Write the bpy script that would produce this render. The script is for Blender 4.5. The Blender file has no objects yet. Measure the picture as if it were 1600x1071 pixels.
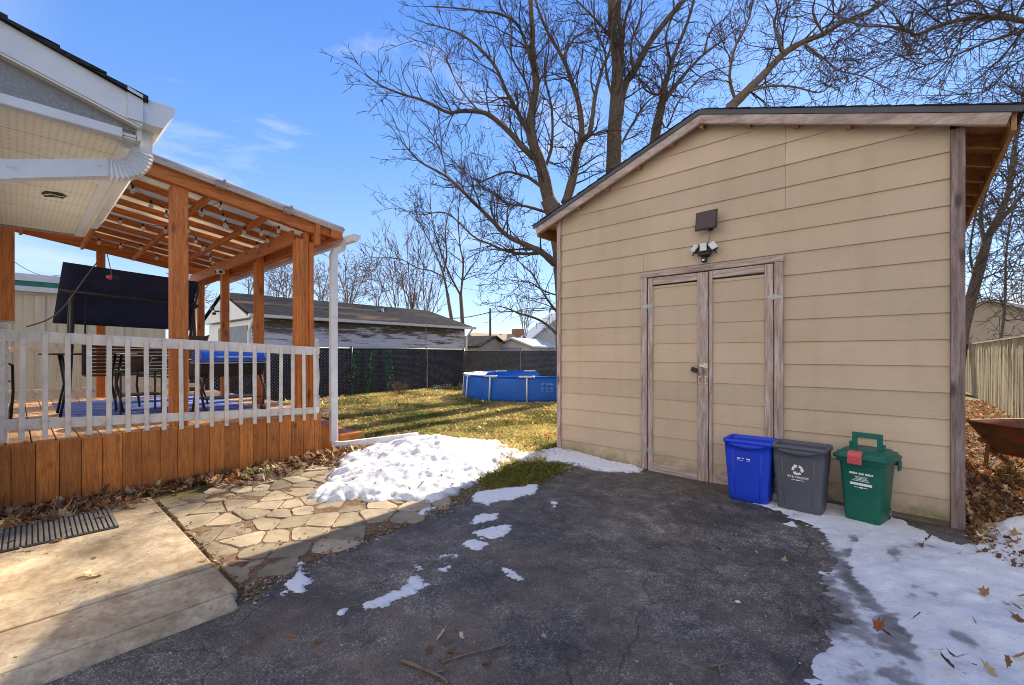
import bpy, bmesh, math, random
import numpy as np
from mathutils import Vector, Matrix, noise as mnoise
R = math.radians
random.seed(7); rng = np.random.default_rng(7)
S = bpy.context.scene
COL = S.collection

# ---------------------------------------------------------------- camera
CAM_Z = 1.33; FPX = 690.0; YAW = R(41.66); HOR = 553.0
cam = bpy.data.cameras.new('camera'); camo = bpy.data.objects.new('camera', cam); COL.objects.link(camo)
camo.location = (0, 0, CAM_Z); camo.rotation_euler = (R(90), 0, YAW)
cam.sensor_width = 36; cam.lens = FPX/1600*36; cam.shift_y = (HOR-535.5)/1600
cam.clip_start = 0.05; cam.clip_end = 2000
S.camera = camo
# ---------------------------------------------------------------- light
SUN_EL = R(34); sdx, sdy = -0.135, 1.0
sn = math.hypot(sdx, sdy); TO_SUN = Vector((sdx/sn*math.cos(SUN_EL), sdy/sn*math.cos(SUN_EL), math.sin(SUN_EL)))
sun = bpy.data.lights.new('sun', 'SUN'); sun.energy = 3.4; sun.angle = R(0.5); sun.color = (1.0, 0.86, 0.66)
suno = bpy.data.objects.new('sun', sun); COL.objects.link(suno)
suno.rotation_euler = TO_SUN.to_track_quat('Z', 'Y').to_euler(); suno.location = (-2, 12, 12)
S.view_settings.view_transform = 'Standard'; S.view_settings.look = 'None'
S.view_settings.exposure = 1.78; S.view_settings.gamma = 1.0
S.cycles.use_denoising = True; S.cycles.filter_width = 0.95
S.cycles.max_bounces = 6; S.cycles.diffuse_bounces = 4; S.cycles.transparent_max_bounces = 12
S.cycles.sample_clamp_indirect = 6
W = bpy.data.worlds.new('World'); S.world = W; W.use_nodes = True
wt = W.node_tree; wt.nodes.clear(); WN = wt.nodes.new; WL = wt.links.new
sky = WN('ShaderNodeTexSky'); sky.sky_type = 'NISHITA'; sky.sun_disc = False
sky.sun_elevation = SUN_EL; sky.sun_rotation = math.atan2(sdx, sdy)
sky.air_density = 1.0; sky.dust_density = 0.2; sky.ozone_density = 3.0; sky.altitude = 100
wtc = WN('ShaderNodeTexCoord'); wsep = WN('ShaderNodeSeparateXYZ'); WL(wtc.outputs['Generated'], wsep.inputs[0])
tint = WN('ShaderNodeMix'); tint.data_type = 'RGBA'; tint.blend_type = 'MULTIPLY'; tint.inputs['Factor'].default_value = 1.0
WL(sky.outputs[0], tint.inputs['A'])
ramp = WN('ShaderNodeValToRGB')          # the sky is a deeper blue higher up
ramp.color_ramp.elements[0].position = 0.0; ramp.color_ramp.elements[0].color = (0.80, 0.86, 1.0, 1)
ramp.color_ramp.elements[1].position = 0.62; ramp.color_ramp.elements[1].color = (0.48, 0.66, 1.0, 1)
WL(wsep.outputs['Z'], ramp.inputs[0]); WL(ramp.outputs[0], tint.inputs['B'])
# thin wisps of cloud
wmap = WN('ShaderNodeMapping'); wmap.inputs['Scale'].default_value = (1.5, 1.5, 5.0); wmap.inputs['Rotation'].default_value = (0.0, 0.05, 0.3); wmap.inputs['Location'].default_value = (0.35, 0.1, 0.6)
WL(wtc.outputs['Generated'], wmap.inputs[0])
wno = WN('ShaderNodeTexNoise'); wno.inputs['Scale'].default_value = 1.7; wno.inputs['Detail'].default_value = 7; wno.inputs['Roughness'].default_value = 0.6
wno.inputs['Distortion'].default_value = 0.4
WL(wmap.outputs[0], wno.inputs['Vector'])
wr = WN('ShaderNodeValToRGB'); wr.color_ramp.elements[0].position = 0.56; wr.color_ramp.elements[1].position = 0.86
wr.color_ramp.elements[0].color = (0, 0, 0, 1); wr.color_ramp.elements[1].color = (0.5, 0.5, 0.5, 1)
WL(wno.outputs['Fac'], wr.inputs[0])
# even out the hard brightening round the sun with a plain clear-sky gradient
grad = WN('ShaderNodeValToRGB'); ge = grad.color_ramp.elements; ge.new(0.22); ge.new(0.45)
for e_, p_, c_ in zip(ge, (0.0, 0.14, 0.38, 0.75), ((0.60, 0.71, 0.90), (0.42, 0.60, 0.90), (0.20, 0.42, 0.88), (0.07, 0.22, 0.72))): e_.position = p_; e_.color = (*c_, 1)
WL(wsep.outputs['Z'], grad.inputs[0])
gsc = WN('ShaderNodeVectorMath'); gsc.operation = 'SCALE'; gsc.inputs['Scale'].default_value = 3.0; WL(grad.outputs[0], gsc.inputs[0])
even = WN('ShaderNodeMix'); even.data_type = 'RGBA'; even.inputs['Factor'].default_value = 0.72; WL(tint.outputs['Result'], even.inputs['A']); WL(gsc.outputs[0], even.inputs['B'])
# unseen bright cloud added behind the camera, a neutral fill for the shade
north_fill = WN('ShaderNodeMapRange'); north_fill.inputs['From Min'].default_value = 0.05; north_fill.inputs['From Max'].default_value = -0.75; north_fill.inputs['To Max'].default_value = 0.85; WL(wsep.outputs['Y'], north_fill.inputs[0])
cadd = WN('ShaderNodeMath'); cadd.operation = 'MAXIMUM'; WL(wr.outputs[0], cadd.inputs[0]); WL(north_fill.outputs[0], cadd.inputs[1])
cmix = WN('ShaderNodeMix'); cmix.data_type = 'RGBA'
WL(cadd.outputs[0], cmix.inputs['Factor']); WL(even.outputs['Result'], cmix.inputs['A']); cmix.inputs['B'].default_value = (4.7, 4.4, 4.05, 1)
bg = WN('ShaderNodeBackground'); bg.inputs['Strength'].default_value = 0.10
WL(cmix.outputs['Result'], bg.inputs['Color'])
wo = WN('ShaderNodeOutputWorld'); WL(bg.outputs[0], wo.inputs[0])

# ---------------------------------------------------------------- geometry of the view: pixels of the survey photo -> points
FWD = np.array([-math.sin(YAW), math.cos(YAW), 0.0]); RGT = np.array([math.cos(YAW), math.sin(YAW), 0.0])
def ray(px, py): return FWD + RGT*((px-800)/FPX) + np.array([0, 0, (HOR-py)/FPX])
def at(px, py, D): return Vector(ray(px, py)*D) + Vector((0, 0, CAM_Z))
def gp(px, py, z=0.0):
    r = ray(px, py); k = (z-CAM_Z)/r[2]; return (r[0]*k, r[1]*k)
def onY(px, py, Y): r = ray(px, py); k = Y/r[1]; return Vector((r[0]*k, Y, CAM_Z+r[2]*k))
def onX(px, py, X): r = ray(px, py); k = X/r[0]; return Vector((X, r[1]*k, CAM_Z+r[2]*k))
def gz(x, y):
    return 0.12*np.exp(-((x+4.6)/1.8)**2-((y-3.9)/1.6)**2)

# ---------------------------------------------------------------- mesh helper
class MB:
    def __init__(s): s.v = []; s.f = []; s.c = []; s.m = []; s.cc = None; s.mi = 0
    def add(s, vs, fs):
        n = len(s.v); s.v += [tuple(v) for v in vs]
        for f in fs: s.f.append(tuple(i+n for i in f)); s.c.append(s.cc); s.m.append(s.mi)
    def box(s, a, b):
        (x0, y0, z0), (x1, y1, z1) = a, b
        x0, x1 = min(x0, x1), max(x0, x1); y0, y1 = min(y0, y1), max(y0, y1); z0, z1 = min(z0, z1), max(z0, z1)
        s.add([(x0,y0,z0),(x1,y0,z0),(x1,y1,z0),(x0,y1,z0),(x0,y0,z1),(x1,y0,z1),(x1,y1,z1),(x0,y1,z1)],
              [(3,2,1,0),(4,5,6,7),(0,1,5,4),(1,2,6,5),(2,3,7,6),(3,0,4,7)])
    def beam(s, p, q, w, h, up=(0, 0, 1), off=(0, 0)):
        p, q = Vector(p), Vector(q); d = (q-p).normalized(); u = Vector(up); r = d.cross(u).normalized(); u = r.cross(d)
        o = r*off[0]+u*off[1]
        vs = [e+o+r*(a*w/2)+u*(b*h/2) for e in (p, q) for a, b in ((-1,-1),(1,-1),(1,1),(-1,1))]
        s.add(vs, [(0,1,2,3),(7,6,5,4),(0,4,5,1),(1,5,6,2),(2,6,7,3),(3,7,4,0)])
    def tube(s, pts, rad, n=6, cap=True):
        pts = [Vector(p) for p in pts]
        if not hasattr(rad, '__len__'): rad = [rad]*len(pts)
        base = len(s.v); ref = None; L = len(pts)
        for i, p in enumerate(pts):
            d = (pts[min(i+1, L-1)]-pts[max(i-1, 0)])
            d = d.normalized() if d.length > 1e-9 else Vector((0, 0, 1))
            if ref is None:
                ref = Vector((1, 0, 0)) if abs(d.x) < 0.9 else Vector((0, 1, 0))
            a = (ref-d*ref.dot(d)).normalized(); b = d.cross(a); ref = a
            for k in range(n):
                t = 2*math.pi*k/n; s.v.append(tuple(p+(a*math.cos(t)+b*math.sin(t))*rad[i]))
        for i in range(L-1):
            for k in range(n):
                k2 = (k+1) % n; s.f.append((base+i*n+k, base+i*n+k2, base+(i+1)*n+k2, base+(i+1)*n+k)); s.c.append(s.cc); s.m.append(s.mi)
        if cap:
            s.f.append(tuple(base+k for k in reversed(range(n)))); s.c.append(s.cc); s.m.append(s.mi)
            s.f.append(tuple(base+(L-1)*n+k for k in range(n))); s.c.append(s.cc); s.m.append(s.mi)
    def prism(s, poly, axis, a, b):   # poly: list of 2-tuples in the two other axes
        def P(u, v, w): return {'x': (w, u, v), 'y': (u, w, v), 'z': (u, v, w)}[axis]
        n = len(poly); s.add([P(u, v, a) for u, v in poly]+[P(u, v, b) for u, v in poly],
              [tuple(range(n))[::-1], tuple(range(n, 2*n))]+[(i, (i+1) % n, n+(i+1) % n, n+i) for i in range(n)])
    def sweep(s, prof, pts, ups, closed=True, cap=True):   # prof in (r,u)
        base = len(s.v); n = len(prof); L = len(pts)
        for i, p in enumerate(pts):
            p = Vector(p); d = (Vector(pts[min(i+1, L-1)])-Vector(pts[max(i-1, 0)])).normalized()
            u = Vector(ups[i] if hasattr(ups[0], '__len__') else ups)
            r = d.cross(u).normalized(); u = r.cross(d)
            pr = prof[i] if isinstance(prof[0][0], tuple) else prof
            for a, b in pr: s.v.append(tuple(p+r*a+u*b))
        if isinstance(prof[0][0], tuple): n = len(prof[0])
        for i in range(L-1):
            for k in range(n if closed else n-1):
                k2 = (k+1) % n; s.f.append((base+i*n+k, base+i*n+k2, base+(i+1)*n+k2, base+(i+1)*n+k)); s.c.append(s.cc); s.m.append(s.mi)
        if cap and closed:
            s.f.append(tuple(base+k for k in reversed(range(n)))); s.c.append(s.cc); s.m.append(s.mi)
            s.f.append(tuple(base+(L-1)*n+k for k in range(n))); s.c.append(s.cc); s.m.append(s.mi)
    def build(s, name, mat, parent=None, smooth=False, bevel=0, seg=1, xf=None, subsurf=0, solid=0):
        me = bpy.data.meshes.new(name)
        v = s.v
        if xf is not None: v = [tuple(xf @ Vector(q)) for q in v]
        me.from_pydata(v, [], s.f); me.update()
        for m in (mat if isinstance(mat, (list, tuple)) else [mat]): me.materials.append(m)
        if isinstance(mat, (list, tuple)): me.polygons.foreach_set('material_index', s.m)
        if any(c is not None for c in s.c):
            ca = me.color_attributes.new('tone', 'FLOAT_COLOR', 'CORNER'); arr = []
            for f, c in zip(s.f, s.c):
                c = c if c is not None else (0.5, 0.5, 0.5); arr += list((c[0], c[1], c[2], 1.0))*len(f)
            ca.data.foreach_set('color', arr)
        if smooth: me.polygons.foreach_set('use_smooth', [True]*len(me.polygons))
        o = bpy.data.objects.new(name, me); COL.objects.link(o)
        if parent: o.parent = parent
        bm = bmesh.new(); bm.from_mesh(me); bmesh.ops.recalc_face_normals(bm, faces=bm.faces); bm.to_mesh(me); bm.free()
        if solid:
            md = o.modifiers.new('solid', 'SOLIDIFY'); md.thickness = solid; md.offset = 0
        if bevel:
            md = o.modifiers.new('bevel', 'BEVEL'); md.width = bevel; md.segments = seg; md.limit_method = 'ANGLE'; md.angle_limit = R(40)
        if subsurf:
            md = o.modifiers.new('sub', 'SUBSURF'); md.levels = subsurf; md.render_levels = subsurf
        return o
def tag(o, label=None, cat=None, group=None, kind=None):
    if label: o['label'] = label
    if cat: o['category'] = cat
    if group: o['group'] = group
    if kind: o['kind'] = kind
    return o
def thing(name, label, cat, loc=(0, 0, 0), group=None, rz=0):
    o = bpy.data.objects.new(name, None); COL.objects.link(o); o.location = loc; o.rotation_euler = (0, 0, rz); o.empty_display_size = 0.1
    return tag(o, label, cat, group)
def local(o, xf_objs):  # keep world-space meshes in place under an empty that is not at the origin
    inv = Matrix.Translation(o.location) @ Matrix.Rotation(o.rotation_euler.z, 4, 'Z')
    inv.invert()
    for c in xf_objs: c.matrix_parent_inverse = inv
def copy_tree(o, parent=None):
    c = o.copy(); COL.objects.link(c)
    if parent: c.parent = parent
    for ch in [x for x in bpy.data.objects if x.parent == o and x != c]: copy_tree(ch, c)
    return c

# ---------------------------------------------------------------- materials
def nodes(name):
    m = bpy.data.materials.new(name); m.use_nodes = True; nt = m.node_tree; nt.nodes.clear()
    b = nt.nodes.new('ShaderNodeBsdfPrincipled'); o = nt.nodes.new('ShaderNodeOutputMaterial'); nt.links.new(b.outputs[0], o.inputs[0])
    return m, nt, b
def rampn(nt, src, cols):
    r = nt.nodes.new('ShaderNodeValToRGB'); e = r.color_ramp.elements
    while len(e) < len(cols): e.new(0.5)
    for x, (p, c) in zip(e, cols): x.position = p; x.color = (*c, 1) if len(c) == 3 else c
    nt.links.new(src, r.inputs[0]); return r.outputs[0]
def noisen(nt, scale, stretch=(1, 1, 1), detail=5, rough=0.55, dist=0.0, coord='Object', kind='noise', loc=(0, 0, 0)):
    tc = nt.nodes.new('ShaderNodeTexCoord'); mp = nt.nodes.new('ShaderNodeMapping'); mp.inputs['Scale'].default_value = stretch
    mp.inputs['Location'].default_value = loc
    if coord == 'World':
        g = nt.nodes.new('ShaderNodeNewGeometry'); nt.links.new(g.outputs['Position'], mp.inputs[0])
    else: nt.links.new(tc.outputs[coord], mp.inputs[0])
    if kind == 'noise':
        n = nt.nodes.new('ShaderNodeTexNoise'); n.inputs['Detail'].default_value = detail; n.inputs['Roughness'].default_value = rough; n.inputs['Distortion'].default_value = dist
        out = n.outputs['Fac']
    else:
        n = nt.nodes.new('ShaderNodeTexVoronoi'); n.feature = 'DISTANCE_TO_EDGE' if kind == 'edge' else 'F1'; out = n.outputs['Distance']
    n.inputs['Scale'].default_value = scale; nt.links.new(mp.outputs[0], n.inputs['Vector'])
    return out, n
def mixn(nt, a, b, fac, mode='MIX'):
    m = nt.nodes.new('ShaderNodeMix'); m.data_type = 'RGBA'; m.blend_type = mode
    for k, x in (('A', a), ('B', b), ('Factor', fac)):
        if hasattr(x, 'links'): nt.links.new(x, m.inputs[k])
        elif k == 'Factor': m.inputs[k].default_value = x
        else: m.inputs[k].default_value = (*x, 1)
    return m.outputs['Result']
def mathn(nt, op, a, b=0.0, clamp=False):
    m = nt.nodes.new('ShaderNodeMath'); m.operation = op; m.use_clamp = clamp
    for i, x in enumerate((a, b)):
        if hasattr(x, 'links'): nt.links.new(x, m.inputs[i])
        else: m.inputs[i].default_value = x
    return m.outputs[0]
def islandn(nt, lo, hi):
    g = nt.nodes.new('ShaderNodeNewGeometry'); r = nt.nodes.new('ShaderNodeMapRange'); nt.links.new(g.outputs['Random Per Island'], r.inputs[0])
    r.inputs['To Min'].default_value = lo; r.inputs['To Max'].default_value = hi; return r.outputs[0]
def graycol(nt, v):
    c = nt.nodes.new('ShaderNodeCombineColor'); 
    for i in range(3): nt.links.new(v, c.inputs[i])
    return c.outputs[0]
def bumpn(nt, b, h, strength, dist=0.01):
    n = nt.nodes.new('ShaderNodeBump'); n.inputs['Strength'].default_value = strength; n.inputs['Distance'].default_value = dist
    nt.links.new(h, n.inputs['Height']); nt.links.new(n.outputs[0], b.inputs['Normal'])
def pm(name, cols, scale=4, stretch=(1, 1, 1), rough=0.7, bump=0.3, bs=None, bdist=0.004, metal=0.0, island=None, coord='Object', detail=6, spots=None, attr=False, spec=None, coat=0, dirt=None, dist=0.0, fine=None):
    m, nt, b = nodes(name)
    n, _ = noisen(nt, scale, stretch, detail, 0.6, dist, coord)
    c = rampn(nt, n, cols)
    if attr:
        a = nt.nodes.new('ShaderNodeVertexColor'); a.layer_name = 'tone'; c = mixn(nt, c, a.outputs[0], 1.0, 'MULTIPLY')
    if spots:   # knots: (scale, stretch, radius, colour)
        v, _ = noisen(nt, spots[0], spots[1], kind='f1', coord=coord)
        k = rampn(nt, v, [(spots[2]*0.35, (1, 1, 1)), (spots[2], (0, 0, 0))]); c = mixn(nt, c, spots[3], mathn(nt, 'MULTIPLY', k, 0.75))
    if fine:
        g2, _ = noisen(nt, scale*fine[0], stretch, 5, 0.7, 0.3, coord, loc=(2, 5, 1)); c = mixn(nt, c, rampn(nt, g2, [(0.32, (fine[1],)*3), (0.5, (1, 1, 1)), (0.70, (fine[2],)*3)]), 1.0, 'MULTIPLY')
    if dirt:    # (scale, lo, hi, colour, amount, stretch)
        d, _ = noisen(nt, dirt[0], dirt[5] if len(dirt) > 5 else (1, 1, 1), 7, 0.65, coord=coord, loc=(3.1, 7.7, 1.3))
        k = rampn(nt, d, [(dirt[1], (0, 0, 0)), (dirt[2], (1, 1, 1))]); c = mixn(nt, c, dirt[3], mathn(nt, 'MULTIPLY', k, dirt[4]))
    if island: c = mixn(nt, c, graycol(nt, islandn(nt, *island)), 1.0, 'MULTIPLY')
    nt.links.new(c, b.inputs['Base Color'])
    b.inputs['Roughness'].default_value = rough; b.inputs['Metallic'].default_value = metal
    if spec is not None: b.inputs['Specular IOR Level'].default_value = spec
    if coat: b.inputs['Coat Weight'].default_value = coat
    if bump:
        h, _ = noisen(nt, bs or scale*4, stretch, 6, 0.65, coord=coord); bumpn(nt, b, h, bump, bdist)
    return m
def wood(name, dark, mid, light, ax, scale=1.0, rough=0.6, spots=True, isl=(0.8, 1.15), bump=0.35, dirt=None):
    st = {'x': (1.0, 14, 14), 'y': (14, 1.0, 14), 'z': (14, 14, 1.0)}[ax]
    sp = {'x': (2.2, 7, 7), 'y': (7, 2.2, 7), 'z': (7, 7, 2.2)}[ax]
    return pm(name, [(0.25, dark), (0.5, mid), (0.75, light)], 2.2*scale, st, rough, bump, 9*scale, 0.003, island=isl, coord='World', dist=0.6,
              spots=(1.0, sp, 0.20, tuple(x*0.18 for x in dark)) if spots else None, dirt=dirt, fine=(3.4, 0.62, 1.25))
OR = ((0.32, 0.080, 0.012), (0.49, 0.145, 0.022), (0.59, 0.205, 0.036))
M = {}
for ax in 'xyz':
    M['cedar_'+ax] = wood('stained cedar '+ax, *OR, ax, dirt=(1.5, 0.5, 0.85, (0.20, 0.07, 0.02), 0.4))
    M['weath_'+ax] = wood('weathered wood '+ax, (0.17, 0.115, 0.095), (0.37, 0.29, 0.26), (0.56, 0.47, 0.44), ax, 1.3, 0.85, dirt=(3.0, 0.5, 0.8, (0.44, 0.27, 0.17), 0.35))
M['raft'] = wood('rafter wood', (0.22, 0.09, 0.035), (0.36, 0.17, 0.07), (0.45, 0.24, 0.11), 'y')
M['raft_x'] = wood('rafter wood x', (0.22, 0.09, 0.035), (0.36, 0.17, 0.07), (0.45, 0.24, 0.11), 'x')
def skirtmat():
    m = pm('cedar skirt boards', [(0.25, (0.42, 0.115, 0.018)), (0.5, (0.60, 0.195, 0.03)), (0.78, (0.73, 0.29, 0.06))], 2.2, (14, 14, 1.0), 0.62, 0.35, 20, 0.003,
           island=(0.66, 1.2), coord='World', dist=0.8, fine=(3.2, 0.6, 1.3), spots=(1.0, (6, 6, 3.2), 0.17, (0.07, 0.025, 0.01)),
           dirt=(1.8, 0.45, 0.8, (0.17, 0.07, 0.03), 0.5, (1, 1, 2)))
    return m
M['skirt'] = skirtmat()
M['deck'] = wood('deck boards', (0.33, 0.17, 0.08), (0.48, 0.27, 0.13), (0.60, 0.38, 0.20), 'y', 1.0, 0.7)
M['rail'] = pm('rail paint', [(0.3, (0.60, 0.545, 0.46)), (0.7, (0.80, 0.745, 0.65))], 6, (1, 1, 1), 0.55, 0.25, 60, dirt=(14, 0.55, 0.75, (0.30, 0.26, 0.2), 0.5), island=(0.9, 1.08))
M['white'] = pm('white aluminium', [(0.3, (0.66, 0.66, 0.67)), (0.7, (0.78, 0.78, 0.78))], 5, (1, 1, 1), 0.4, 0.08, 30, dirt=(5, 0.55, 0.85, (0.42, 0.36, 0.28), 0.45), coord='World')
M['cream'] = pm('cream soffit', [(0.3, (0.72, 0.66, 0.52)), (0.7, (0.82, 0.77, 0.64))], 3, (1, 1, 1), 0.5, 0.05, 30, dirt=(4, 0.5, 0.8, (0.5, 0.40, 0.25), 0.35), coord='World')
M['graytrim'] = pm('grey textured frieze', [(0.3, (0.22, 0.22, 0.23)), (0.7, (0.33, 0.33, 0.33))], 80, rough=0.9, bump=0.3)
def siding(name, c0, c1, ax='x', moss=True):
    m, nt, b = nodes(name)
    n, _ = noisen(nt, 1.3, (1, 1, 1), 5, 0.6, 0.0, 'World'); c = rampn(nt, n, [(0.3, c0), (0.7, c1)])
    g, _ = noisen(nt, 6, (1.2, 18, 18) if ax == 'x' else (18, 1.2, 18), 8, 0.7, 0.5, 'World')
    c = mixn(nt, c, tuple(x*0.78 for x in c0), mathn(nt, 'MULTIPLY', rampn(nt, g, [(0.45, (0, 0, 0)), (0.75, (1, 1, 1))]), 0.35))
    st, _ = noisen(nt, 2.0, (3.5, 3.5, 0.35), 6, 0.6, 0, 'World', loc=(5, 1, 2))     # runs and stains
    c = mixn(nt, c, (0.28, 0.19, 0.11), mathn(nt, 'MULTIPLY', rampn(nt, st, [(0.50, (0, 0, 0)), (0.78, (1, 1, 1))]), 0.18))
    if moss:      # algae grows on the lowest boards
        geo = nt.nodes.new('ShaderNodeNewGeometry'); sp = nt.nodes.new('ShaderNodeSeparateXYZ'); nt.links.new(geo.outputs['Position'], sp.inputs[0])
        zf = mathn(nt, 'DIVIDE', mathn(nt, 'SUBTRACT', 0.27, sp.outputs['Z']), 0.20, True)
        mn, _ = noisen(nt, 3.0, (1, 1, 1), 6, 0.7, 0, 'World', loc=(1, 2, 3))
        f = mathn(nt, 'MULTIPLY', zf, rampn(nt, mn, [(0.38, (0, 0, 0)), (0.62, (1, 1, 1))])); c = mixn(nt, c, (0.10, 0.11, 0.025), mathn(nt, 'MULTIPLY', f, 0.85))
    c = mixn(nt, c, graycol(nt, islandn(nt, 0.90, 1.06)), 1.0, 'MULTIPLY')
    nt.links.new(c, b.inputs['Base Color']); b.inputs['Roughness'].default_value = 0.62
    bumpn(nt, b, g, 0.45, 0.002); return m
M['siding'] = siding('tan lap siding', (0.485, 0.37, 0.255), (0.565, 0.44, 0.32))
M['siding_y'] = siding('tan lap siding side', (0.52, 0.36, 0.19), (0.60, 0.43, 0.245), 'y')
M['dark'] = pm('dark gap', [(0, (0.02, 0.017, 0.015)), (1, (0.03, 0.026, 0.022))], 5, bump=0)
M['drip'] = pm('dark metal drip edge', [(0.3, (0.035, 0.04, 0.055)), (0.7, (0.06, 0.065, 0.085))], 4, rough=0.4, bump=0.1, metal=0.2)
def shingle(name, c0, c1, ax='x', wear=None):
    m, nt, b = nodes(name)
    tc = nt.nodes.new('ShaderNodeNewGeometry'); sp = nt.nodes.new('ShaderNodeSeparateXYZ'); nt.links.new(tc.outputs['Position'], sp.inputs[0])
    cb = nt.nodes.new('ShaderNodeCombineXYZ'); nt.links.new(sp.outputs['Y' if ax == 'y' else 'X'], cb.inputs[0])
    nt.links.new(mathn(nt, 'MULTIPLY', sp.outputs['Z'], 2.6), cb.inputs[1])
    br = nt.nodes.new('ShaderNodeTexBrick'); br.inputs['Scale'].default_value = 1.0; br.inputs['Brick Width'].default_value = 0.3; br.inputs['Row Height'].default_value = 0.14
    br.inputs['Mortar Size'].default_value = 0.008; br.inputs['Color1'].default_value = (*c0, 1); br.inputs['Color2'].default_value = (*c1, 1); br.inputs['Mortar'].default_value = (0.01, 0.01, 0.01, 1)
    nt.links.new(cb.outputs[0], br.inputs['Vector']); c = br.outputs['Color']
    n, _ = noisen(nt, 60, detail=4, coord='World'); c = mixn(nt, c, rampn(nt, n, [(0.3, (0.6, 0.6, 0.6)), (0.7, (1.3, 1.3, 1.3))]), 1.0, 'MULTIPLY')
    if wear:
        w, _ = noisen(nt, 0.9, wear[1], 5, 0.6, 0.5, 'World'); c = mixn(nt, c, wear[0], mathn(nt, 'MULTIPLY', rampn(nt, w, [(0.55, (0, 0, 0)), (0.66, (1, 1, 1))]), 0.85))
    nt.links.new(c, b.inputs['Base Color']); b.inputs['Roughness'].default_value = 0.95; b.inputs['Specular IOR Level'].default_value = 0.1; bumpn(nt, b, br.outputs['Fac'], 0.6, -0.006); return m
M['shingle'] = shingle('dark shingles', (0.03, 0.03, 0.036), (0.05, 0.05, 0.056))
M['shingle_y'] = shingle('worn dark shingles', (0.009, 0.010, 0.017), (0.020, 0.022, 0.032), 'y', ((0.12, 0.085, 0.055), (0.6, 0.16, 2.2)))
M['asph_roof'] = shingle('black house shingles', (0.03, 0.03, 0.033), (0.055, 0.053, 0.05))
def plastic(name, c, rough=0.45, scuff=0.35):
    return pm(name, [(0.3, tuple(x*0.9 for x in c)), (0.7, c)], 3, rough=rough, bump=0.12, bs=160, bdist=0.001, dirt=(9, 0.6, 0.8, tuple(min(1, x*1.6+0.08) for x in c), scuff), spec=0.4)
M['blue_bin'] = plastic('blue bin plastic', (0.012, 0.055, 0.62)); M['grey_bin'] = plastic('grey bin plastic', (0.095, 0.10, 0.125))
M['green_bin'] = plastic('green bin plastic', (0.005, 0.115, 0.075)); M['handle_green'] = plastic('teal handle', (0.006, 0.14, 0.11))
M['red_latch'] = plastic('red latch', (0.62, 0.10, 0.11)); M['bwhite'] = pm('printed white', [(0, (0.7, 0.7, 0.72)), (1, (0.8, 0.8, 0.82))], 30, rough=0.5, bump=0)
M['black'] = plastic('black plastic', (0.018, 0.018, 0.02)); M['rubber'] = pm('rubber', [(0.3, (0.02, 0.02, 0.02)), (0.7, (0.04, 0.038, 0.036))], 20, rough=0.85)
M['lens'] = pm('frosted lens', [(0.3, (0.62, 0.63, 0.62)), (0.7, (0.72, 0.73, 0.72))], 8, rough=0.3, bump=0.05)
M['panel'] = pm('solar cells', [(0.3, (0.035, 0.012, 0.014)), (0.7, (0.055, 0.022, 0.022))], 10, (1, 1, 12), rough=0.35, bump=0.05)
M['steel'] = pm('galvanised steel', [(0.3, (0.33, 0.35, 0.37)), (0.7, (0.5, 0.52, 0.54))], 30, rough=0.45, bump=0.1, metal=0.7)
M['brass'] = pm('pale brass', [(0.3, (0.62, 0.55, 0.36)), (0.7, (0.75, 0.7, 0.52))], 30, rough=0.4, bump=0.1, metal=0.5)
M['fabric'] = pm('navy canopy fabric', [(0.3, (0.014, 0.018, 0.045)), (0.7, (0.024, 0.030, 0.068))], 5, (1, 1, 2), rough=0.9, bump=0.4, bs=20)
M['frame'] = pm('dark powder coated metal', [(0.3, (0.012, 0.011, 0.012)), (0.7, (0.03, 0.027, 0.026))], 12, rough=0.5, bump=0.1)
M['wicker'] = pm('brown slat wood', [(0.3, (0.05, 0.025, 0.015)), (0.7, (0.11, 0.06, 0.035))], 12, (1, 1, 4), rough=0.7)
M['blue_lid'] = pm('blue enamel lid', [(0.3, (0.005, 0.06, 0.42)), (0.7, (0.008, 0.09, 0.55))], 4, rough=0.25, bump=0.03, coat=0.5)
def rugm():
    m, nt, b = nodes('striped rug'); w = nt.nodes.new('ShaderNodeTexWave'); g = nt.nodes.new('ShaderNodeNewGeometry')
    w.bands_direction = 'X'; w.inputs['Scale'].default_value = 1.9; w.inputs['Distortion'].default_value = 1.5; w.inputs['Detail'].default_value = 3
    nt.links.new(g.outputs['Position'], w.inputs['Vector'])
    nt.links.new(rampn(nt, w.outputs['Fac'], [(0.4, (0.03, 0.05, 0.27)), (0.55, (0.6, 0.62, 0.72)), (0.7, (0.10, 0.16, 0.45))]), b.inputs['Base Color']); b.inputs['Roughness'].default_value = 0.9
    return m
M['rug'] = rugm()
def roofpanel():
    m, nt, b = nodes('translucent roof sheet'); b.inputs['Base Color'].default_value = (0.60, 0.50, 0.36, 1); b.inputs['Roughness'].default_value = 0.8; b.inputs['Specular IOR Level'].default_value = 0.1
    t = nt.nodes.new('ShaderNodeBsdfTranslucent'); t.inputs[0].default_value = (0.46, 0.37, 0.25, 1)
    mx = nt.nodes.new('ShaderNodeMixShader'); mx.inputs[0].default_value = 0.42
    nt.links.new(b.outputs[0], mx.inputs[1]); nt.links.new(t.outputs[0], mx.inputs[2]); nt.links.new(mx.outputs[0], [n for n in nt.nodes if n.type == 'OUTPUT_MATERIAL'][0].inputs[0])
    return m
M['sheet'] = roofpanel()
def glass():
    m, nt, b = nodes('bulb glass'); b.inputs['Base Color'].default_value = (0.85, 0.85, 0.85, 1); b.inputs['Roughness'].default_value = 0.12; b.inputs['Transmission Weight'].default_value = 0.55; return m
M['bulb'] = glass()
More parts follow.
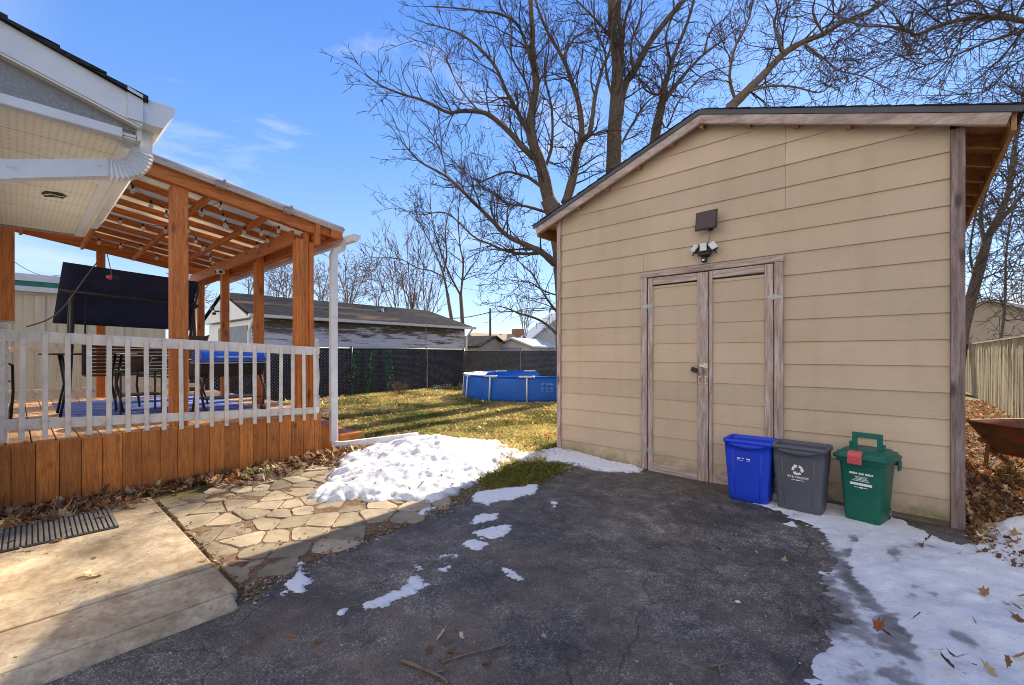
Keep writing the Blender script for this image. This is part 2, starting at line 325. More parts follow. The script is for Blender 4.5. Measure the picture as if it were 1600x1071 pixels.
# ground materials
def ground_mat():
    m, nt, b = nodes('yard soil and turf')
    n, _ = noisen(nt, 0.5, detail=8, rough=0.65, coord='World'); c = rampn(nt, n, [(0.35, (0.085, 0.085, 0.022)), (0.5, (0.15, 0.125, 0.04)), (0.65, (0.10, 0.075, 0.04))])
    f, _ = noisen(nt, 26, detail=6, rough=0.7, coord='World'); c = mixn(nt, c, rampn(nt, f, [(0.3, (0.45, 0.45, 0.45)), (0.7, (1.5, 1.5, 1.4))]), 1.0, 'MULTIPLY')
    nt.links.new(c, b.inputs['Base Color']); b.inputs['Roughness'].default_value = 1.0; bumpn(nt, b, f, 0.9, 0.03); return m
M['ground'] = ground_mat()
def asphalt():
    m, nt, b = nodes('old asphalt')
    n, _ = noisen(nt, 1.1, detail=10, rough=0.72, dist=0.4, coord='World'); c = rampn(nt, n, [(0.36, (0.048, 0.043, 0.038)), (0.46, (0.088, 0.079, 0.069)), (0.56, (0.145, 0.13, 0.113)), (0.66, (0.24, 0.215, 0.185))])
    v, vn = noisen(nt, 150, kind='f1', coord='World')      # aggregate
    ag = nt.nodes.new('ShaderNodeSeparateColor'); nt.links.new(vn.outputs['Color'], ag.inputs[0])
    c = mixn(nt, c, graycol(nt, rampn(nt, ag.outputs[0], [(0.0, (0.45, 0.45, 0.45)), (0.75, (1.0, 1.0, 1.0)), (1.0, (2.3, 2.2, 2.05))])), 1.0, 'MULTIPLY')
    m2, _ = noisen(nt, 7, detail=9, rough=0.75, coord='World', loc=(1, 8, 0)); c = mixn(nt, c, rampn(nt, m2, [(0.35, (0.55, 0.54, 0.53)), (0.5, (1, 1, 1)), (0.66, (1.9, 1.8, 1.65))]), 1.0, 'MULTIPLY')
    d, _ = noisen(nt, 1.5, detail=8, rough=0.7, coord='World', loc=(4, 4, 0))   # dried mud
    geo = nt.nodes.new('ShaderNodeNewGeometry'); dist = nt.nodes.new('ShaderNodeVectorMath'); dist.operation = 'DISTANCE'; nt.links.new(geo.outputs['Position'], dist.inputs[0]); dist.inputs[1].default_value = (-1.35, 1.35, 0)
    near = mathn(nt, 'SUBTRACT', 1.0, mathn(nt, 'DIVIDE', dist.outputs['Value'], 1.5), True)
    f = mathn(nt, 'MULTIPLY', rampn(nt, d, [(0.40, (0, 0, 0)), (0.66, (1, 1, 1))]), mathn(nt, 'ADD', mathn(nt, 'MULTIPLY', near, 0.75), 0.22))
    c = mixn(nt, c, (0.24, 0.165, 0.10), f)
    f2, _ = noisen(nt, 3.3, detail=8, rough=0.7, coord='World', loc=(9, 2, 0)); c = mixn(nt, c, (0.16, 0.075, 0.035), mathn(nt, 'MULTIPLY', rampn(nt, f2, [(0.62, (0, 0, 0)), (0.74, (1, 1, 1))]), 0.45))
    # cracks
    dn = nt.nodes.new('ShaderNodeTexNoise'); dn.inputs['Scale'].default_value = 3.0; dn.inputs['Detail'].default_value = 5; nt.links.new(geo.outputs['Position'], dn.inputs['Vector'])
    ad = nt.nodes.new('ShaderNodeVectorMath'); ad.operation = 'MULTIPLY_ADD'; nt.links.new(dn.outputs['Color'], ad.inputs[0]); ad.inputs[1].default_value = (0.55, 0.55, 0); nt.links.new(geo.outputs['Position'], ad.inputs[2])
    vo = nt.nodes.new('ShaderNodeTexVoronoi'); vo.feature = 'DISTANCE_TO_EDGE'; vo.inputs['Scale'].default_value = 0.85; nt.links.new(ad.outputs[0], vo.inputs['Vector'])
    k = rampn(nt, vo.outputs['Distance'], [(0.0, (1, 1, 1)), (0.006, (0, 0, 0))]); c = mixn(nt, c, (0.015, 0.013, 0.011), mathn(nt, 'MULTIPLY', k, 0.6))
    nt.links.new(c, b.inputs['Base Color'])
    nt.links.new(rampn(nt, n, [(0.35, (0.55, 0.55, 0.55)), (0.7, (0.9, 0.9, 0.9))]), b.inputs['Roughness'])
    h = mathn(nt, 'SUBTRACT', mathn(nt, 'MULTIPLY', v, -1.0), mathn(nt, 'MULTIPLY', k, 1.2)); bumpn(nt, b, h, 0.8, 0.006); return m
M['asphalt'] = asphalt()
M['concrete'] = pm('old concrete', [(0.3, (0.29, 0.215, 0.125)), (0.5, (0.43, 0.34, 0.22)), (0.7, (0.54, 0.45, 0.31))], 3.4, rough=0.9, bump=0.5, bs=90, bdist=0.003, coord='World',
                   dirt=(9, 0.46, 0.66, (0.20, 0.125, 0.07), 0.6), fine=(9.0, 0.72, 1.22), spots=(16, (1, 1, 1), 0.17, (0.2, 0.16, 0.12)), detail=10)
M['stone'] = pm('flagstone', [(0.3, (0.20, 0.165, 0.11)), (0.5, (0.36, 0.29, 0.19)), (0.7, (0.48, 0.39, 0.26))], 3, rough=0.9, bump=0.6, bs=24, bdist=0.006, coord='World', island=(0.58, 1.2), detail=9,
                dirt=(5, 0.5, 0.8, (0.14, 0.11, 0.08), 0.5))
M['soil'] = pm('needle and soil joints', [(0.3, (0.08, 0.05, 0.03)), (0.5, (0.17, 0.10, 0.055)), (0.7, (0.27, 0.17, 0.10))], 30, rough=1, bump=1, bs=80, bdist=0.01, coord='World')
def snow():
    m, nt, b = nodes('old snow and ice')
    a = nt.nodes.new('ShaderNodeAttribute'); a.attribute_name = 'thick'
    n, _ = noisen(nt, 7, (1, 1, 1), 9, 0.72, 0.3, 'World'); t = mathn(nt, 'ADD', a.outputs['Fac'], mathn(nt, 'MULTIPLY', mathn(nt, 'SUBTRACT', n, 0.47), 0.95), True)
    c = rampn(nt, t, [(0.0, (0.15, 0.14, 0.135)), (0.35, (0.33, 0.32, 0.33)), (0.50, (0.70, 0.70, 0.705)), (1.0, (0.86, 0.86, 0.86))])
    f, _ = noisen(nt, 42, detail=9, rough=0.8, coord='World'); c = mixn(nt, c, (0.20, 0.15, 0.11), mathn(nt, 'MULTIPLY', rampn(nt, f, [(0.55, (0, 0, 0)), (0.68, (1, 1, 1))]), 0.5))
    nt.links.new(c, b.inputs['Base Color']); nt.links.new(rampn(nt, t, [(0.1, (0.28, 0.28, 0.28)), (0.6, (0.75, 0.75, 0.75))]), b.inputs['Roughness'])
    b.inputs['Subsurface Weight'].default_value = 0.0
    bumpn(nt, b, mathn(nt, 'ADD', mathn(nt, 'MULTIPLY', f, 0.6), n), 0.8, 0.022); return m
M['snow'] = snow()
def attrm(name, rough=0.8, trans=0.0, scale=30):
    m, nt, b = nodes(name); a = nt.nodes.new('ShaderNodeVertexColor'); a.layer_name = 'tone'
    nt.links.new(a.outputs[0], b.inputs['Base Color']); b.inputs['Roughness'].default_value = rough; b.inputs['Specular IOR Level'].default_value = 0.25
    if trans:
        t = nt.nodes.new('ShaderNodeBsdfTranslucent'); nt.links.new(a.outputs[0], t.inputs[0])
        mx = nt.nodes.new('ShaderNodeMixShader'); mx.inputs[0].default_value = trans
        nt.links.new(b.outputs[0], mx.inputs[1]); nt.links.new(t.outputs[0], mx.inputs[2]); nt.links.new(mx.outputs[0], [q for q in nt.nodes if q.type == 'OUTPUT_MATERIAL'][0].inputs[0])
    return m
M['leaf'] = attrm('dead leaves', 0.7, 0.25); M['blade'] = attrm('grass blades', 0.7, 0.4)
M['bark'] = pm('grey brown bark', [(0.3, (0.06, 0.043, 0.033)), (0.55, (0.13, 0.098, 0.075)), (0.75, (0.23, 0.18, 0.14))], 6, (6, 6, 1.4), rough=0.95, bump=0.9, bs=12, bdist=0.02, coord='World')
M['bark_l'] = pm('pale twiggy bark', [(0.3, (0.10, 0.07, 0.05)), (0.7, (0.24, 0.17, 0.125))], 6, (6, 6, 1.4), rough=0.95, bump=0.4, coord='World')
M['twig'] = pm('dark twigs', [(0.3, (0.04, 0.03, 0.027)), (0.7, (0.085, 0.062, 0.052))], 3, rough=0.9, bump=0, coord='World')
def peel():
    m, nt, b = nodes('peeling painted boards')
    g, _ = noisen(nt, 1.6, (1, 0.55, 6), 9, 0.72, 0.6, 'World'); w, _ = noisen(nt, 8, (1, 0.6, 10), 6, 0.6, 0, 'World')
    wc = rampn(nt, w, [(0.3, (0.045, 0.035, 0.030)), (0.5, (0.15, 0.115, 0.09)), (0.7, (0.29, 0.20, 0.12))])
    geo = nt.nodes.new('ShaderNodeNewGeometry'); sp = nt.nodes.new('ShaderNodeSeparateXYZ'); nt.links.new(geo.outputs['Position'], sp.inputs[0])
    up = mathn(nt, 'MULTIPLY', mathn(nt, 'SUBTRACT', sp.outputs['Z'], 1.85), 0.22)     # more paint is lost near the eave
    c = mixn(nt, (0.62, 0.62, 0.66), wc, rampn(nt, mathn(nt, 'ADD', g, up), [(0.515, (0, 0, 0)), (0.57, (1, 1, 1))]))
    nt.links.new(c, b.inputs['Base Color']); b.inputs['Roughness'].default_value = 0.85; bumpn(nt, b, g, 0.8, 0.01); return m
M['peel'] = peel()
M['grey_door'] = pm('grey garage paint', [(0.3, (0.20, 0.22, 0.28)), (0.7, (0.28, 0.30, 0.36))], 3, rough=0.7)
M['screen'] = pm('black privacy slats', [(0.3, (0.012, 0.012, 0.015)), (0.7, (0.04, 0.04, 0.046))], 6, rough=0.8, bump=0.2, island=(0.6, 1.5))
M['link'] = pm('chain wire', [(0.3, (0.10, 0.10, 0.10)), (0.7, (0.20, 0.20, 0.19))], 20, rough=0.5, metal=0.5, bump=0)
M['pool'] = pm('blue pool liner', [(0.3, (0.006, 0.11, 0.50)), (0.7, (0.012, 0.15, 0.64))], 2.2, rough=0.45, bump=0.5, bs=5, bdist=0.02)
M['pool_in'] = pm('inner pool liner', [(0.3, (0.01, 0.12, 0.52)), (0.7, (0.015, 0.16, 0.6))], 2, rough=0.5)
M['fenceb'] = wood('dry fence boards', (0.22, 0.17, 0.095), (0.40, 0.32, 0.18), (0.52, 0.44, 0.27), 'z', 1.0, 0.9, isl=(0.6, 1.25))
M['rust'] = pm('rusty red steel', [(0.40, (0.17, 0.085, 0.045)), (0.54, (0.26, 0.12, 0.06)), (0.62, (0.42, 0.07, 0.04))], 5, rough=0.8, bump=0.3, detail=9, metal=0.1)
M['oldwood'] = wood('old barrow wood', (0.10, 0.055, 0.035), (0.19, 0.11, 0.07), (0.28, 0.18, 0.12), 'x', 1, 0.9)
M['beige'] = pm('beige wall', [(0.3, (0.60, 0.51, 0.34)), (0.7, (0.74, 0.65, 0.46))], 3, (4, 4, 0.4), rough=0.7)
M['greenpaint'] = pm('green trim', [(0.3, (0.02, 0.17, 0.11)), (0.7, (0.03, 0.22, 0.15))], 6, rough=0.5)
M['tanroof'] = pm('tan roof', [(0.3, (0.30, 0.22, 0.14)), (0.7, (0.42, 0.32, 0.22))], 2, rough=0.9)
M['tanwall'] = pm('tan house wall', [(0.3, (0.34, 0.28, 0.22)), (0.7, (0.42, 0.35, 0.28))], 2, rough=0.8)
M['greywall'] = pm('pale grey wall', [(0.3, (0.40, 0.38, 0.38)), (0.7, (0.5, 0.48, 0.48))], 2, rough=0.8)
M['paleroof'] = pm('pale roof', [(0.3, (0.42, 0.44, 0.50)), (0.7, (0.52, 0.54, 0.60))], 4, rough=0.8)
M['brick'] = pm('brick', [(0.3, (0.2, 0.09, 0.06)), (0.7, (0.28, 0.14, 0.1))], 20, rough=0.9)
M['pole'] = pm('utility pole wood', [(0.3, (0.05, 0.045, 0.045)), (0.7, (0.09, 0.08, 0.078))], 4, rough=0.9)
M['cable'] = pm('brown cable', [(0.3, (0.16, 0.08, 0.05)), (0.7, (0.22, 0.12, 0.08))], 9, rough=0.6)
M['window'] = pm('dark window glass', [(0.3, (0.03, 0.04, 0.06)), (0.7, (0.06, 0.07, 0.10))], 2, rough=0.1, bump=0)

M['flash'] = pm('weathered rake flashing', [(0.3, (0.36, 0.31, 0.28)), (0.7, (0.50, 0.45, 0.42))], 4, (4, 1, 4), 0.4, 0.1, 30, coord='World')
M['sill'] = wood('damp sill board', (0.07, 0.055, 0.035), (0.13, 0.105, 0.07), (0.20, 0.165, 0.12), 'x', 1, 0.9)

M['weath_rake'] = pm('weathered rake wood', [(0.3, (0.22, 0.165, 0.145)), (0.5, (0.36, 0.285, 0.255)), (0.72, (0.50, 0.42, 0.39))], 4, (1, 10, 3), 0.85, 0.3, 14, 0.003, island=(0.9, 1.1), coord='World', fine=(4, 0.75, 1.2), dirt=(3.0, 0.5, 0.8, (0.40, 0.24, 0.15), 0.35))

M['weath_post'] = wood('dark weathered post', (0.10, 0.07, 0.06), (0.21, 0.155, 0.145), (0.33, 0.26, 0.25), 'z', 1.3, 0.9, dirt=(3.0, 0.5, 0.8, (0.10, 0.07, 0.05), 0.4))
# ================================================================ GROUND
def poly_sd(poly, X, Y):     # signed distance, positive inside
    P = np.array(poly); d = np.full(X.shape, 1e9); ins = np.zeros(X.shape, bool)
    for i in range(len(P)):
        a, b = P[i], P[(i+1) % len(P)]; ab = b-a; t = np.clip(((X-a[0])*ab[0]+(Y-a[1])*ab[1])/max(ab@ab, 1e-12), 0, 1)
        d = np.minimum(d, np.hypot(X-a[0]-t*ab[0], Y-a[1]-t*ab[1]))
        c = ((a[1] > Y) != (b[1] > Y)) & (X < (b[0]-a[0])*(Y-a[1])/(b[1]-a[1]+1e-15)+a[0]); ins ^= c
    return np.where(ins, d, -d)
def vnoise(X, Y, s, seed=0, octv=4, rough=0.55):    # smooth value noise
    out = np.zeros(X.shape); amp = 1.0; tot = 0
    for o in range(octv):
        r = np.random.default_rng(seed*17+o); T = r.random((128, 128)); x = X*s+37.3*o+seed*3.1; y = Y*s+11.7*o+seed*5.7
        xi = np.floor(x).astype(int); yi = np.floor(y).astype(int); fx = x-xi; fy = y-yi; fx = fx*fx*(3-2*fx); fy = fy*fy*(3-2*fy)
        g = lambda i, j: T[(xi+i) % 128, (yi+j) % 128]
        out += amp*((g(0,0)*(1-fx)+g(1,0)*fx)*(1-fy)+(g(0,1)*(1-fx)+g(1,1)*fx)*fy); tot += amp; amp *= rough; s *= 2.03
    return out/tot
def np_mesh(name, V, F, mat, smooth=True, col=None, colname='tone'):
    me = bpy.data.meshes.new(name); V = np.asarray(V, np.float32); F = np.asarray(F, np.int32); k = F.shape[1]
    me.vertices.add(len(V)); me.vertices.foreach_set('co', V.ravel())
    me.loops.add(F.size); me.loops.foreach_set('vertex_index', F.ravel())
    me.polygons.add(len(F)); me.polygons.foreach_set('loop_start', np.arange(0, F.size, k, dtype=np.int32))
    try: me.polygons.foreach_set('loop_total', np.full(len(F), k, np.int32))
    except Exception: pass
    me.update(calc_edges=True); me.materials.append(mat)
    me.polygons.foreach_set('use_smooth', [smooth]*len(F))
    if col is not None:
        if colname == 'tone':
            ca = me.color_attributes.new('tone', 'FLOAT_COLOR', 'POINT'); c = np.ones((len(V), 4), np.float32); c[:, :3] = col; ca.data.foreach_set('color', c.ravel())
        else:
            at_ = me.attributes.new(colname, 'FLOAT', 'POINT'); at_.data.foreach_set('value', np.asarray(col, np.float32))
    me.validate(); o = bpy.data.objects.new(name, me); COL.objects.link(o); return o
def sheet(name, poly, res, hfun, mat, margin=0.12, attr=None):
    P = np.array(poly); x0, y0 = P.min(0)-margin; x1, y1 = P.max(0)+margin
    xs = np.arange(x0, x1+res, res); ys = np.arange(y0, y1+res, res); X, Y = np.meshgrid(xs, ys, indexing='ij')
    sd = poly_sd(poly, X, Y); H = hfun(sd, X, Y); Z = gz(X, Y)+H
    idx = np.arange(X.size).reshape(X.shape); ok = H > -0.02
    cell = ok[:-1, :-1] | ok[1:, :-1] | ok[:-1, 1:] | ok[1:, 1:]
    F = np.stack([idx[:-1, :-1][cell], idx[1:, :-1][cell], idx[1:, 1:][cell], idx[:-1, 1:][cell]], 1)
    used = np.unique(F); rm = np.full(X.size, -1); rm[used] = np.arange(len(used))
    V = np.stack([X.ravel(), Y.ravel(), Z.ravel()], 1)[used]
    return np_mesh(name, V, rm[F], mat, True, None if attr is None else attr(sd, X, Y, H).ravel()[used], 'thick')
# one sheet of yard ground out to the horizon
def axis_coords(lo, hi, res, far):
    near = list(np.arange(lo, hi+res/2, res)); k = [1, 3, 8, 20, 50, 120, far]
    return np.array([lo-q for q in reversed(k)]+near+[hi+q for q in k])
gx, gy = axis_coords(-16, 4, 0.12, 400), axis_coords(-5, 16, 0.12, 400)
GX, GY = np.meshgrid(gx, gy, indexing='ij')
inyard = np.clip((GY-2.9)/0.6, 0, 1)*np.clip((-GX-3.4)/0.5, 0, 1)
GZ = gz(GX, GY)+(vnoise(GX, GY, 1.5, 3, 4)-0.5)*0.035*inyard
gi = np.arange(GX.size).reshape(GX.shape)
GF = np.stack([gi[:-1, :-1].ravel(), gi[1:, :-1].ravel(), gi[1:, 1:].ravel(), gi[:-1, 1:].ravel()], 1)
tag(np_mesh('ground', np.stack([GX.ravel(), GY.ravel(), GZ.ravel()], 1), GF, M['ground']), kind='structure')
# driveway
edge_px = [(391, 948), (400, 925), (430, 905), (480, 885), (560, 850), (640, 822), (700, 798), (742, 775), (800, 766), (860, 752), (900, 738), (940, 724), (985, 720)]
drive = [(-2.6, -8), (-2.6, 0.1), (-2.62, 0.72)]+[gp(*p) for p in edge_px[1:]]+[(-2.3, 4.9), (0.72, 4.9), (0.9, 4.3), (1.6, 3.6), (3.4, 2.4), (3.4, -8)]
def hdrive(sd, X, Y):
    n = (vnoise(X, Y, 6, 1, 4)-0.5)*0.12
    return np.clip((sd+n)*0.4, -0.025, 0.010)+(vnoise(X, Y, 1.2, 5, 3)-0.5)*0.008
tag(sheet('driveway', drive, 0.04, hdrive, M['asphalt']), kind='structure')
# concrete walk with a curb edge
mb = MB()
SX0, SX1, SY1, SZ = -5.03, -2.70, 0.80, 0.055
for a, b in ((-8, -3.9), (-3.89, -1.6), (-1.59, SY1)):
    xs = [SX0, -3.12, -3.105, SX1]
    mb.box((SX0, a, -0.1), (-3.108, b, SZ)); mb.box((-3.100, a, -0.1), (SX1, b, SZ-0.002))
    mb.prism([(SX1+0.002, -0.1), (SX1+0.14, -0.1), (SX1+0.125, 0.018), (SX1+0.035, SZ-0.004), (SX1+0.002, SZ-0.004)], 'y', a, b-0.03)
slab = tag(mb.build('path', M['concrete'], bevel=0.012, seg=2), kind='structure')
# flagstone terrace : individual stones bedded in soil
terr = [(-2.72, 0.84)]+[gp(*p) for p in [(420, 908), (480, 882), (560, 847), (640, 818), (695, 792), (735, 768), (700, 755), (640, 745), (520, 735), (470, 735), (400, 748), (330, 768), (262, 788)]]+[(-4.95, 0.84)]
tag(sheet('terrace_soil', terr, 0.04, lambda sd, X, Y: np.clip(sd*0.3+(vnoise(X, Y, 9, 2, 3)-0.5)*0.02, -0.025, 0.012)+(vnoise(X, Y, 12, 6, 3)-0.5)*0.012, M['soil']), kind='structure')
def clip_poly(poly, p, n):
    out = []
    for i in range(len(poly)):
        a, b = poly[i], poly[(i+1) % len(poly)]; da = (a-p)@n; db = (b-p)@n
        if da <= 0: out.append(a)
        if (da < 0) != (db < 0) and abs(da-db) > 1e-12: out.append(a+(b-a)*(da/(da-db)))
    return out
pts = []; r_ = np.random.default_rng(4)
for i, yy in enumerate(np.arange(0.93, 4.3, 0.165)):
    x = -5.2+0.16*(i % 2)
    while x < -2.2:
        pts.append((x+r_.normal(0, 0.02), yy+r_.normal(0, 0.022))); x += r_.uniform(0.17, 0.42)
pts = np.array(pts); mb = MB()
for i, p in enumerate(pts):
    s_ = poly_sd(terr, np.array([p[0]]), np.array([p[1]]))[0]
    if s_ < 0.0: continue
    cell = [np.array(q) for q in ((p[0]-.5, p[1]-.5), (p[0]+.5, p[1]-.5), (p[0]+.5, p[1]+.5), (p[0]-.5, p[1]+.5))]
    for j in np.argsort(((pts-p)**2).sum(1))[1:14]:
        q = pts[j]; n = (q-p)/np.linalg.norm(q-p); cell = clip_poly(cell, (p+q)/2-n*0.005, n)
        if len(cell) < 3: break
    cell = clip_poly(cell, np.array([0, 0.845]), np.array([0, -1.0])) if len(cell) > 2 else cell
    if len(cell) < 3: continue
    c = sum(cell)/len(cell); ring = []
    for k in range(len(cell)):            # rough, rounded outline
        a, b = cell[k], cell[(k+1) % len(cell)]; L = np.linalg.norm(b-a); m_ = max(2, int(L/0.05))
        for t in range(m_):
            w_ = (t+0.5)/m_; q = a+(b-a)*w_; q = c+(q-c)*(0.985+r_.normal(0, 0.014))
            ring.append(q)
    z = 0.016+r_.uniform(-0.004, 0.006); tl = r_.normal(0, 0.02, 2)
    zt = lambda q: gz(q[0], q[1])+z+(q-c)@tl
    n = len(ring); base = len(mb.v)
    inner = [c+(q-c)*0.965 for q in ring]
    vs = [(q[0], q[1], gz(q[0], q[1])-0.03) for q in ring]+[(q[0], q[1], zt(q)-0.007) for q in ring]+[(q[0], q[1], zt(q)+r_.normal(0, 0.0012)) for q in inner]
    mb.add(vs, [(k, (k+1) % n, n+(k+1) % n, n+k) for k in range(n)]+[(n+k, n+(k+1) % n, 2*n+(k+1) % n, 2*n+k) for k in range(n)]+[tuple(range(2*n, 3*n))])
tag(mb.build('flagstone_terrace', M['stone'], smooth=False), kind='structure')

# ================================================================ SNOW
def snowobj(name, polys, res, hf, label_kind='stuff', thick=None):
    return
def px(poly, z=0.0): return [gp(a, b, z) for a, b in poly]
pile = px([(480, 772), (500, 757), (525, 748), (512, 738), (530, 722), (560, 712), (598, 704), (625, 700), (650, 696), (690, 694), (740, 698), (800, 704), (822, 712), (792, 722), (775, 735), (748, 748), (722, 758), (712, 768), (690, 784), (655, 786), (612, 782), (560, 774), (520, 778)], 0.06)
def hpile(sd, X, Y):   # soft heap with melt hollows
    n = vnoise(X, Y, 3.2, 11, 5, 0.6)-0.5; n2 = vnoise(X, Y, 11, 12, 4, 0.6)-0.5
    cx, cy = gp(668, 712, 0.1); bump = 0.14*np.exp(-((X-cx)/0.55)**2-((Y-cy)/0.5)**2)+0.05*np.exp(-((X+4.0)/0.4)**2-((Y-2.5)/0.4)**2)
    e = sd+n*0.30+n2*0.16
    return np.where(e > 0, np.minimum(0.05, e*0.55)+bump*np.clip(e*6, 0, 1)+n2*0.06*np.clip(e*8, 0, 1)+n*0.12*np.clip(e*5, 0, 1), e*0.6)+0.012
tag(sheet('snow_pile', pile, 0.018, hpile, M['snow'], 0.1, lambda sd, X, Y, H: np.clip(0.30+H*6, 0.25, 0.85)), 'melting white snow heap between terrace and lawn', 'snow', kind='stuff')
spots = [[(434, 938), (440, 915), (462, 900), (465, 883), (480, 882), (474, 898), (488, 910), (480, 927), (455, 932)],
 [(553, 946), (575, 940), (600, 931), (636, 920), (634, 906), (655, 903), (673, 917), (642, 937), (610, 952), (580, 957), (568, 958)],
 [(518, 967), (541, 953), (537, 966)], [(721, 852), (745, 847), (765, 852), (747, 868), (729, 864)],
 [(742, 836), (770, 827), (806, 823), (792, 840), (765, 847), (750, 844)], [(672, 872), (700, 866), (719, 872), (716, 881), (690, 875)],
 [(784, 892), (800, 898), (824, 912), (805, 909)], [(732, 822), (742, 810), (786, 806), (775, 815), (742, 824)],
 [(736, 792), (745, 776), (790, 770), (840, 764), (838, 776), (800, 787), (762, 796)], [(650, 886), (664, 893), (655, 896)], [(687, 893), (700, 891), (697, 897)],
 [(858, 789), (874, 790), (868, 797)], [(448, 1017), (472, 1007), (462, 1018)], [(1130, 932), (1160, 945), (1148, 948)], [(640, 815), (660, 800), (690, 797), (668, 808)],
 [(1225, 822), (1245, 818), (1240, 827)], [(1275, 812), (1295, 818), (1288, 828)]]
allp = [px(p) for p in spots]
bb = np.array([q for p in allp for q in p]); X0, Y0 = bb.min(0)-0.1; X1, Y1 = bb.max(0)+0.1
res = 0.010; X, Y = np.meshgrid(np.arange(X0, X1, res), np.arange(Y0, Y1, res), indexing='ij')
sd = np.full(X.shape, -9.0)
for p in allp:
    P = np.array(p); a0, b0 = P.min(0)-0.15; a1, b1 = P.max(0)+0.15; mk = (X > a0) & (X < a1) & (Y > b0) & (Y < b1)
    sd[mk] = np.maximum(sd[mk], poly_sd(p, X[mk], Y[mk]))
H = np.where(sd > -1, np.clip((sd+(vnoise(X, Y, 12, 21, 6, 0.78)-0.5)*0.17)*0.4, -0.02, 0.013), -0.05)+0.008
idx = np.arange(X.size).reshape(X.shape); ok = H > 0.0; cell = ok[:-1, :-1] | ok[1:, :-1] | ok[:-1, 1:] | ok[1:, 1:]
F = np.stack([idx[:-1, :-1][cell], idx[1:, :-1][cell], idx[1:, 1:][cell], idx[:-1, 1:][cell]], 1); used = np.unique(F); rm = np.full(X.size, -1); rm[used] = np.arange(len(used))
tag(np_mesh('snow_patches', np.stack([X.ravel(), Y.ravel(), (gz(X, Y)+H).ravel()], 1)[used], rm[F], M['snow'], True, np.clip((H.ravel()[used]-0.006)*75, 0.15, 1), 'thick'), 'thin snow patches scattered over the dark asphalt', 'snow', kind='stuff')
doorsnow = px([(836, 712), (880, 704), (905, 711), (950, 722), (1003, 730), (1000, 739), (945, 739), (905, 731), (872, 724)], 0.03)
tag(sheet('snow_strip', doorsnow, 0.015, lambda sd, X, Y: np.clip((sd+(vnoise(X, Y, 9, 31, 6, 0.75)-0.5)*0.24)*0.5, -0.03, 0.03)+0.008+(vnoise(X, Y, 22, 32, 3)-0.5)*0.02, M['snow'], 0.08, lambda sd, X, Y, H: np.clip(H*28, 0.2, 1)), 'low snow strip along the shed wall left of the doors', 'snow', kind='stuff')
trail = px([(785, 703), (815, 706), (845, 708), (885, 702), (908, 713), (872, 724), (838, 717), (812, 724), (790, 716)], 0.08)
tag(sheet('snow_trail', trail, 0.015, lambda sd, X, Y: np.clip((sd+(vnoise(X, Y, 8, 35, 6, 0.75)-0.5)*0.42)*0.4, -0.03, 0.03)+0.006, M['snow'], 0.12, lambda sd, X, Y, H: np.clip(H*32, 0.25, 1)), 'broken snow trailing from the heap to the shed corner', 'snow', kind='stuff')
ice = px([(1165, 783), (1215, 800), (1250, 815), (1290, 838), (1292, 868), (1312, 882), (1290, 905), (1300, 938), (1322, 962), (1302, 1000), (1270, 1071), (1250, 1300), (2100, 1300), (2100, 860), (1700, 838), (1600, 822), (1546, 820), (1537, 836), (1502, 853), (1445, 833), (1400, 812), (1385, 790), (1290, 770), (1200, 770)])
white = px([(1345, 872), (1345, 905), (1388, 946), (1420, 975), (1447, 1010), (1472, 1042), (1490, 1150), (2100, 1300), (2100, 860), (1700, 838), (1600, 822), (1546, 820), (1537, 836), (1500, 854), (1440, 838), (1380, 838), (1355, 850)])
def hice(sd, X, Y):
    w = poly_sd(white, X, Y); n = vnoise(X, Y, 4, 41, 5, 0.6)-0.5; e = sd+n*0.16+(vnoise(X, Y, 11, 43, 6, 0.8)-0.5)*0.26
    st = vnoise(X*0.8+Y*1.5, Y*0.6-X*2.4, 1.6, 42, 4, 0.6)
    h = np.clip(e*0.25, -0.02, 0.010)+np.clip((w+n*0.16)*0.3, 0, 0.035)*(0.35+0.65*np.clip((st-0.38)*5, 0, 1))
    bk = gp(1592, 842); h += 0.13*np.exp(-((X-bk[0]-0.12)/0.33)**2-((Y-bk[1])/0.16)**2)*np.clip(e*9, 0, 1)+np.clip((w+n*0.2)*3, 0, 1)*(vnoise(X, Y, 5, 46, 5, 0.65)-0.4)*0.05
    return h+0.010+(vnoise(X, Y, 14, 44, 3)-0.5)*0.008
def tice(sd, X, Y, H):
    w = poly_sd(white, X, Y); st = vnoise(X*0.8+Y*1.5, Y*0.6-X*2.4, 1.6, 42, 4, 0.6); n = vnoise(X, Y, 7, 45, 5, 0.65)
    bx, by = gp(1290, 805); nb_ = np.exp(-((X-bx-0.1)/0.75)**2-((Y-by)/0.38)**2)      # thicker crust round the bins
    cr = np.exp(-((sd-0.07)/0.05)**2)*0.18
    return np.clip(np.where(w > -0.05, 0.80+(st-0.44)*2.6+(n-0.5)*0.5+np.clip(0.10-np.abs(w-0.04), 0, 1)*4, 0.24+(n-0.5)*1.5+(st-0.45)*1.5+cr)+nb_*0.75+np.exp(-((X-gp(1592, 842)[0])/0.7)**2-((Y-gp(1592, 842)[1])/0.5)**2)*0.5, 0.03, 1)
tag(sheet('snow_sheet', ice, 0.022, hice, M['snow'], 0.1, tice), 'grey ice and trodden snow in front of the green cart', 'snow', kind='stuff')

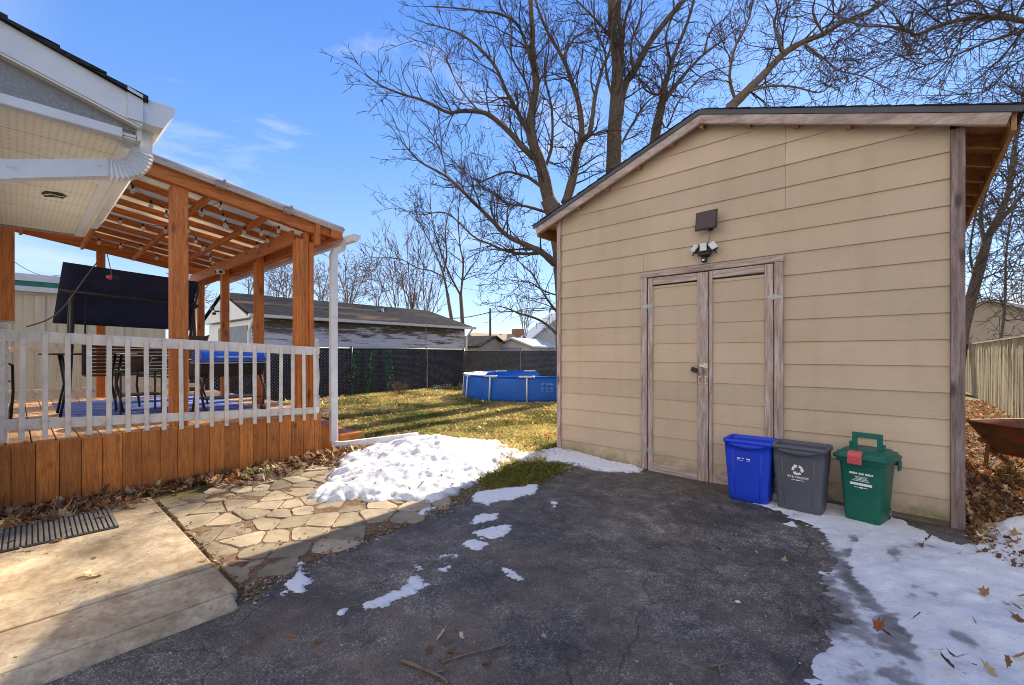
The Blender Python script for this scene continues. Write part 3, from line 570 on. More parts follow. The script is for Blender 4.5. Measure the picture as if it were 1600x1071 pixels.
# ================================================================ SHED
WY = 4.757; SXL, SXR = -3.41, 0.335; SBK = 9.0; RX = -1.56; RZ = 3.80; SL = 0.352; EXL, EXR = -3.72, 0.60; EY0, EY1 = 4.637, 9.12
def roofz(x): return RZ-abs(x-RX)*SL
shed = thing('shed', 'tan lap sided shed with a gable roof and weathered double doors', 'shed', (RX, 6.9, 0))
parts = []
def sp(mb, name, mat, **k):
    o = mb.build(name, mat, **k); o.parent = shed; parts.append(o); return o
mb = MB()     # inner core walls behind the siding
core = [(SXL+0.02, 0.0), (SXR-0.02, 0.0), (SXR-0.02, roofz(SXR)-0.09), (RX, RZ-0.09), (SXL+0.02, roofz(SXL)-0.09)]
mb.prism(core, 'y', WY+0.012, SBK)
sp(mb, 'wall_core', M['dark'])
mb = MB(); EXP = 0.205; z0 = 1.237-6*EXP; k = 0; seams = {11: -2.22, 13: -0.83, 14: -0.83, 15: -0.83, 16: -0.83}
while True:
    za, zb = z0+k*EXP, z0+(k+1)*EXP+0.012
    if za < 0.02: za = 0.02
    if za > RZ-0.16: break
    def lim(z):
        h = (RZ-0.03-z)/SL; return max(SXL+0.03, RX-h), min(SXR-0.076, RX+h)
    (a0, a1), (b0, b1) = lim(za), lim(min(zb, RZ-0.06)); zt = min(zb, RZ-0.06)
    cuts = [0, 1]
    if k in seams: cuts = [0, (seams[k]-a0)/(a1-a0), 1]
    for u, v in zip(cuts[:-1], cuts[1:]):
        g = 0.0012
        xa0 = a0+(a1-a0)*u+(g if u > 0 else 0); xa1 = a0+(a1-a0)*v-(g if v < 1 else 0)
        xb0 = max(b0, xa0) if u == 0 else xa0; xb1 = min(b1, xa1) if v == 1 else xa1
        if xb1 < xb0: xb0 = xb1 = (xb0+xb1)/2
        yb, yt = WY-0.013, WY-0.001
        mb.add([(xa0, yb, za), (xa1, yb, za), (xb1, yt, zt), (xb0, yt, zt), (xa0, WY+0.011, za), (xa1, WY+0.011, za), (xb1, WY+0.011, zt), (xb0, WY+0.011, zt)],
               [(0,1,2,3), (4,7,6,5), (0,4,5,1), (1,5,6,2), (2,6,7,3), (3,7,4,0)])
    k += 1
sp(mb, 'siding', M['siding'])
mb = MB()
for k, side in [(k, s) for s in (1, -1) for k in range(17)]:    # side walls
    if k == 16: sp(mb, 'siding', M['siding_y']); mb = MB(); continue
    za, zb = z0+k*EXP, z0+(k+1)*EXP+0.012
    if zb > roofz(SXR)-0.02: zb = roofz(SXR)-0.02
    if zb-za < 0.03: continue
    za = max(za, 0.02)
    for X_, s in ((SXR-0.02 if side > 0 else SXL+0.02, side),):
        mb.add([(X_, WY+0.1, za), (X_, SBK, za), (X_, SBK, zb), (X_, WY+0.1, zb), (X_+s*0.012, WY+0.1, za), (X_+s*0.012, SBK, za), (X_+s*0.001, SBK, zb), (X_+s*0.001, WY+0.1, zb)],
               [(0,1,2,3), (4,7,6,5), (0,4,5,1), (1,5,6,2), (2,6,7,3), (3,7,4,0)])
mb = MB(); mb.box((SXL+0.03, WY-0.016, -0.03), (-2.26, WY-0.004, 0.024)); sp(mb, 'skirt_board', M['sill']); mb = MB(); mb.box((-0.83, WY-0.016, -0.03), (SXR-0.076, WY-0.004, 0.05)); sp(mb, 'skirt_board', M['sill'])
for x0, x1, zt in ((SXR-0.075, SXR+0.004, roofz(SXR)-0.10), (SXL-0.004, SXL+0.05, roofz(SXL)-0.07)):
    mb = MB(); mb.box((x0, WY-0.034, -0.03), (x1, WY-0.0115, zt)); sp(mb, 'corner_trim', M['weath_post' if x1 > 0 else 'weath_z'], bevel=0.003)
    xo = x1-0.004 if x1 > 0 else x0+0.0
    mb = MB(); s = 1 if x1 > 0 else -1; xx = SXR-0.019 if s > 0 else SXL-0.005
    mb.box((xx, WY-0.010, -0.03), (xx+s*0.020, WY+0.085, zt)); sp(mb, 'corner_trim', M['weath_z'], bevel=0.003)
# roof
for s, xe in ((-1, EXL), (1, EXR)):
    mb = MB(); d = abs(xe-RX); nrm = Vector((s*SL, 0, 1)).normalized()
    a = Vector((RX, 0, RZ)); b = Vector((xe, 0, roofz(xe)))
    def slab_(mb, o0, o1, y0, y1, ext=0.0):
        e = (b-a).normalized()*ext; q = [a+nrm*o0, b+e+nrm*o0, b+e+nrm*o1, a+nrm*o1]; q[0].x = q[3].x = RX
        q[0].z = RZ+o0*1.06; q[3].z = RZ+o1*1.06
        mb.prism([(p.x, p.z) for p in q], 'y', y0, y1)
    slab_(mb, 0.0, 0.016, EY0+0.004, EY1); sp(mb, 'roof_deck', M['raft'])
    mb = MB(); nrow = 15
    L = (b-a).length
    for r in range(nrow):      # overlapping shingle courses
        t0, t1 = r/nrow*L, (r+1)/nrow*L+0.03; e = (b-a).normalized()
        p0, p1 = a+e*t0, a+e*t1
        mb.prism([((p0+nrm*0.0165).x, (p0+nrm*0.0165).z), ((p1+nrm*0.0175).x, (p1+nrm*0.0175).z), ((p1+nrm*0.029).x, (p1+nrm*0.029).z), ((p0+nrm*0.020).x, (p0+nrm*0.020).z)], 'y', EY0-0.018-0.006*random.random(), EY1+0.02)
    sp(mb, 'shingles', M['shingle'])
    mb = MB(); slab_(mb, -0.030, 0.0162, EY0-0.012, EY0-0.002, 0.02); sp(mb, 'drip_edge', M['drip'])
    mb = MB(); slab_(mb, -0.115, -0.031, EY0-0.004, EY0+0.030, -0.03 if s > 0 else 0.0); sp(mb, 'rake_board', M['weath_rake'], bevel=0.003)
    # eave fascia
    mb = MB(); xf = xe-s*0.012; mb.box((xf, EY0+0.034, roofz(xe)-0.135), (xf-s*0.028, EY1-0.02, roofz(xe)-0.002)); sp(mb, 'fascia', M['raft'])
    n = 0; y = EY0+0.05
    while y < SBK+0.1:        # rafter tails under the eave
        mb = MB(); xi = SXR if s > 0 else SXL; xo = xe-s*0.042
        mb.prism([(xi, roofz(xi)-0.105), (xo, roofz(xo)-0.105), (xo, roofz(xo)-0.003), (xi, roofz(xi)-0.003)], 'y', y, y+0.038); sp(mb, 'rafter_tail', M['raft_x']); y += 0.46
xk = RX
lookx = [-3.42, -3.06, -2.66, -2.26, -1.88, -1.56, -1.13, -0.74, -0.36, 0.04]
for x in lookx:
    mb = MB(); z = roofz(x)-0.004; mb.box((x-0.019, EY0+0.031, z-0.125 if x != lookx[5] else z-0.15), (x+0.019, WY-0.003, z-0.02)); sp(mb, 'lookout', M['raft'], bevel=0.002)
# doors
def X_(px_): return onY(px_, 553, WY-0.03).x
dx = dict(a=X_(1001.5), b=X_(1011), c=X_(1012.8), d=X_(1020), e=X_(1089.5), f=X_(1106.8), g=X_(1108.2), h=X_(1113.5), i=X_(1195), j=X_(1208.3), k=X_(1210), l=X_(1224))
FT = 2.185
for n_, x0, x1 in (('a', dx['a'], dx['b']), ('k', dx['k'], dx['l'])):
    mb = MB(); mb.box((x0, WY-0.040, 0.03), (x1, WY-0.0105, FT)); sp(mb, 'door_casing', M['weath_z'], bevel=0.004)
mb = MB(); mb.box((dx['a']-0.004, WY-0.042, FT+0.001), (dx['l']+0.004, WY-0.0105, FT+0.062)); sp(mb, 'door_casing', M['weath_x'], bevel=0.004)
mb = MB(); mb.box((dx['b']+0.001, WY-0.012, 0.0), (dx['k']-0.001, WY-0.0102, FT)); sp(mb, 'door_gap_backing', M['dark'])  # added near-black backing, the shade of the door gaps put into its colour
def door(x0, x1, sl, sr, top):
    m = MB(); zb = z0+0*EXP
    kk = 0
    while True:
        za = max(0.10, z0+kk*EXP); ze = min(top-0.09, z0+(kk+1)*EXP+0.01)
        if za >= top-0.10: break
        if ze > za+0.01:
            m.add([(x0+sl-0.01, WY-0.023, za), (x1-sr+0.01, WY-0.023, za), (x1-sr+0.01, WY-0.0155, ze), (x0+sl-0.01, WY-0.0155, ze), (x0+sl-0.01, WY-0.0125, za), (x1-sr+0.01, WY-0.0125, za), (x1-sr+0.01, WY-0.0125, ze), (x0+sl-0.01, WY-0.0125, ze)],
                  [(0,1,2,3), (4,7,6,5), (0,4,5,1), (1,5,6,2), (2,6,7,3), (3,7,4,0)])
        kk += 1
    d = sp(m, 'door', M['siding'])
    for nm, a_, b_, mt in (('door_stile', (x0, WY-0.038, 0.012), (x0+sl, WY-0.0128, top), 'weath_z'), ('door_stile', (x1-sr, WY-0.038, 0.012), (x1, WY-0.0128, top), 'weath_z'),
                       ('door_rail', (x0+sl+.001, WY-0.0375, top-0.075), (x1-sr-.001, WY-0.0128, top), 'weath_x'), ('door_rail', (x0+sl+.001, WY-0.0375, 0.012), (x1-sr-.001, WY-0.0128, 0.108), 'weath_x')):
        q = MB(); q.box(a_, b_); o = q.build(nm, M[mt], bevel=0.003); o.parent = d
    return d
DL = door(dx['c'], dx['f'], dx['d']-dx['c'], dx['f']-dx['e'], FT-0.012)
DR = door(dx['g'], dx['j'], dx['h']-dx['g'], dx['j']-dx['i'], FT-0.008)
def hinge(x, z):
    q = MB(); y = WY-0.0425
    q.prism([(x-0.075, z), (x-0.012, z-0.022), (x+0.012, z-0.022), (x+0.075, z), (x+0.012, z+0.022), (x-0.012, z+0.022)], 'y', y, y+0.003)
    q.tube([(x, y-0.002, z-0.028), (x, y-0.002, z+0.028)], 0.006, 8)
    for s in (-0.045, -0.02, 0.02, 0.045): q.tube([(x+s, y-0.003, z), (x+s, y, z)], 0.004, 6)
    return q
for xx, zz in (((dx['b']+dx['c'])/2, 1.86), ((dx['b']+dx['c'])/2, 0.25), ((dx['j']+dx['k'])/2, 1.86), ((dx['j']+dx['k'])/2, 0.25)): sp(hinge(xx, zz), 'hinge', M['steel'])
for xx, dd in ((onY(1093, 553, WY-.04).x, DL), (onY(1103, 553, WY-.04).x, DL)):
    q = MB(); zc = onY(1100, 594, WY-.04).z; y = WY-0.0385
    q.tube([(xx, y, zc-0.032), (xx, y-0.018, zc-0.026), (xx, y-0.022, zc), (xx, y-0.018, zc+0.026), (xx, y, zc+0.032)], 0.005, 8)
    q.box((xx-0.011, y-0.004, zc-0.042), (xx+0.011, y, zc-0.028)); q.box((xx-0.011, y-0.004, zc+0.028), (xx+0.011, y, zc+0.042))
    o = q.build('handle', M['brass'], smooth=False); o.parent = dd
q = MB(); hz = onY(1096, 572, WY-.04).z; q.box((dx['e']+0.015, WY-0.050, hz-0.012), (dx['f']-0.02, WY-0.0385, hz+0.014)); q.box((dx['e']+0.065, WY-0.0425, hz-0.026), (dx['f']-0.004, WY-0.039, hz+0.028))
sp(q, 'hasp', M['brass'], bevel=0.002)
local(shed, parts)
for c in parts:      # grandchildren: their mesh is in world space, the door's own matrix is the inverse already
    pass
# padlock
pl = thing('padlock', 'dark padlock hanging open from the pale hasp of the shed doors', 'padlock', (dx['e']-0.0, WY-0.06, hz-0.05))
q = MB(); q.tube([(dx['e']+0.028, WY-0.052, hz-0.004), (dx['e']+0.012, WY-0.066, hz+0.012), (dx['e']-0.022, WY-0.07, hz+0.004), (dx['e']-0.034, WY-0.07, hz-0.022)], 0.005, 8); o1 = q.build('shackle', M['steel'], pl, smooth=True)
q = MB(); q.box((-0.032, -0.013, -0.024), (0.032, 0.013, 0.024)); o2 = q.build('lock_body', M['black'], pl, bevel=0.007, seg=3, xf=Matrix.Translation((dx['e']-0.018, WY-0.068, hz-0.042)) @ Matrix.Rotation(R(20), 4, 'Y'))
local(pl, [o1, o2])
# solar panel and the three headed security light
def rbox(mb, c, sx, sy, sz): mb.box((c[0]-sx/2, c[1]-sy/2, c[2]-sz/2), (c[0]+sx/2, c[1]+sy/2, c[2]+sz/2))
pc = onY(1103.5, 344.5, WY-0.09); so = thing('solar_panel', 'small brown solar panel on the shed wall above the doors', 'solar panel', (pc.x, WY-0.012, pc.z))
T = Matrix.Translation(pc) @ Matrix.Rotation(R(-4), 4, 'Z') @ Matrix.Rotation(R(-10), 4, 'X')
q = MB(); rbox(q, (0, 0, 0), 0.215, 0.018, 0.20); o1 = q.build('panel_frame', M['black'], so, bevel=0.006, seg=2, xf=T)
q = MB(); rbox(q, (0, -0.0105, 0), 0.195, 0.003, 0.178); o2 = q.build('solar_cells', M['panel'], so, xf=T)
q = MB(); q.tube([(pc.x+0.02, WY-0.008, pc.z-0.06), (pc.x+0.02, WY-0.05, pc.z-0.065), (pc.x+0.01, pc.y+0.02, pc.z-0.07)], 0.014, 8); rbox(q, (pc.x+0.02, WY-0.012, pc.z-0.06), 0.05, 0.006, 0.06); o3 = q.build('bracket', M['black'], so)
lc = onY(1101, 396, WY-0.05)
q = MB(); q.tube([(pc.x+0.015, WY-0.05, pc.z-0.09), (pc.x+0.02, WY-0.03, pc.z-0.14), (lc.x+0.012, WY-0.02, lc.z+0.04)], 0.0025, 5); o4 = q.build('cable', M['black'], so)
local(so, [o1, o2, o3, o4])
se = thing('security_light', 'black security light with three white heads above the shed doors', 'light', (lc.x, WY-0.012, lc.z)); oo = []
q = MB(); rbox(q, (lc.x, WY-0.055, lc.z-0.005), 0.12, 0.055, 0.045); rbox(q, (lc.x, WY-0.022, lc.z-0.005), 0.08, 0.022, 0.07); oo.append(q.build('housing', M['black'], se, bevel=0.01, seg=2))
for dx_, rx, rz in ((-0.085, 25, -38), (0.0, 8, 0), (0.09, -20, 34)):
    hc = Vector((lc.x+dx_, WY-0.085, lc.z+0.055)); T = Matrix.Translation(hc) @ Matrix.Rotation(R(-rz), 4, 'Y') @ Matrix.Rotation(R(rz), 4, 'Z')
    q = MB(); rbox(q, (0, 0.018, 0), 0.075, 0.03, 0.085); q.tube([(0, 0.02, -0.04), (0, 0.03, -0.075)], 0.009, 6); oo.append(q.build('lamp_head', M['black'], se, bevel=0.006, xf=T)); h_ = oo[-1]
    q = MB(); rbox(q, (0, -0.008, 0), 0.07, 0.022, 0.08); o = q.build('lens', M['lens'], h_, bevel=0.01, seg=2, xf=T)
q = MB(); n = 12
for i in range(5):
    pass
bm = bmesh.new(); bmesh.ops.create_uvsphere(bm, u_segments=16, v_segments=10, radius=0.033); me = bpy.data.meshes.new('sensor'); bm.to_mesh(me); bm.free(); me.materials.append(M['black'])
o = bpy.data.objects.new('motion_sensor', me); COL.objects.link(o); o.parent = se; o.location = (0, -0.055, -0.068); me.polygons.foreach_set('use_smooth', [True]*len(me.polygons))
q = MB(); rbox(q, (0, -0.029, -0.008), 0.026, 0.008, 0.022); l2 = q.build('sensor_window', M['lens'], o, bevel=0.003)
local(se, oo)

# ================================================================ BINS
def bin_shell(mat, w, d, h, wb, db, t=0.004):
    m = MB()
    def ring(wx, dy, z, r=0.035, n=5):
        pts = []
        for cx, cy, a0 in ((wx/2-r, dy/2-r, 0), (-wx/2+r, dy/2-r, 90), (-wx/2+r, -dy/2+r, 180), (wx/2-r, -dy/2+r, 270)):
            for i in range(n): a = R(a0+90*i/(n-1)); pts.append((cx+r*math.cos(a), cy+r*math.sin(a), z))
        return pts
    rings = [ring(wb-0.02, db-0.02, 0.0), ring(wb, db, 0.012)]
    for k in range(1, 7): f = k/7; rings.append(ring(wb+(w-wb)*f*0.86, db+(d-db)*f*0.86, 0.012+(h-0.05)*f))
    rings += [ring(w*0.955, d*0.955, h-0.038), ring(w, d, h-0.036), ring(w+0.006, d+0.006, h-0.02), ring(w, d, h), ring(w-0.018, d-0.018, h), ring(w*0.95-0.01, d*0.95-0.01, h-0.03), ring(wb-0.02, db-0.02, 0.02)]
    n = len(rings[0]); b = len(m.v)
    for r in rings: m.v += r
    for sx in (-0.62, 0.62):      # moulded ribs on the front
        za, zb2_ = 0.05, h-0.10; ya = -(db+(d-db)*0.03)/2; yb = -(db+(d-db)*0.80)/2
        m.add([(sx*wb/2-0.006, ya, za), (sx*wb/2+0.006, ya, za), (sx*w*0.47+0.006, yb, zb2_), (sx*w*0.47-0.006, yb, zb2_), (sx*wb/2, ya-0.005, za), (sx*w*0.47, yb-0.005, zb2_)], [(0, 4, 5, 3), (4, 1, 2, 5), (0, 1, 4), (3, 5, 2)])
    for i in range(len(rings)-1):
        for k in range(n): m.f.append((b+i*n+k, b+i*n+(k+1) % n, b+(i+1)*n+(k+1) % n, b+(i+1)*n+k)); m.c.append(None); m.m.append(0)
    m.f.append(tuple(b+k for k in range(n))[::-1]); m.c.append(None); m.m.append(0)
    m.f.append(tuple(b+(len(rings)-1)*n+k for k in range(n))); m.c.append(None); m.m.append(0)
    return m
def grip(m, w, y, z):        # curved pull under the front rim
    prof = []
    N = 14
    for i in range(N+1):
        u = -1+2*i/N; prof.append((u*w/2, z-0.036*(1-u*u)**0.8-0.004))
    for i in range(N):
        (x0, za), (x1, zb) = prof[i], prof[i+1]
        m.add([(x0, y, z+0.004), (x1, y, z+0.004), (x1, y-0.012, z+0.0), (x0, y-0.012, z+0.0), (x0, y+0.01, za), (x1, y+0.01, zb), (x1, y-0.014, zb), (x0, y-0.014, za)],
              [(0,1,2,3), (4,7,6,5), (3,2,6,7), (0,4,5,1), (1,5,6,2), (0,3,7,4)])
def arrows(m, cx, cz, r, y):      # three chasing arrows
    for k in range(3):
        a0 = R(90+k*120); pts = []
        for j in range(5):
            a = a0-R(16)-R(70)*j/4; pts.append(a)
        for j in range(4):
            a, b_ = pts[j], pts[j+1]; ri, ro = r*0.55, r
            m.add([(cx+ri*math.cos(a), y, cz+ri*math.sin(a)), (cx+ro*math.cos(a), y, cz+ro*math.sin(a)), (cx+ro*math.cos(b_), y, cz+ro*math.sin(b_)), (cx+ri*math.cos(b_), y, cz+ri*math.sin(b_))], [(0,1,2,3)])
        a = pts[4]; t = Vector((math.sin(a), 0, -math.cos(a)))*r*0.5
        m.add([(cx+r*0.35*math.cos(a), y, cz+r*0.35*math.sin(a)), (cx+r*1.2*math.cos(a), y, cz+r*1.2*math.sin(a)), (cx+r*0.77*math.cos(a)+t.x, y, cz+r*0.77*math.sin(a)+t.z)], [(0,1,2)])
def text_obj(body, size, name, parent, loc, rot, mat, align='CENTER', ext=0.0006):
    cu = bpy.data.curves.new(name, 'FONT'); cu.body = body; cu.size = size; cu.align_x = align; cu.extrude = ext; cu.offset = size*0.012
    o = bpy.data.objects.new(name, cu); COL.objects.link(o); me = bpy.data.meshes.new_from_object(o); bpy.data.objects.remove(o)
    o = bpy.data.objects.new(name, me); COL.objects.link(o); me.materials.append(mat); o.parent = parent; o.location = loc; o.rotation_euler = rot; return o
def front_y(wd, z, h, d, db): f = min(1, max(0, (z-0.012)/(h-0.05)))*0.86; return -(db+(d-db)*f)/2
bw, bd, bh, bwb, bdb = 0.395, 0.30, 0.55, 0.315, 0.235
blue = thing('recycling_bin', 'open blue plastic recycling bin in front of the right shed door', 'bin', (-1.045, 4.435, 0.012), 'slim open bins by the shed doors')
body = bin_shell(None, bw, bd, bh, bwb, bdb).build('bin_body', M['blue_bin'], blue, smooth=True)
q = MB(); grip(q, bw*0.72, -bd/2+0.002, bh-0.036); q.build('grip', M['blue_bin'], blue, smooth=True)
tilt = math.atan2((bd-bdb)/2*0.86, bh-0.05)
q = MB(); yy = 0
for cx, cz, w_, h_ in ((-0.055, 0, 0.028, 0.010), (-0.02, 0.003, 0.018, 0.006), (0.012, 0.0, 0.010, 0.012), (0.028, -0.002, 0.012, 0.014), (-0.045, -0.017, 0.05, 0.003), (0.025, -0.02, 0.03, 0.003)): q.box((cx-w_/2, 0, cz-h_/2), (cx+w_/2, -0.0015, cz+h_/2))
mk = q.build('printed_mark', M['bwhite'], blue); mk.location = (-0.01, front_y(bw, 0.385, bh, bd, bdb)-0.0005, 0.385); mk.rotation_euler = (-tilt, 0, 0)
grey = thing('recycling_bin', 'open grey plastic bin printed with a white recycling symbol', 'bin', (-0.655, 4.435, 0.014), 'slim open bins by the shed doors', R(-3.5))
bin_shell(None, bw, bd, bh, bwb, bdb).build('bin_body', M['grey_bin'], grey, smooth=True)
q = MB(); grip(q, bw*0.72, -bd/2+0.002, bh-0.036); q.build('grip', M['grey_bin'], grey, smooth=True)
fy = front_y(bw, 0.34, bh, bd, bdb)
q = MB(); arrows(q, 0, 0.0, 0.042, -0.001); mk = q.build('recycling_symbol', M['bwhite'], grey, solid=0.001); mk.location = (0.0, fy-0.004, 0.355); mk.rotation_euler = (-tilt, 0, 0)
text_obj('We recycle', 0.033, 'lettering', grey, (0.0, front_y(bw, 0.285, bh, bd, bdb)-0.0015, 0.285), (R(90)-tilt, 0, 0), M['bwhite'])
q = MB(); q.box((-0.045, 0, -0.002), (0.045, -0.0012, 0.002)); q.box((-0.012, 0, -0.004), (0.012, -0.0014, 0.004)); mk = q.build('printed_line', M['bwhite'], grey); mk.location = (0.0, front_y(bw, 0.265, bh, bd, bdb)-0.0008, 0.268); mk.rotation_euler = (-tilt, 0, 0)
# green cart
gc = thing('green_bin', 'dark green organics cart with a closed lid, red latch and carrying handle', 'bin', (-0.225, 4.50, 0.016), None, R(-13)); gc.scale = (0.86, 0.80, 1.0)
def gring(w, d, z, y0=0.0, r=0.03, n=4):
    pts = []
    for cx, cy, a0 in ((w/2-r, d/2-r, 0), (-w/2+r, d/2-r, 90), (-w/2+r, -d/2+r, 180), (w/2-r, -d/2+r, 270)):
        for i in range(n): a = R(a0+90*i/(n-1)); pts.append((cx+r*math.cos(a), cy+r*math.sin(a)+y0, z))
    return pts
def loft(rings, cap=(True, True)):
    m = MB(); n = len(rings[0])
    for r in rings: m.v += r
    for i in range(len(rings)-1):
        for k in range(n): m.f.append((i*n+k, i*n+(k+1) % n, (i+1)*n+(k+1) % n, (i+1)*n+k))
    if cap[0]: m.f.append(tuple(range(n))[::-1])
    if cap[1]: m.f.append(tuple((len(rings)-1)*n+k for k in range(n)))
    m.c = [None]*len(m.f); m.m = [0]*len(m.f); return m
loft([gring(0.245, 0.29, 0), gring(0.26, 0.305, 0.012), gring(0.275, 0.315, 0.08), gring(0.30, 0.335, 0.25), gring(0.325, 0.36, 0.42), gring(0.335, 0.37, 0.455), gring(0.372, 0.40, 0.46), gring(0.378, 0.405, 0.50)]).build('cart_body', M['green_bin'], gc, smooth=True, bevel=0.004)
loft([gring(0.41, 0.44, 0.488, 0, 0.045), gring(0.425, 0.455, 0.500, 0, 0.05), gring(0.425, 0.455, 0.512, 0, 0.05), gring(0.385, 0.415, 0.522, 0, 0.045), gring(0.375, 0.40, 0.538, 0, 0.04), gring(0.33, 0.36, 0.545, 0, 0.04), gring(0.30, 0.32, 0.560, 0, 0.04), gring(0.28, 0.30, 0.562, 0, 0.04)]).build('lid', M['green_bin'], gc, smooth=True, bevel=0.003)
q = MB()
for s in (-1, 1): q.box((s*0.095-0.019, -0.012, 0.552), (s*0.095+0.019, 0.02, 0.645))
q.box((-0.135, -0.014, 0.552), (-0.115, 0.022, 0.605)); q.box((0.115, -0.014, 0.552), (0.135, 0.022, 0.605))
q.box((-0.114, -0.012, 0.646), (0.114, 0.02, 0.682))
for i in range(9): q.box((-0.072+i*0.018-0.004, -0.008, 0.640), (-0.072+i*0.018+0.004, 0.016, 0.6465))
q.build('carry_handle', M['handle_green'], gc, bevel=0.005, seg=2)
q = MB(); q.prism([(-0.228, 0.545), (-0.245, 0.52), (-0.245, 0.462), (-0.236, 0.455), (-0.226, 0.462), (-0.226, 0.52), (-0.20, 0.552), (-0.19, 0.556)], 'x', -0.052, 0.052)
for i in range(6): q.box((-0.043+i*0.0155, -0.2485, 0.468), (-0.043+i*0.0155+0.007, -0.2445, 0.515))
o = q.build('latch', M['red_latch'], gc, bevel=0.003); o.location = (-0.03, 0, 0)
for s in (-1, 1):
    q = MB(); q.tube([(s*0.09, 0.15, 0.055), (s*0.132, 0.15, 0.055)], 0.052, 20); o = q.build('wheel', M['rubber'], gc, bevel=0.004)
    q2 = MB(); q2.tube([(s*0.133, 0.15, 0.055), (s*0.137, 0.15, 0.055)], 0.026, 14); o2 = q2.build('hub', M['steel'], o)
q = MB(); q.box((-0.19, 0.20, 0.43), (0.19, 0.235, 0.455)); q.tube([(-0.17, 0.24, 0.47), (0.17, 0.24, 0.47)], 0.011, 8); q.box((0.19, 0.12, 0.40), (0.205, 0.20, 0.48)); q.build('rear_grip', M['green_bin'], gc, bevel=0.004)
q = MB(); x0 = -0.075
yf = lambda z: -(0.30+(0.36-0.335)*0+ (z-0.25)*0.147*1+0.035)/2-0.001
def strip(m, xa, xb, za, zb):
    y = lambda z: -(0.335+(z-0.25)/0.17*0.025)/2
    m.add([(xa, y(za)-0.0012, za), (xb, y(za)-0.0012, za), (xb, y(zb)-0.0012, zb), (xa, y(zb)-0.0012, zb)], [(0,1,2,3)])
x = -0.085
for w_ in (0.014, 0.010, 0.012, 0.004, 0.010, -0.006, 0.012, 0.008, 0.012, -0.006, 0.014, 0.010, 0.008, 0.006, 0.010):
    if w_ < 0: x += -w_*1.6; continue
    strip(q, x, x+w_, 0.372, 0.388); x += w_+0.0022
for zz, ws in ((0.352, 0.045), (0.342, 0.035), (0.332, 0.05), (0.321, 0.065)):
    xx = -ws
    while xx < ws: l_ = random.uniform(0.006, 0.014); strip(q, xx, xx+l_, zz, zz+0.0055); xx += l_+0.003
strip(q, -0.082, 0.082, 0.288, 0.307)
strip(q, -0.05, -0.02, 0.270, 0.274); strip(q, -0.016, 0.016, 0.267, 0.277); strip(q, 0.02, 0.05, 0.270, 0.274)
o = q.build('printed_text', M['bwhite'], gc, solid=0.0006); o.location = (0.0, 0, 0)
# ================================================================ DECK
DX, DZ, DY1, DXB, DY0 = -5.45, 0.60, 2.54, -10.35, -3.2
deck = thing('deck', 'raised cedar deck with vertical board skirt and two steps at its end', 'deck', (-7.8, 0.5, 0)); dp = []
def addp(mb, name, mat, root, lst, **k): o = mb.build(name, mat, **k); o.parent = root; lst.append(o); return o
q = MB(); y = DY0; i = 0
while y < DY1-0.01:
    w = 0.138; y1 = min(y+w, DY1); q.box((DX-0.02+random.uniform(-.002, .002), y+0.002, -0.05), (DX, y1-0.0015, DZ-0.012+random.uniform(-.008, .004))); y = y1
addp(q, 'skirt', M['skirt'], deck, dp, bevel=0.002)
q = MB(); x = DX-0.022
while x > DXB:
    w = 0.14; q.box((x-w, DY1-0.02+random.uniform(-.002, .002), -0.05), (x-0.003, DY1, DZ-0.012)); x -= w
addp(q, 'skirt', M['skirt'], deck, dp, bevel=0.002)
q = MB(); y = DY0
q = MB(); x = DX-0.01
# boards run straight back from the front edge
y = DY0
while y < DY1:
    q.box((DXB, y+0.003, DZ-0.035), (DX-0.004, y+0.137, DZ)); y += 0.143
addp(q, 'floor', M['cedar_x'] if False else wood('deck floor', (0.40, 0.22, 0.11), (0.56, 0.34, 0.18), (0.66, 0.44, 0.25), 'x', 1, 0.7), deck, dp, bevel=0.002)
q = MB(); q.box((DXB, DY0, -0.04), (DX-0.03, DY1-0.03, DZ-0.04)); addp(q, 'joist_frame', M['dark'], deck, dp)
for k, (ya, yb, zt) in enumerate(((DY1, DY1+0.30, 0.425), (DY1+0.30, DY1+0.62, 0.26))):
    q = MB(); q.box((-7.0, ya+0.004, 0.0), (-5.60, yb-0.02, zt-0.04))
    q.box((-7.04, ya+0.005, zt-0.035), (-5.56, yb, zt)); addp(q, 'step', M['cedar_x'], deck, dp, bevel=0.003)
q = MB(); q.box((-5.597, DY1+0.005, 0.0), (-5.577, DY1+0.16, 0.39)); q.box((-5.597, DY1+0.165, 0.0), (-5.577, DY1+0.295, 0.39)); q.box((-5.597, DY1+0.305, 0.0), (-5.577, DY1+0.45, 0.222)); q.box((-5.597, DY1+0.455, 0.0), (-5.577, DY1+0.60, 0.222))
addp(q, 'step_side', M['skirt'], deck, dp, bevel=0.002)
local(deck, dp)
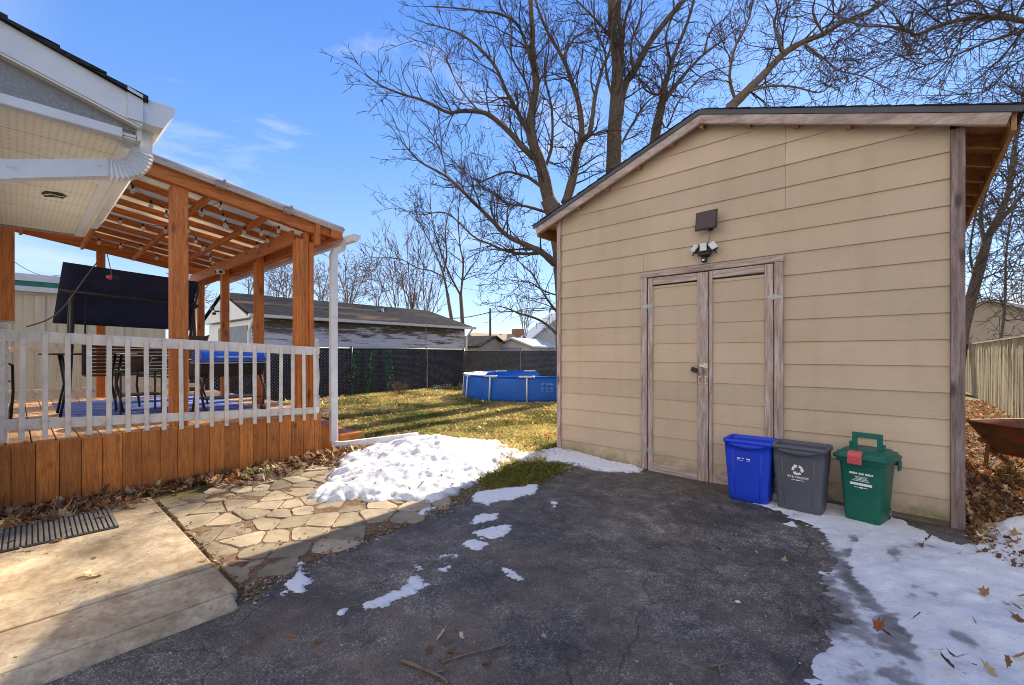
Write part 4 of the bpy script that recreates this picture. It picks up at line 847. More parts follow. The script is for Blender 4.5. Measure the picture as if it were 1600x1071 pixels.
# front railing, sagging a little towards the far corner
rl = thing('deck_railing', 'white picket railing along the front of the cedar deck', 'railing', (DX, 0.6, DZ)); rp = []
def rz_(y, a, b): return a+(b-a)*(y+0.07)/2.57
RXp = DX+0.012
def rail(y0, y1, zt, zb):    # zt,zb pairs at ends
    pass
y0r, y1r = -1.9, 2.50
zt = lambda y: rz_(y, 1.528, 1.412); zt2 = lambda y: rz_(y, 1.432, 1.310); zb = lambda y: rz_(y, 0.796, 0.669); zb2 = lambda y: rz_(y, 0.706, 0.590)
for nm, f, g in (('top_rail', zt, zt2), ('bottom_rail', zb, zb2)):
    q = MB(); N = 8
    for i in range(N):
        a, b = y0r+(y1r-y0r)*i/N, y0r+(y1r-y0r)*(i+1)/N
        if i == 0: base = 0
    q.v = []; 
    for y in (y0r, y1r): q.v += [(RXp-0.016, y, g(y)), (RXp+0.016, y, g(y)), (RXp+0.016, y, f(y)), (RXp-0.016, y, f(y))]
    q.f = [(0,1,2,3), (7,6,5,4), (0,4,5,1), (1,5,6,2), (2,6,7,3), (3,7,4,0)]; q.c = [None]*6; q.m = [0]*6
    addp(q, nm, M['rail'], rl, rp, bevel=0.004)
# picket positions read off the rail
pk = [2.5, 34.5, 70.5, 106, 139.5, 170.5, 200, 229, 257, 283, 308, 331, 354, 376.5, 398, 419.5, 439, 457.5, 475, 492]
ys = [onX(p, 600, DX+0.04).y for p in pk]; st_ = (ys[-1]-ys[0])/(len(ys)-1)
ys = [ys[0]-st_*k for k in range(6, 0, -1)]+ys
for i, y in enumerate(ys):
    q = MB(); a = random.uniform(-0.004, 0.004); zl, zh = zb2(y)-0.075+random.uniform(-.004, .004), zt(y)-0.022+random.uniform(-.004, .004)
    q.beam((RXp+0.027, y-a, zl), (RXp+0.027, y+a, zh), 0.020, 0.036, up=(0, 1, 0)); addp(q, 'baluster', M['rail'], rl, rp, bevel=0.003)
def turned(q, x, y, z0, z1, r=0.045):
    h = z1-z0; pr = [(0, 1), (0.18, 1), (0.19, 0.8), (0.21, 1.05), (0.23, 0.7), (0.45, 0.95), (0.55, 0.9), (0.72, 0.68), (0.74, 1.0), (0.76, 0.75), (0.80, 1), (0.93, 1), (0.94, 0.65), (0.96, 0.8), (0.985, 0.75), (1.0, 0.3)]
    q.tube([(x, y, z0+h*a) for a, b in pr], [r*b for a, b in pr], 14)
for x, y, zt_, r in ((DX-0.05, 2.49, 1.53, 0.05), (-7.22, 2.44, 1.52, 0.05)):
    q = MB(); turned(q, x, y, DZ, zt_, r); addp(q, 'newel_post', M['rail'], rl, rp, smooth=True)
q = MB(); q.box((DX-0.16, -0.19, DZ), (DX-0.02, -0.04, 1.59)); 
for z in (0.75, 0.95, 1.15, 1.3): q.box((DX-0.163, -0.193, z), (DX-0.017, -0.037, z+0.012))
q.box((DX-0.20, -0.23, 1.592), (DX+0.0, 0.0, 1.60)); addp(q, 'newel_post', M['rail'], rl, rp, bevel=0.004)
local(rl, rp)
# back railing
br = thing('deck_railing', 'low white picket railing along the back of the deck', 'railing', (DXB, 0.5, DZ)); bp = []
for nm, z in (('top_rail', 1.40), ('bottom_rail', 0.72)):
    q = MB(); q.box((DXB+0.02, DY0, z-0.04), (DXB+0.05, 2.45, z+0.04)); addp(q, nm, M['rail'], br, bp)
y = -1.6
while y < 2.4:
    q = MB(); q.box((DXB+0.052, y, 0.62), (DXB+0.072, y+0.04, 1.43)); addp(q, 'baluster', M['rail'], br, bp); y += 0.135
local(br, bp)

# ================================================================ PERGOLA
pg = thing('pergola', 'cedar pergola over the deck with translucent roof panels', 'pergola', (-7.7, 1.2, DZ)); pp = []
PSL = -0.155; PX0, PX1 = -5.36, -10.45; PY1 = 2.78; PYS = -1.2
def ptop(y): return 2.962+(y-2.6)*PSL if True else 0
PO = [(-5.515, -0.075), (-5.515, 1.10), (-5.515, 2.36), (-7.05, 2.36), (-8.62, 2.36), (-10.1, 2.36), (-10.1, 0.95), (-10.1, -0.4)]
for x, y in PO:
    zt_ = ptop(y)-0.18; q = MB()
    if (x, y) == PO[2]:
        q.box((x-0.07, y-0.115, DZ), (x+0.07, y-0.022, zt_-0.10)); q.box((x-0.07, y-0.018, DZ), (x+0.055, y+0.03, zt_)); q.box((x-0.07, y+0.033, DZ), (x+0.07, y+0.085, zt_-0.12))
    else:
        w = 0.07 if x > -6 else 0.055; q.box((x-w, y-w, 1.6 if y < 0 and x > -6 else DZ), (x+w, y+w, zt_))
    addp(q, 'post', M['cedar_z'], pg, pp, bevel=0.005)
q = MB(); q.box((-5.515-.07, 1.10-.07, 0.30), (-5.515+.075, 1.10+.07, DZ-0.001)); 
# front and back rake beams + rafters, all running along the slope
def slope_beam(q, x0, x1, y0, y1, dtop, dbot):
    q.v += [(x0, y0, ptop(y0)-dbot), (x1, y0, ptop(y0)-dbot), (x1, y0, ptop(y0)-dtop), (x0, y0, ptop(y0)-dtop), (x0, y1, ptop(y1)-dbot), (x1, y1, ptop(y1)-dbot), (x1, y1, ptop(y1)-dtop), (x0, y1, ptop(y1)-dtop)]
    n = len(q.v)-8; q.f += [tuple(i+n for i in f) for f in ((0,1,2,3), (7,6,5,4), (0,4,5,1), (1,5,6,2), (2,6,7,3), (3,7,4,0))]; q.c += [None]*6; q.m += [0]*6
q = MB(); slope_beam(q, -5.445, -5.405, PYS, 2.36+0.10, 0.035, 0.185); addp(q, 'beam', M['cedar_y'], pg, pp, bevel=0.004)
q = MB(); slope_beam(q, -5.44, -5.40, 2.47, PY1-0.03, 0.045, 0.15); addp(q, 'beam', M['cedar_y'], pg, pp, bevel=0.004)
q = MB(); slope_beam(q, -10.12, -10.08, PYS, PY1-0.03, 0.035, 0.185); addp(q, 'beam', M['cedar_y'], pg, pp, bevel=0.004)
x = -5.72
while x > -10.0:
    q = MB(); slope_beam(q, x-0.019, x+0.019, PYS, PY1-0.05, 0.034, 0.105); addp(q, 'rafter', M['cedar_y'], pg, pp, bevel=0.003); x -= 0.45
for y, d0, d1 in ((0.05, 0.128, 0.22), (0.72, 0.128, 0.22), (1.36, 0.128, 0.20), (1.92, 0.128, 0.20)):
    q = MB(); z = ptop(y); q.box((-10.07, y-0.019, z-d1), (-5.45, y+0.019, z-d0)); addp(q, 'crosspiece', M['cedar_x'], pg, pp, bevel=0.003)
for y, dd in ((2.25, 0), (2.46, 0.0)):     # doubled beam on the end posts
    q = MB(); z = ptop(2.36); q.box((-10.3, y-0.02, z-0.33+dd), (-5.40 if y > 2.3 else -5.586, y+0.02, z-0.165+dd)); addp(q, 'beam', M['cedar_x'], pg, pp, bevel=0.004)
q = MB(); q.box((-5.45, 2.435, ptop(2.4)-0.33), (-5.36, 2.49, ptop(2.4)-0.03)); addp(q, 'beam_block', M['cedar_z'], pg, pp, bevel=0.006)
q = MB(); z = ptop(PY1-0.02); q.box((PX1+0.1, PY1-0.05, z-0.14), (PX0-0.01, PY1-0.012, z-0.03)); addp(q, 'eave_board', M['cedar_x'], pg, pp, bevel=0.003)
q = MB(); q.box((PX0-0.009, PY1-0.16, z-0.15), (PX0+0.015, PY1-0.012, z+0.005)); addp(q, 'corner_block', M['cedar_z'], pg, pp, bevel=0.004)
# corrugated roof sheets (one per bay)
y0s, y1s = PYS, PY1+0.02
xa = PX0+0.03; kk = 0
while xa > PX1+0.05:
    xb = max(xa-1.02, PX1); N = 40; q = MB(); vs = []
    for i in range(N+1):
        x = xa+(xb-xa)*i/N; dz = 0.004*math.cos((x)*2*math.pi/0.075)
        for yy in (y0s, y1s): vs.append((x, yy, ptop(yy)-0.022+dz+0.002*(kk % 2)))
    q.add(vs, [(2*i, 2*i+1, 2*i+3, 2*i+2) for i in range(N)]); addp(q, 'roof_sheet', M['sheet'], pg, pp, smooth=True); xa = xb+0.04; kk += 1
# rolled metal rake flashing and the taped joints on it
q = MB(); q.sweep([(-0.045, 0.004), (-0.045, 0.05), (0.01, 0.056), (0.045, 0.045), (0.055, 0.015), (0.05, -0.025), (0.035, -0.03), (0.03, 0.0)], [(-5.395, PYS, ptop(PYS)-0.04), (-5.395, PY1, ptop(PY1)-0.04)], (0, 0, 1)); addp(q, 'rake_flashing', M['flash'], pg, pp, smooth=False)
for p_ in ((346, 300), (451, 344)):
    yy = onX(p_[0], p_[1], -5.34).y; q = MB(); q.beam((-5.345, yy-0.045, ptop(yy)-0.035+0.007), (-5.345, yy+0.045, ptop(yy)-0.035-0.007), 0.07, 0.075, off=(0, -0.012)); q.box((-5.33, yy+0.01, ptop(yy)-0.02), (-5.31, yy+0.04, ptop(yy)+0.012)); addp(q, 'bracket', M['weath_y'], pg, pp, bevel=0.008, seg=2)
# gutter and downspout
def gutter_prof(w=0.11, h=0.085): return [(0, h), (0, 0), (w*0.62, 0), (w*0.78, h*0.35), (w*0.95, h*0.62), (w, h*0.92), (w*0.97, h), (w*0.93, h*0.96), (w*0.9, h*0.66), (w*0.73, h*0.42), (w*0.58, 0.006), (0.005, 0.006), (0.005, h)]
q = MB(); gzv = ptop(PY1)-0.20; prof = [(PY1+0.0+a, gzv+b) for a, b in gutter_prof()]; q.prism(prof, 'x', PX1, -5.12)
q.prism([(PY1+a, gzv+b) for a, b in gutter_prof()[:7]], 'x', -5.122, -5.116)
addp(q, 'gutter', M['white'], pg, pp)
DSX, DSY = -5.50, PY1-0.06
q = MB(); rectp = [(-0.036, -0.026), (-0.016, -0.022), (-0.008, -0.026), (0.012, -0.026), (0.036, -0.026), (0.036, 0.026), (-0.036, 0.026)]
pts_ = [(DSX+0.02, DSY+0.11, gzv+0.01), (DSX+0.02, DSY+0.10, gzv-0.03), (DSX+0.012, DSY+0.02, gzv-0.09), (DSX+0.01, DSY, gzv-0.13), (DSX, DSY, 1.5), (DSX, DSY, 0.21)]
pts_ += [(DSX+0.01, DSY+0.02, 0.165), (DSX+0.04, DSY+0.07, 0.15), (DSX+0.07, DSY+0.13, 0.15), (-5.0, 3.68, 0.205)]
ups_ = [(0, 1, 0)]*6+[(0, .8, .5), (0, .4, .9), (0, 0, 1), (0, 0, 1)]
ups_ = [(1, 0, 0.0)]*6+[(0.9, -.5, .1), (0.9, -.5, .1), (0.9, -.45, .0), (0.9, -.45, .0)]
q.sweep([(-0.043, -0.036), (0.043, -0.036), (0.043, 0.036), (-0.043, 0.036)], pts_, [Vector(u) for u in ups_]); addp(q, 'downspout', M['white'], pg, pp, bevel=0.004)
local(pg, pp)
# string lights
sl = thing('string_lights', 'clear bulb string lights looped under the pergola roof', 'lights', (-7.5, 1.2, 2.7)); lp = []
runs = [[(-5.6, 0.6), (-6.6, 1.2), (-5.62, 1.5), (-6.3, 1.75), (-5.75, 2.15), (-7.0, 2.2)], [(-6.9, 0.15), (-7.6, 0.9), (-7.0, 1.5), (-7.9, 1.95), (-8.6, 2.2)], [(-8.4, -0.1), (-9.1, 0.6), (-8.9, 1.3), (-9.6, 2.0)]]
for rn in runs:
    cab = []
    for (xa, ya), (xb, yb) in zip(rn[:-1], rn[1:]):
        for t in np.linspace(0, 1, 7)[:-1]:
            x, y = xa+(xb-xa)*t, ya+(yb-ya)*t; cab.append((x, y, ptop(y)-0.13-0.05*math.sin(math.pi*t)))
    q = MB(); q.tube(cab, 0.003, 4); addp(q, 'cable', M['black'], sl, lp)
    for i in range(0, len(cab), 2):
        c = Vector(cab[i]); q = MB(); q.tube([c, c-Vector((0, 0, 0.035))], [0.010, 0.012], 8); s_ = addp(q, 'socket', M['black'], sl, lp, smooth=True)
        q = MB(); zz = [0.035, 0.045, 0.06, 0.078, 0.09, 0.096]; q.tube([c-Vector((0, 0, z)) for z in zz], [0.010, 0.016, 0.023, 0.022, 0.014, 0.003], 10); addp(q, 'bulb', M['bulb'], sl, lp, smooth=True)
local(sl, lp)
# security camera at the end post beam
cc = onX(356, 438, -8.45) if False else Vector((-8.3, 2.2, 2.66)); sc = thing('security_camera', 'small white security camera under the pergola beam', 'camera', tuple(cc)); 
q = MB(); rbox(q, (0, 0, 0), 0.10, 0.12, 0.07); q.build('camera_body', M['white'], sc, bevel=0.012, seg=2); q = MB(); q.tube([(0.0, -0.062, -0.01), (0.0, -0.075, -0.01)], 0.026, 14); q.tube([(0.051, 0, -0.01), (0.056, 0, -0.01)], 0.024, 14); q.build('camera_lens', M['black'], sc)
q = MB(); q.tube([(0, 0.05, 0.02), (0.0, 0.09, 0.09)], 0.012, 8); q.build('bracket', M['white'], sc)
# cable and little red feeder hanging under the eave
q = MB(); A = at(163, 398, 4.6); B = at(42, 515, 3.85)
pts_ = [A.lerp(B, t)+Vector((0, 0, 0.035*math.sin(t*7)-0.10*math.sin(math.pi*t))) for t in np.linspace(0, 1, 16)]; q.tube(pts_, 0.006, 6)
tag(q.build('cable', M['cable']), 'brown cable swooping from the pergola down to the railing', 'cable')
q = MB(); C_ = at(167, 396, 4.6); D_ = at(175, 432, 4.6); q.tube([C_, C_.lerp(D_, .5)+Vector((0.01, 0, 0)), D_], 0.004, 5)
hf = thing('hanging_ornament', 'small red and black ornament hanging under the pergola', 'ornament', tuple(D_)); o = q.build('cord', M['cable'], hf); local(hf, [o])
q = MB(); q.tube([(0.0, -0.045, -0.01), (0.0, -0.02, -0.012), (0.0, 0.0, -0.012)], [0.012, 0.026, 0.024], 10); q.build('red_bulb', M['red_latch'], hf, smooth=True)
q = MB(); q.tube([(0.0, 0.0, -0.014), (0.0, 0.035, -0.016), (0, 0.05, -0.016)], [0.024, 0.028, 0.018], 10); q.build('holder', M['frame'], hf, smooth=True)

# ================================================================ THINGS ON THE DECK
tag(MB().build('x', M['rug']), kind='stuff') if False else None
q = MB(); n = 60; vs = []
ru0, ru1, rv0, rv1 = -9.3, -6.55, 0.35, 2.15
for i in range(n+1):
    for j in range(2): vs.append((ru0+(ru1-ru0)*i/n, (rv0, rv1)[j], DZ+0.008+0.004*math.sin(i*0.9+j)))
q.add(vs, [(2*i, 2*i+2, 2*i+3, 2*i+1) for i in range(n)]); tag(q.build('rug', M['rug'], smooth=True, solid=0.006), 'blue and white striped rug lying on the deck boards', 'rug')
# swing seat with a navy canopy
sw = thing('porch_swing', 'dark framed porch swing under a large navy fabric canopy', 'swing', (-8.4, 1.1, DZ)); wp = []
ct = [(-8.02, 0.40, 2.50), (-8.02, 1.84, 2.42), (-8.32, 1.80, 1.69), (-8.32, 0.32, 1.73)]
q = MB(); N = 14; vs = []
for i in range(N+1):
    for j in range(9):
        u, v = i/N, j/8; a = Vector(ct[0]).lerp(Vector(ct[1]), u); b = Vector(ct[3]).lerp(Vector(ct[2]), u); p = a.lerp(b, v)
        p.x += -0.03*math.sin(math.pi*v)+0.012*math.sin(u*19); p.z -= 0.02*math.sin(math.pi*u)*(1-v); vs.append(tuple(p))
q.add(vs, [(i*9+j, i*9+j+1, (i+1)*9+j+1, (i+1)*9+j) for i in range(N) for j in range(8)]); addp(q, 'canopy', M['fabric'], sw, wp, smooth=True, solid=0.006)
q = MB(); q.add([ct[1], ct[2], (-8.62, 1.98, 2.28), (-8.60, 1.99, 2.36)], [(0, 1, 2, 3)]); q.add([ct[0], ct[1], (-8.60, 1.99, 2.36), (-8.60, 0.42, 2.42)], [(0, 1, 2, 3)]); addp(q, 'canopy_flap', M['fabric'], sw, wp, solid=0.006)
q = MB(); q.tube([(-7.98, 0.36, 2.13), (-7.98, 1.84, 2.05)], 0.022, 8); addp(q, 'canopy_rail', M['frame'], sw, wp, smooth=True)
for y, s in ((0.47, 1), (1.80, -1)):
    q = MB(); q.tube([(-7.98, y+0.02*s, 2.10), (-7.98, y, 1.4), (-7.99, y-0.03*s, DZ+0.03)], 0.026, 8); addp(q, 'frame_post', M['frame'], sw, wp, smooth=True)
    q = MB(); q.tube([(-7.98, y, 2.05), (-8.9, y, DZ+0.03)], 0.022, 8); addp(q, 'frame_post', M['frame'], sw, wp, smooth=True)
    q = MB(); q.tube([(-7.99, y+s*0.14, 2.07), (-8.25, y+0.14*s, 1.05)], 0.010, 6); addp(q, 'hanger', M['frame'], sw, wp)
q = MB()
for k in range(7): q.box((-8.22-0.065*k, 0.62, 1.02), (-8.22-0.065*k-0.05, 1.68, 1.04))
addp(q, 'seat', M['wicker'], sw, wp); q = MB()
for k in range(8): q.box((-8.70, 0.62, 1.05+0.052*k), (-8.72, 1.68, 1.05+0.052*k+0.04))
q.box((-8.68, 0.62, 1.03), (-8.70, 0.67, 1.47)); q.box((-8.68, 1.63, 1.03), (-8.70, 1.68, 1.47)); addp(q, 'backrest', M['wicker'], sw, wp)
local(sw, wp)
# patio table and two sling chairs
tb = thing('patio_table', 'dark metal patio table standing on the striped rug', 'table', (-7.35, 0.60, DZ+0.015))
q = MB(); q.tube([(0, 0, 0.70), (0, 0, 0.72)], 0.42, 28); q.build('tabletop', M['window'], tb)
q = MB(); ring = [(0.425*math.cos(a), 0.425*math.sin(a), 0.71) for a in np.linspace(0, 2*math.pi, 29)]; q.tube(ring, 0.012, 6); q.build('rim', M['frame'], tb, smooth=True)
for k in range(4):
    a = R(45+90*k); q = MB(); q.tube([(0.36*math.cos(a), 0.36*math.sin(a), 0.70), (0.30*math.cos(a), 0.30*math.sin(a), 0.35), (0.38*math.cos(a), 0.38*math.sin(a), 0.0)], 0.014, 6); q.build('leg', M['frame'], tb, smooth=True)
def chair(loc, rz, label):
    c = thing('patio_chair', label, 'chair', loc, 'sling chairs around the patio table', rz)
    for s in (-1, 1):
        q = MB(); q.tube([(s*0.26, 0.24, 0.0), (s*0.27, 0.27, 0.3), (s*0.27, 0.25, 0.60), (s*0.27, 0.0, 0.64), (s*0.26, -0.20, 0.62)], 0.013, 6); q.build('arm_frame', M['frame'], c, smooth=True)
        q = MB(); q.tube([(s*0.24, 0.27, 0.42), (s*0.24, -0.20, 0.38), (s*0.24, -0.34, 0.98)], 0.013, 6); q.tube([(s*0.25, -0.20, 0.38), (s*0.26, -0.32, 0.0)], 0.013, 6); q.build('side_frame', M['frame'], c, smooth=True)
    q = MB(); vs = []
    path = [(0.27, 0.425), (0.1, 0.39), (-0.1, 0.375), (-0.20, 0.40), (-0.25, 0.6), (-0.30, 0.8), (-0.335, 0.97)]
    for y, z in path: vs += [(-0.235, y, z), (0.235, y, z)]
    q.add(vs, [(2*i, 2*i+1, 2*i+3, 2*i+2) for i in range(len(path)-1)]); q.build('sling', M['fabric'] if 'navy' in label else M['wicker'], c, smooth=True, solid=0.004); return c
chair((-7.3, -0.35, DZ+0.002), R(75), 'brown curved frame sling chair at the left of the patio table')
chair((-7.5, 1.42, DZ+0.015), R(200), 'brown sling chair between the patio table and the grill')
st = thing('side_shelf', 'dark wire side table with a brown planter behind the railing', 'table', (-7.0, 1.0, DZ+0.015))
q = MB(); rbox(q, (0, 0, 0.50), 0.42, 0.42, 0.02); q.build('tabletop', M['frame'], st); q = MB(); rbox(q, (0, 0, 0.22), 0.38, 0.38, 0.015); q.build('shelf', M['frame'], st)
for s in (-1, 1):
    for t in (-1, 1): q = MB(); q.tube([(s*0.19, t*0.19, 0), (s*0.19, t*0.19, 0.5)], 0.011, 6); q.build('leg', M['frame'], st)
pt = thing('planter', 'brown planter sitting on the dark side table', 'planter', (-7.0, 1.0, DZ+0.526)); q = MB(); q.tube([(0, 0, 0), (0, 0, 0.15), (0, 0, 0.17)], [0.09, 0.13, 0.14], 14); q.build('pot', M['wicker'], pt)
q = MB(); q.tube([(0, 0, 0.165), (0, 0, 0.175)], 0.12, 14); q.build('soil', M['soil'], pt)
# grill with a blue lid
gr = thing('grill', 'charcoal grill with a bright blue lid on a black cart', 'grill', (-6.1, 1.72, DZ+0.002))
q = MB(); q.prism([(-0.22, 0.63), (-0.22, 0.68), (-0.17, 0.75), (0, 0.785), (0.17, 0.75), (0.22, 0.68), (0.22, 0.63)], 'y', -0.34, 0.34); q.build('lid', M['blue_lid'], gr, bevel=0.02, seg=3)
q = MB(); q.box((-0.225, -0.345, 0.615), (0.225, 0.345, 0.629)); q.build('lid_rim', M['steel'], gr)
q = MB(); q.prism([(-0.21, 0.612), (-0.13, 0.46), (0.13, 0.46), (0.21, 0.612)], 'y', -0.33, 0.33); q.build('firebox', M['black'], gr, bevel=0.01)
for s in (-1, 1):
    q = MB(); q.tube([(0.15, s*0.28, 0.50), (0.17, s*0.33, 0.30), (0.20, s*0.30, 0.05)], 0.014, 6); q.build('leg', M['frame'], gr, smooth=True); q = MB(); q.tube([(-0.15, s*0.28, 0.50), (-0.20, s*0.33, 0.02)], 0.014, 6); q.build('leg', M['frame'], gr, smooth=True)
    q = MB(); q.tube([(0.20, s*0.30-0.02, 0.055), (0.20, s*0.30+0.02, 0.055)], 0.055, 16); q.build('wheel', M['rubber'], gr, bevel=0.005)
q = MB(); q.box((-0.19, -0.29, 0.20), (0.19, 0.29, 0.215)); q.build('shelf', M['frame'], gr)
q = MB(); q.tube([(0.235, -0.2, 0.69), (0.27, -0.2, 0.69), (0.27, 0.2, 0.69), (0.235, 0.2, 0.69)], 0.009, 6); q.build('handle', M['steel'], gr)

# ================================================================ HOUSE CORNER (eave at the upper left)
hs = thing('house', 'house corner with white eave, perforated cream soffit and black shingles', 'house', (-4.0, -3.0, 0)); hp = []
HX1, HX0, HYE, SZf = -2.60, -5.08, 0.362, 2.305
HS = 0.30
q = MB(); q.box((HX0+0.15, -7.0, -0.05), (HX1-0.32, -0.13, SZf-0.001)); addp(q, 'wall', M['white'], hs, hp)
q = MB(); q.box((HX0, -0.30, SZf), (HX1, HYE, SZf+0.012)); 
soffit = MB()
def soffit_mat():
    m, nt, b = nodes('perforated soffit'); geo = nt.nodes.new('ShaderNodeNewGeometry'); sp_ = nt.nodes.new('ShaderNodeSeparateXYZ'); nt.links.new(geo.outputs['Position'], sp_.inputs[0])
    def cell(v, p, w):
        f = mathn(nt, 'FRACT', mathn(nt, 'DIVIDE', v, p)); return mathn(nt, 'LESS_THAN', f, w)
    h = mathn(nt, 'MULTIPLY', cell(sp_.outputs['X'], 0.0185, 0.22), cell(sp_.outputs['Y'], 0.024, 0.30))
    seam = mathn(nt, 'LESS_THAN', mathn(nt, 'FRACT', mathn(nt, 'DIVIDE', sp_.outputs['X'], 0.29)), 0.022)
    n, _ = noisen(nt, 3, detail=6, coord='World'); c = rampn(nt, n, [(0.3, (0.74, 0.69, 0.56)), (0.7, (0.86, 0.82, 0.71))])
    d, _ = noisen(nt, 7, detail=7, rough=.7, coord='World', loc=(2, 2, 2)); c = mixn(nt, c, (0.45, 0.35, 0.2), mathn(nt, 'MULTIPLY', rampn(nt, d, [(0.58, (0, 0, 0)), (0.75, (1, 1, 1))]), 0.4))
    c = mixn(nt, c, (0.16, 0.14, 0.11), mathn(nt, 'MULTIPLY', h, 0.6)); c = mixn(nt, c, (0.30, 0.27, 0.2), mathn(nt, 'MULTIPLY', seam, 0.75)); nt.links.new(c, b.inputs['Base Color']); b.inputs['Roughness'].default_value = 0.5; return m
M['soffit'] = soffit_mat()
addp(q, 'soffit', M['soffit'], hs, hp)
q = MB(); t0 = at(64, 302, 2.1)   # torn patch in the soffit
pts_ = [onY(0, 0, 1)]*0
def onZ(px_, py_, z): x, y = gp(px_, py_, z); return (x, y)
zz = SZf-0.0025; oval = [(64, 302), (70, 299), (80, 300), (90, 301), (98, 303), (105, 307), (98, 311), (90, 309), (80, 308), (70, 308)]
q.prism([onZ(a, b, zz) for a, b in oval], 'z', zz-0.001, zz+0.001); addp(q, 'soffit_tear', M['dark'], hs, hp)
q = MB(); A_ = [Vector((*onZ(a, b, zz-0.004), zz-0.004)) for a, b in ((68, 304), (80, 303), (92, 307), (103, 308))]; q.tube(A_, [0.003, 0.005, 0.004, 0.002], 5); q.tube([p+Vector((0.01, 0.008, -0.004)) for p in A_[:3]], 0.003, 5); addp(q, 'torn_strip', M['brass'], hs, hp)
q = MB(); q.box((HX0-0.015, -0.30, SZf-0.014), (HX0+0.015, HYE, SZf+0.03)); addp(q, 'soffit_channel', M['graytrim'], hs, hp)
# frame strips under the soffit edge
q = MB(); q.box((HX0, HYE-0.045, SZf-0.012), (HX1-0.0, HYE+0.002, SZf-0.002)); q.box((HX1-0.03, -7.0, SZf-0.016), (HX1+0.012, HYE-0.047, SZf+0.026)); addp(q, 'soffit_trim', M['white'], hs, hp, bevel=0.003)
q = MB(); q.box((HX0, HYE+0.003, SZf-0.008), (HX1, HYE+0.02, SZf+0.19)); addp(q, 'fascia', M['cream'], hs, hp)
def hroof(y): return 2.507+(0.36-y)*HS
q = MB(); ys_ = (HYE, -7.0)
q.prism([(HYE-0.001, SZf+0.027), (HYE-0.001, hroof(HYE)-0.135), (-7.0, hroof(-7)-0.135), (-7.0, SZf+0.027)], 'x', HX1-0.012, HX1-0.002); addp(q, 'frieze', M['graytrim'], hs, hp)
q = MB(); q.prism([(HYE+0.02, hroof(HYE)-0.155), (HYE+0.02, hroof(HYE)-0.028), (-7.0, hroof(-7)-0.028), (-7.0, hroof(-7)-0.155)], 'x', HX1+0.0, HX1+0.032); addp(q, 'rake_fascia', M['white'], hs, hp, bevel=0.003)
q = MB(); q.prism([(HYE+0.01, hroof(HYE)-0.163), (HYE+0.01, hroof(HYE)-0.156), (-7.0, hroof(-7)-0.156), (-7.0, hroof(-7)-0.163)], 'x', HX1-0.002, HX1+0.034); addp(q, 'trim_strip', M['cream'], hs, hp)
q = MB()
for k in range(26):      # overlapping courses, front edge a little ragged
    ya, yb = 0.40-0.14*k, 0.40-0.14*(k+1)-0.03; e = random.uniform(0.0, 0.014); z = hroof(ya)
    q.prism([(ya, z-0.026), (ya, z-0.002+0.004), (yb, hroof(yb)-0.012), (yb, hroof(yb)-0.03)], 'x', HX0-0.02, HX1+0.036+e*0.5)
q.prism([(0.39, hroof(0.39)-0.030), (0.39, hroof(0.39)-0.027), (-7, hroof(-7)-0.027), (-7, hroof(-7)-0.030)], 'x', HX0-0.01, HX1+0.05)
addp(q, 'roof', M['asph_roof'], hs, hp)
q = MB(); gy0 = HYE+0.021; gp_ = gutter_prof(0.118, 0.112); zb_ = 2.375
q.prism([(gy0+a, zb_+b) for a, b in gp_], 'x', HX0+0.02, HX1+0.02); q.prism([(gy0+a, zb_+b) for a, b in gp_[:7]], 'x', HX1+0.021, HX1+0.027); q.prism([(gy0-0.055, zb_-0.004), (gy0-0.002, zb_-0.004), (gy0-0.002, zb_+0.118), (gy0-0.055, zb_+0.135)], 'x', HX1+0.034, HX1+0.040)
addp(q, 'gutter', M['white'], hs, hp)
# corrugated elbow and downspout
c0 = Vector((-2.70, gy0+0.012, zb_)); pts_, ups_, prof_ = [], [], []
path = [c0+Vector((0, 0, 0.01)), c0+Vector((0, 0, -0.095))]
for i in range(1, 27):
    t = i/26; a = R(93)*t; rr = 0.115; path.append(c0+Vector((0, -rr*(1-math.cos(a)), -0.095-rr*math.sin(a))))
q = MB(); rings = []
P0 = [(-0.036, -0.03), (-0.012, -0.026), (0.012, -0.026), (0.036, -0.03), (0.04, 0.0), (0.036, 0.03), (-0.036, 0.03), (-0.04, 0)]
for i, p in enumerate(path): s = 1.0+(0.17 if i % 2 else -0.05)*(1 if i > 2 else 0); rings.append([(a*s, b*s*1.15) for a, b in P0])
q.sweep(rings, path, (1, 0, 0)); addp(q, 'elbow', M['white'], hs, hp)
e0 = path[-1]; e1 = e0+Vector((0, -0.45, -0.15)); e2 = Vector((-2.72, e1.y, e1.z))
q = MB(); d_ = (e1-e0).normalized(); q.sweep([(a*1.0, b*1.05) for a, b in P0], [e0-d_*0.01, e1], (1, 0, 0)); q.sweep([(a*1.06, b*1.1) for a, b in P0], [e0+d_*0.31, e0+d_*0.36], (1, 0, 0))
for t in (0.03, 0.30): c = e0+d_*t+Vector((0.041, 0, 0.01)); q.tube([c, c+Vector((0.004, 0, 0))], 0.006, 8)
q.sweep(P0, [e1-d_*0.01, Vector((-2.71, -0.17, 1.85)), Vector((-2.71, -0.17, 0.1))], (1, 0, 0)); addp(q, 'downspout', M['white'], hs, hp)
local(hs, hp)
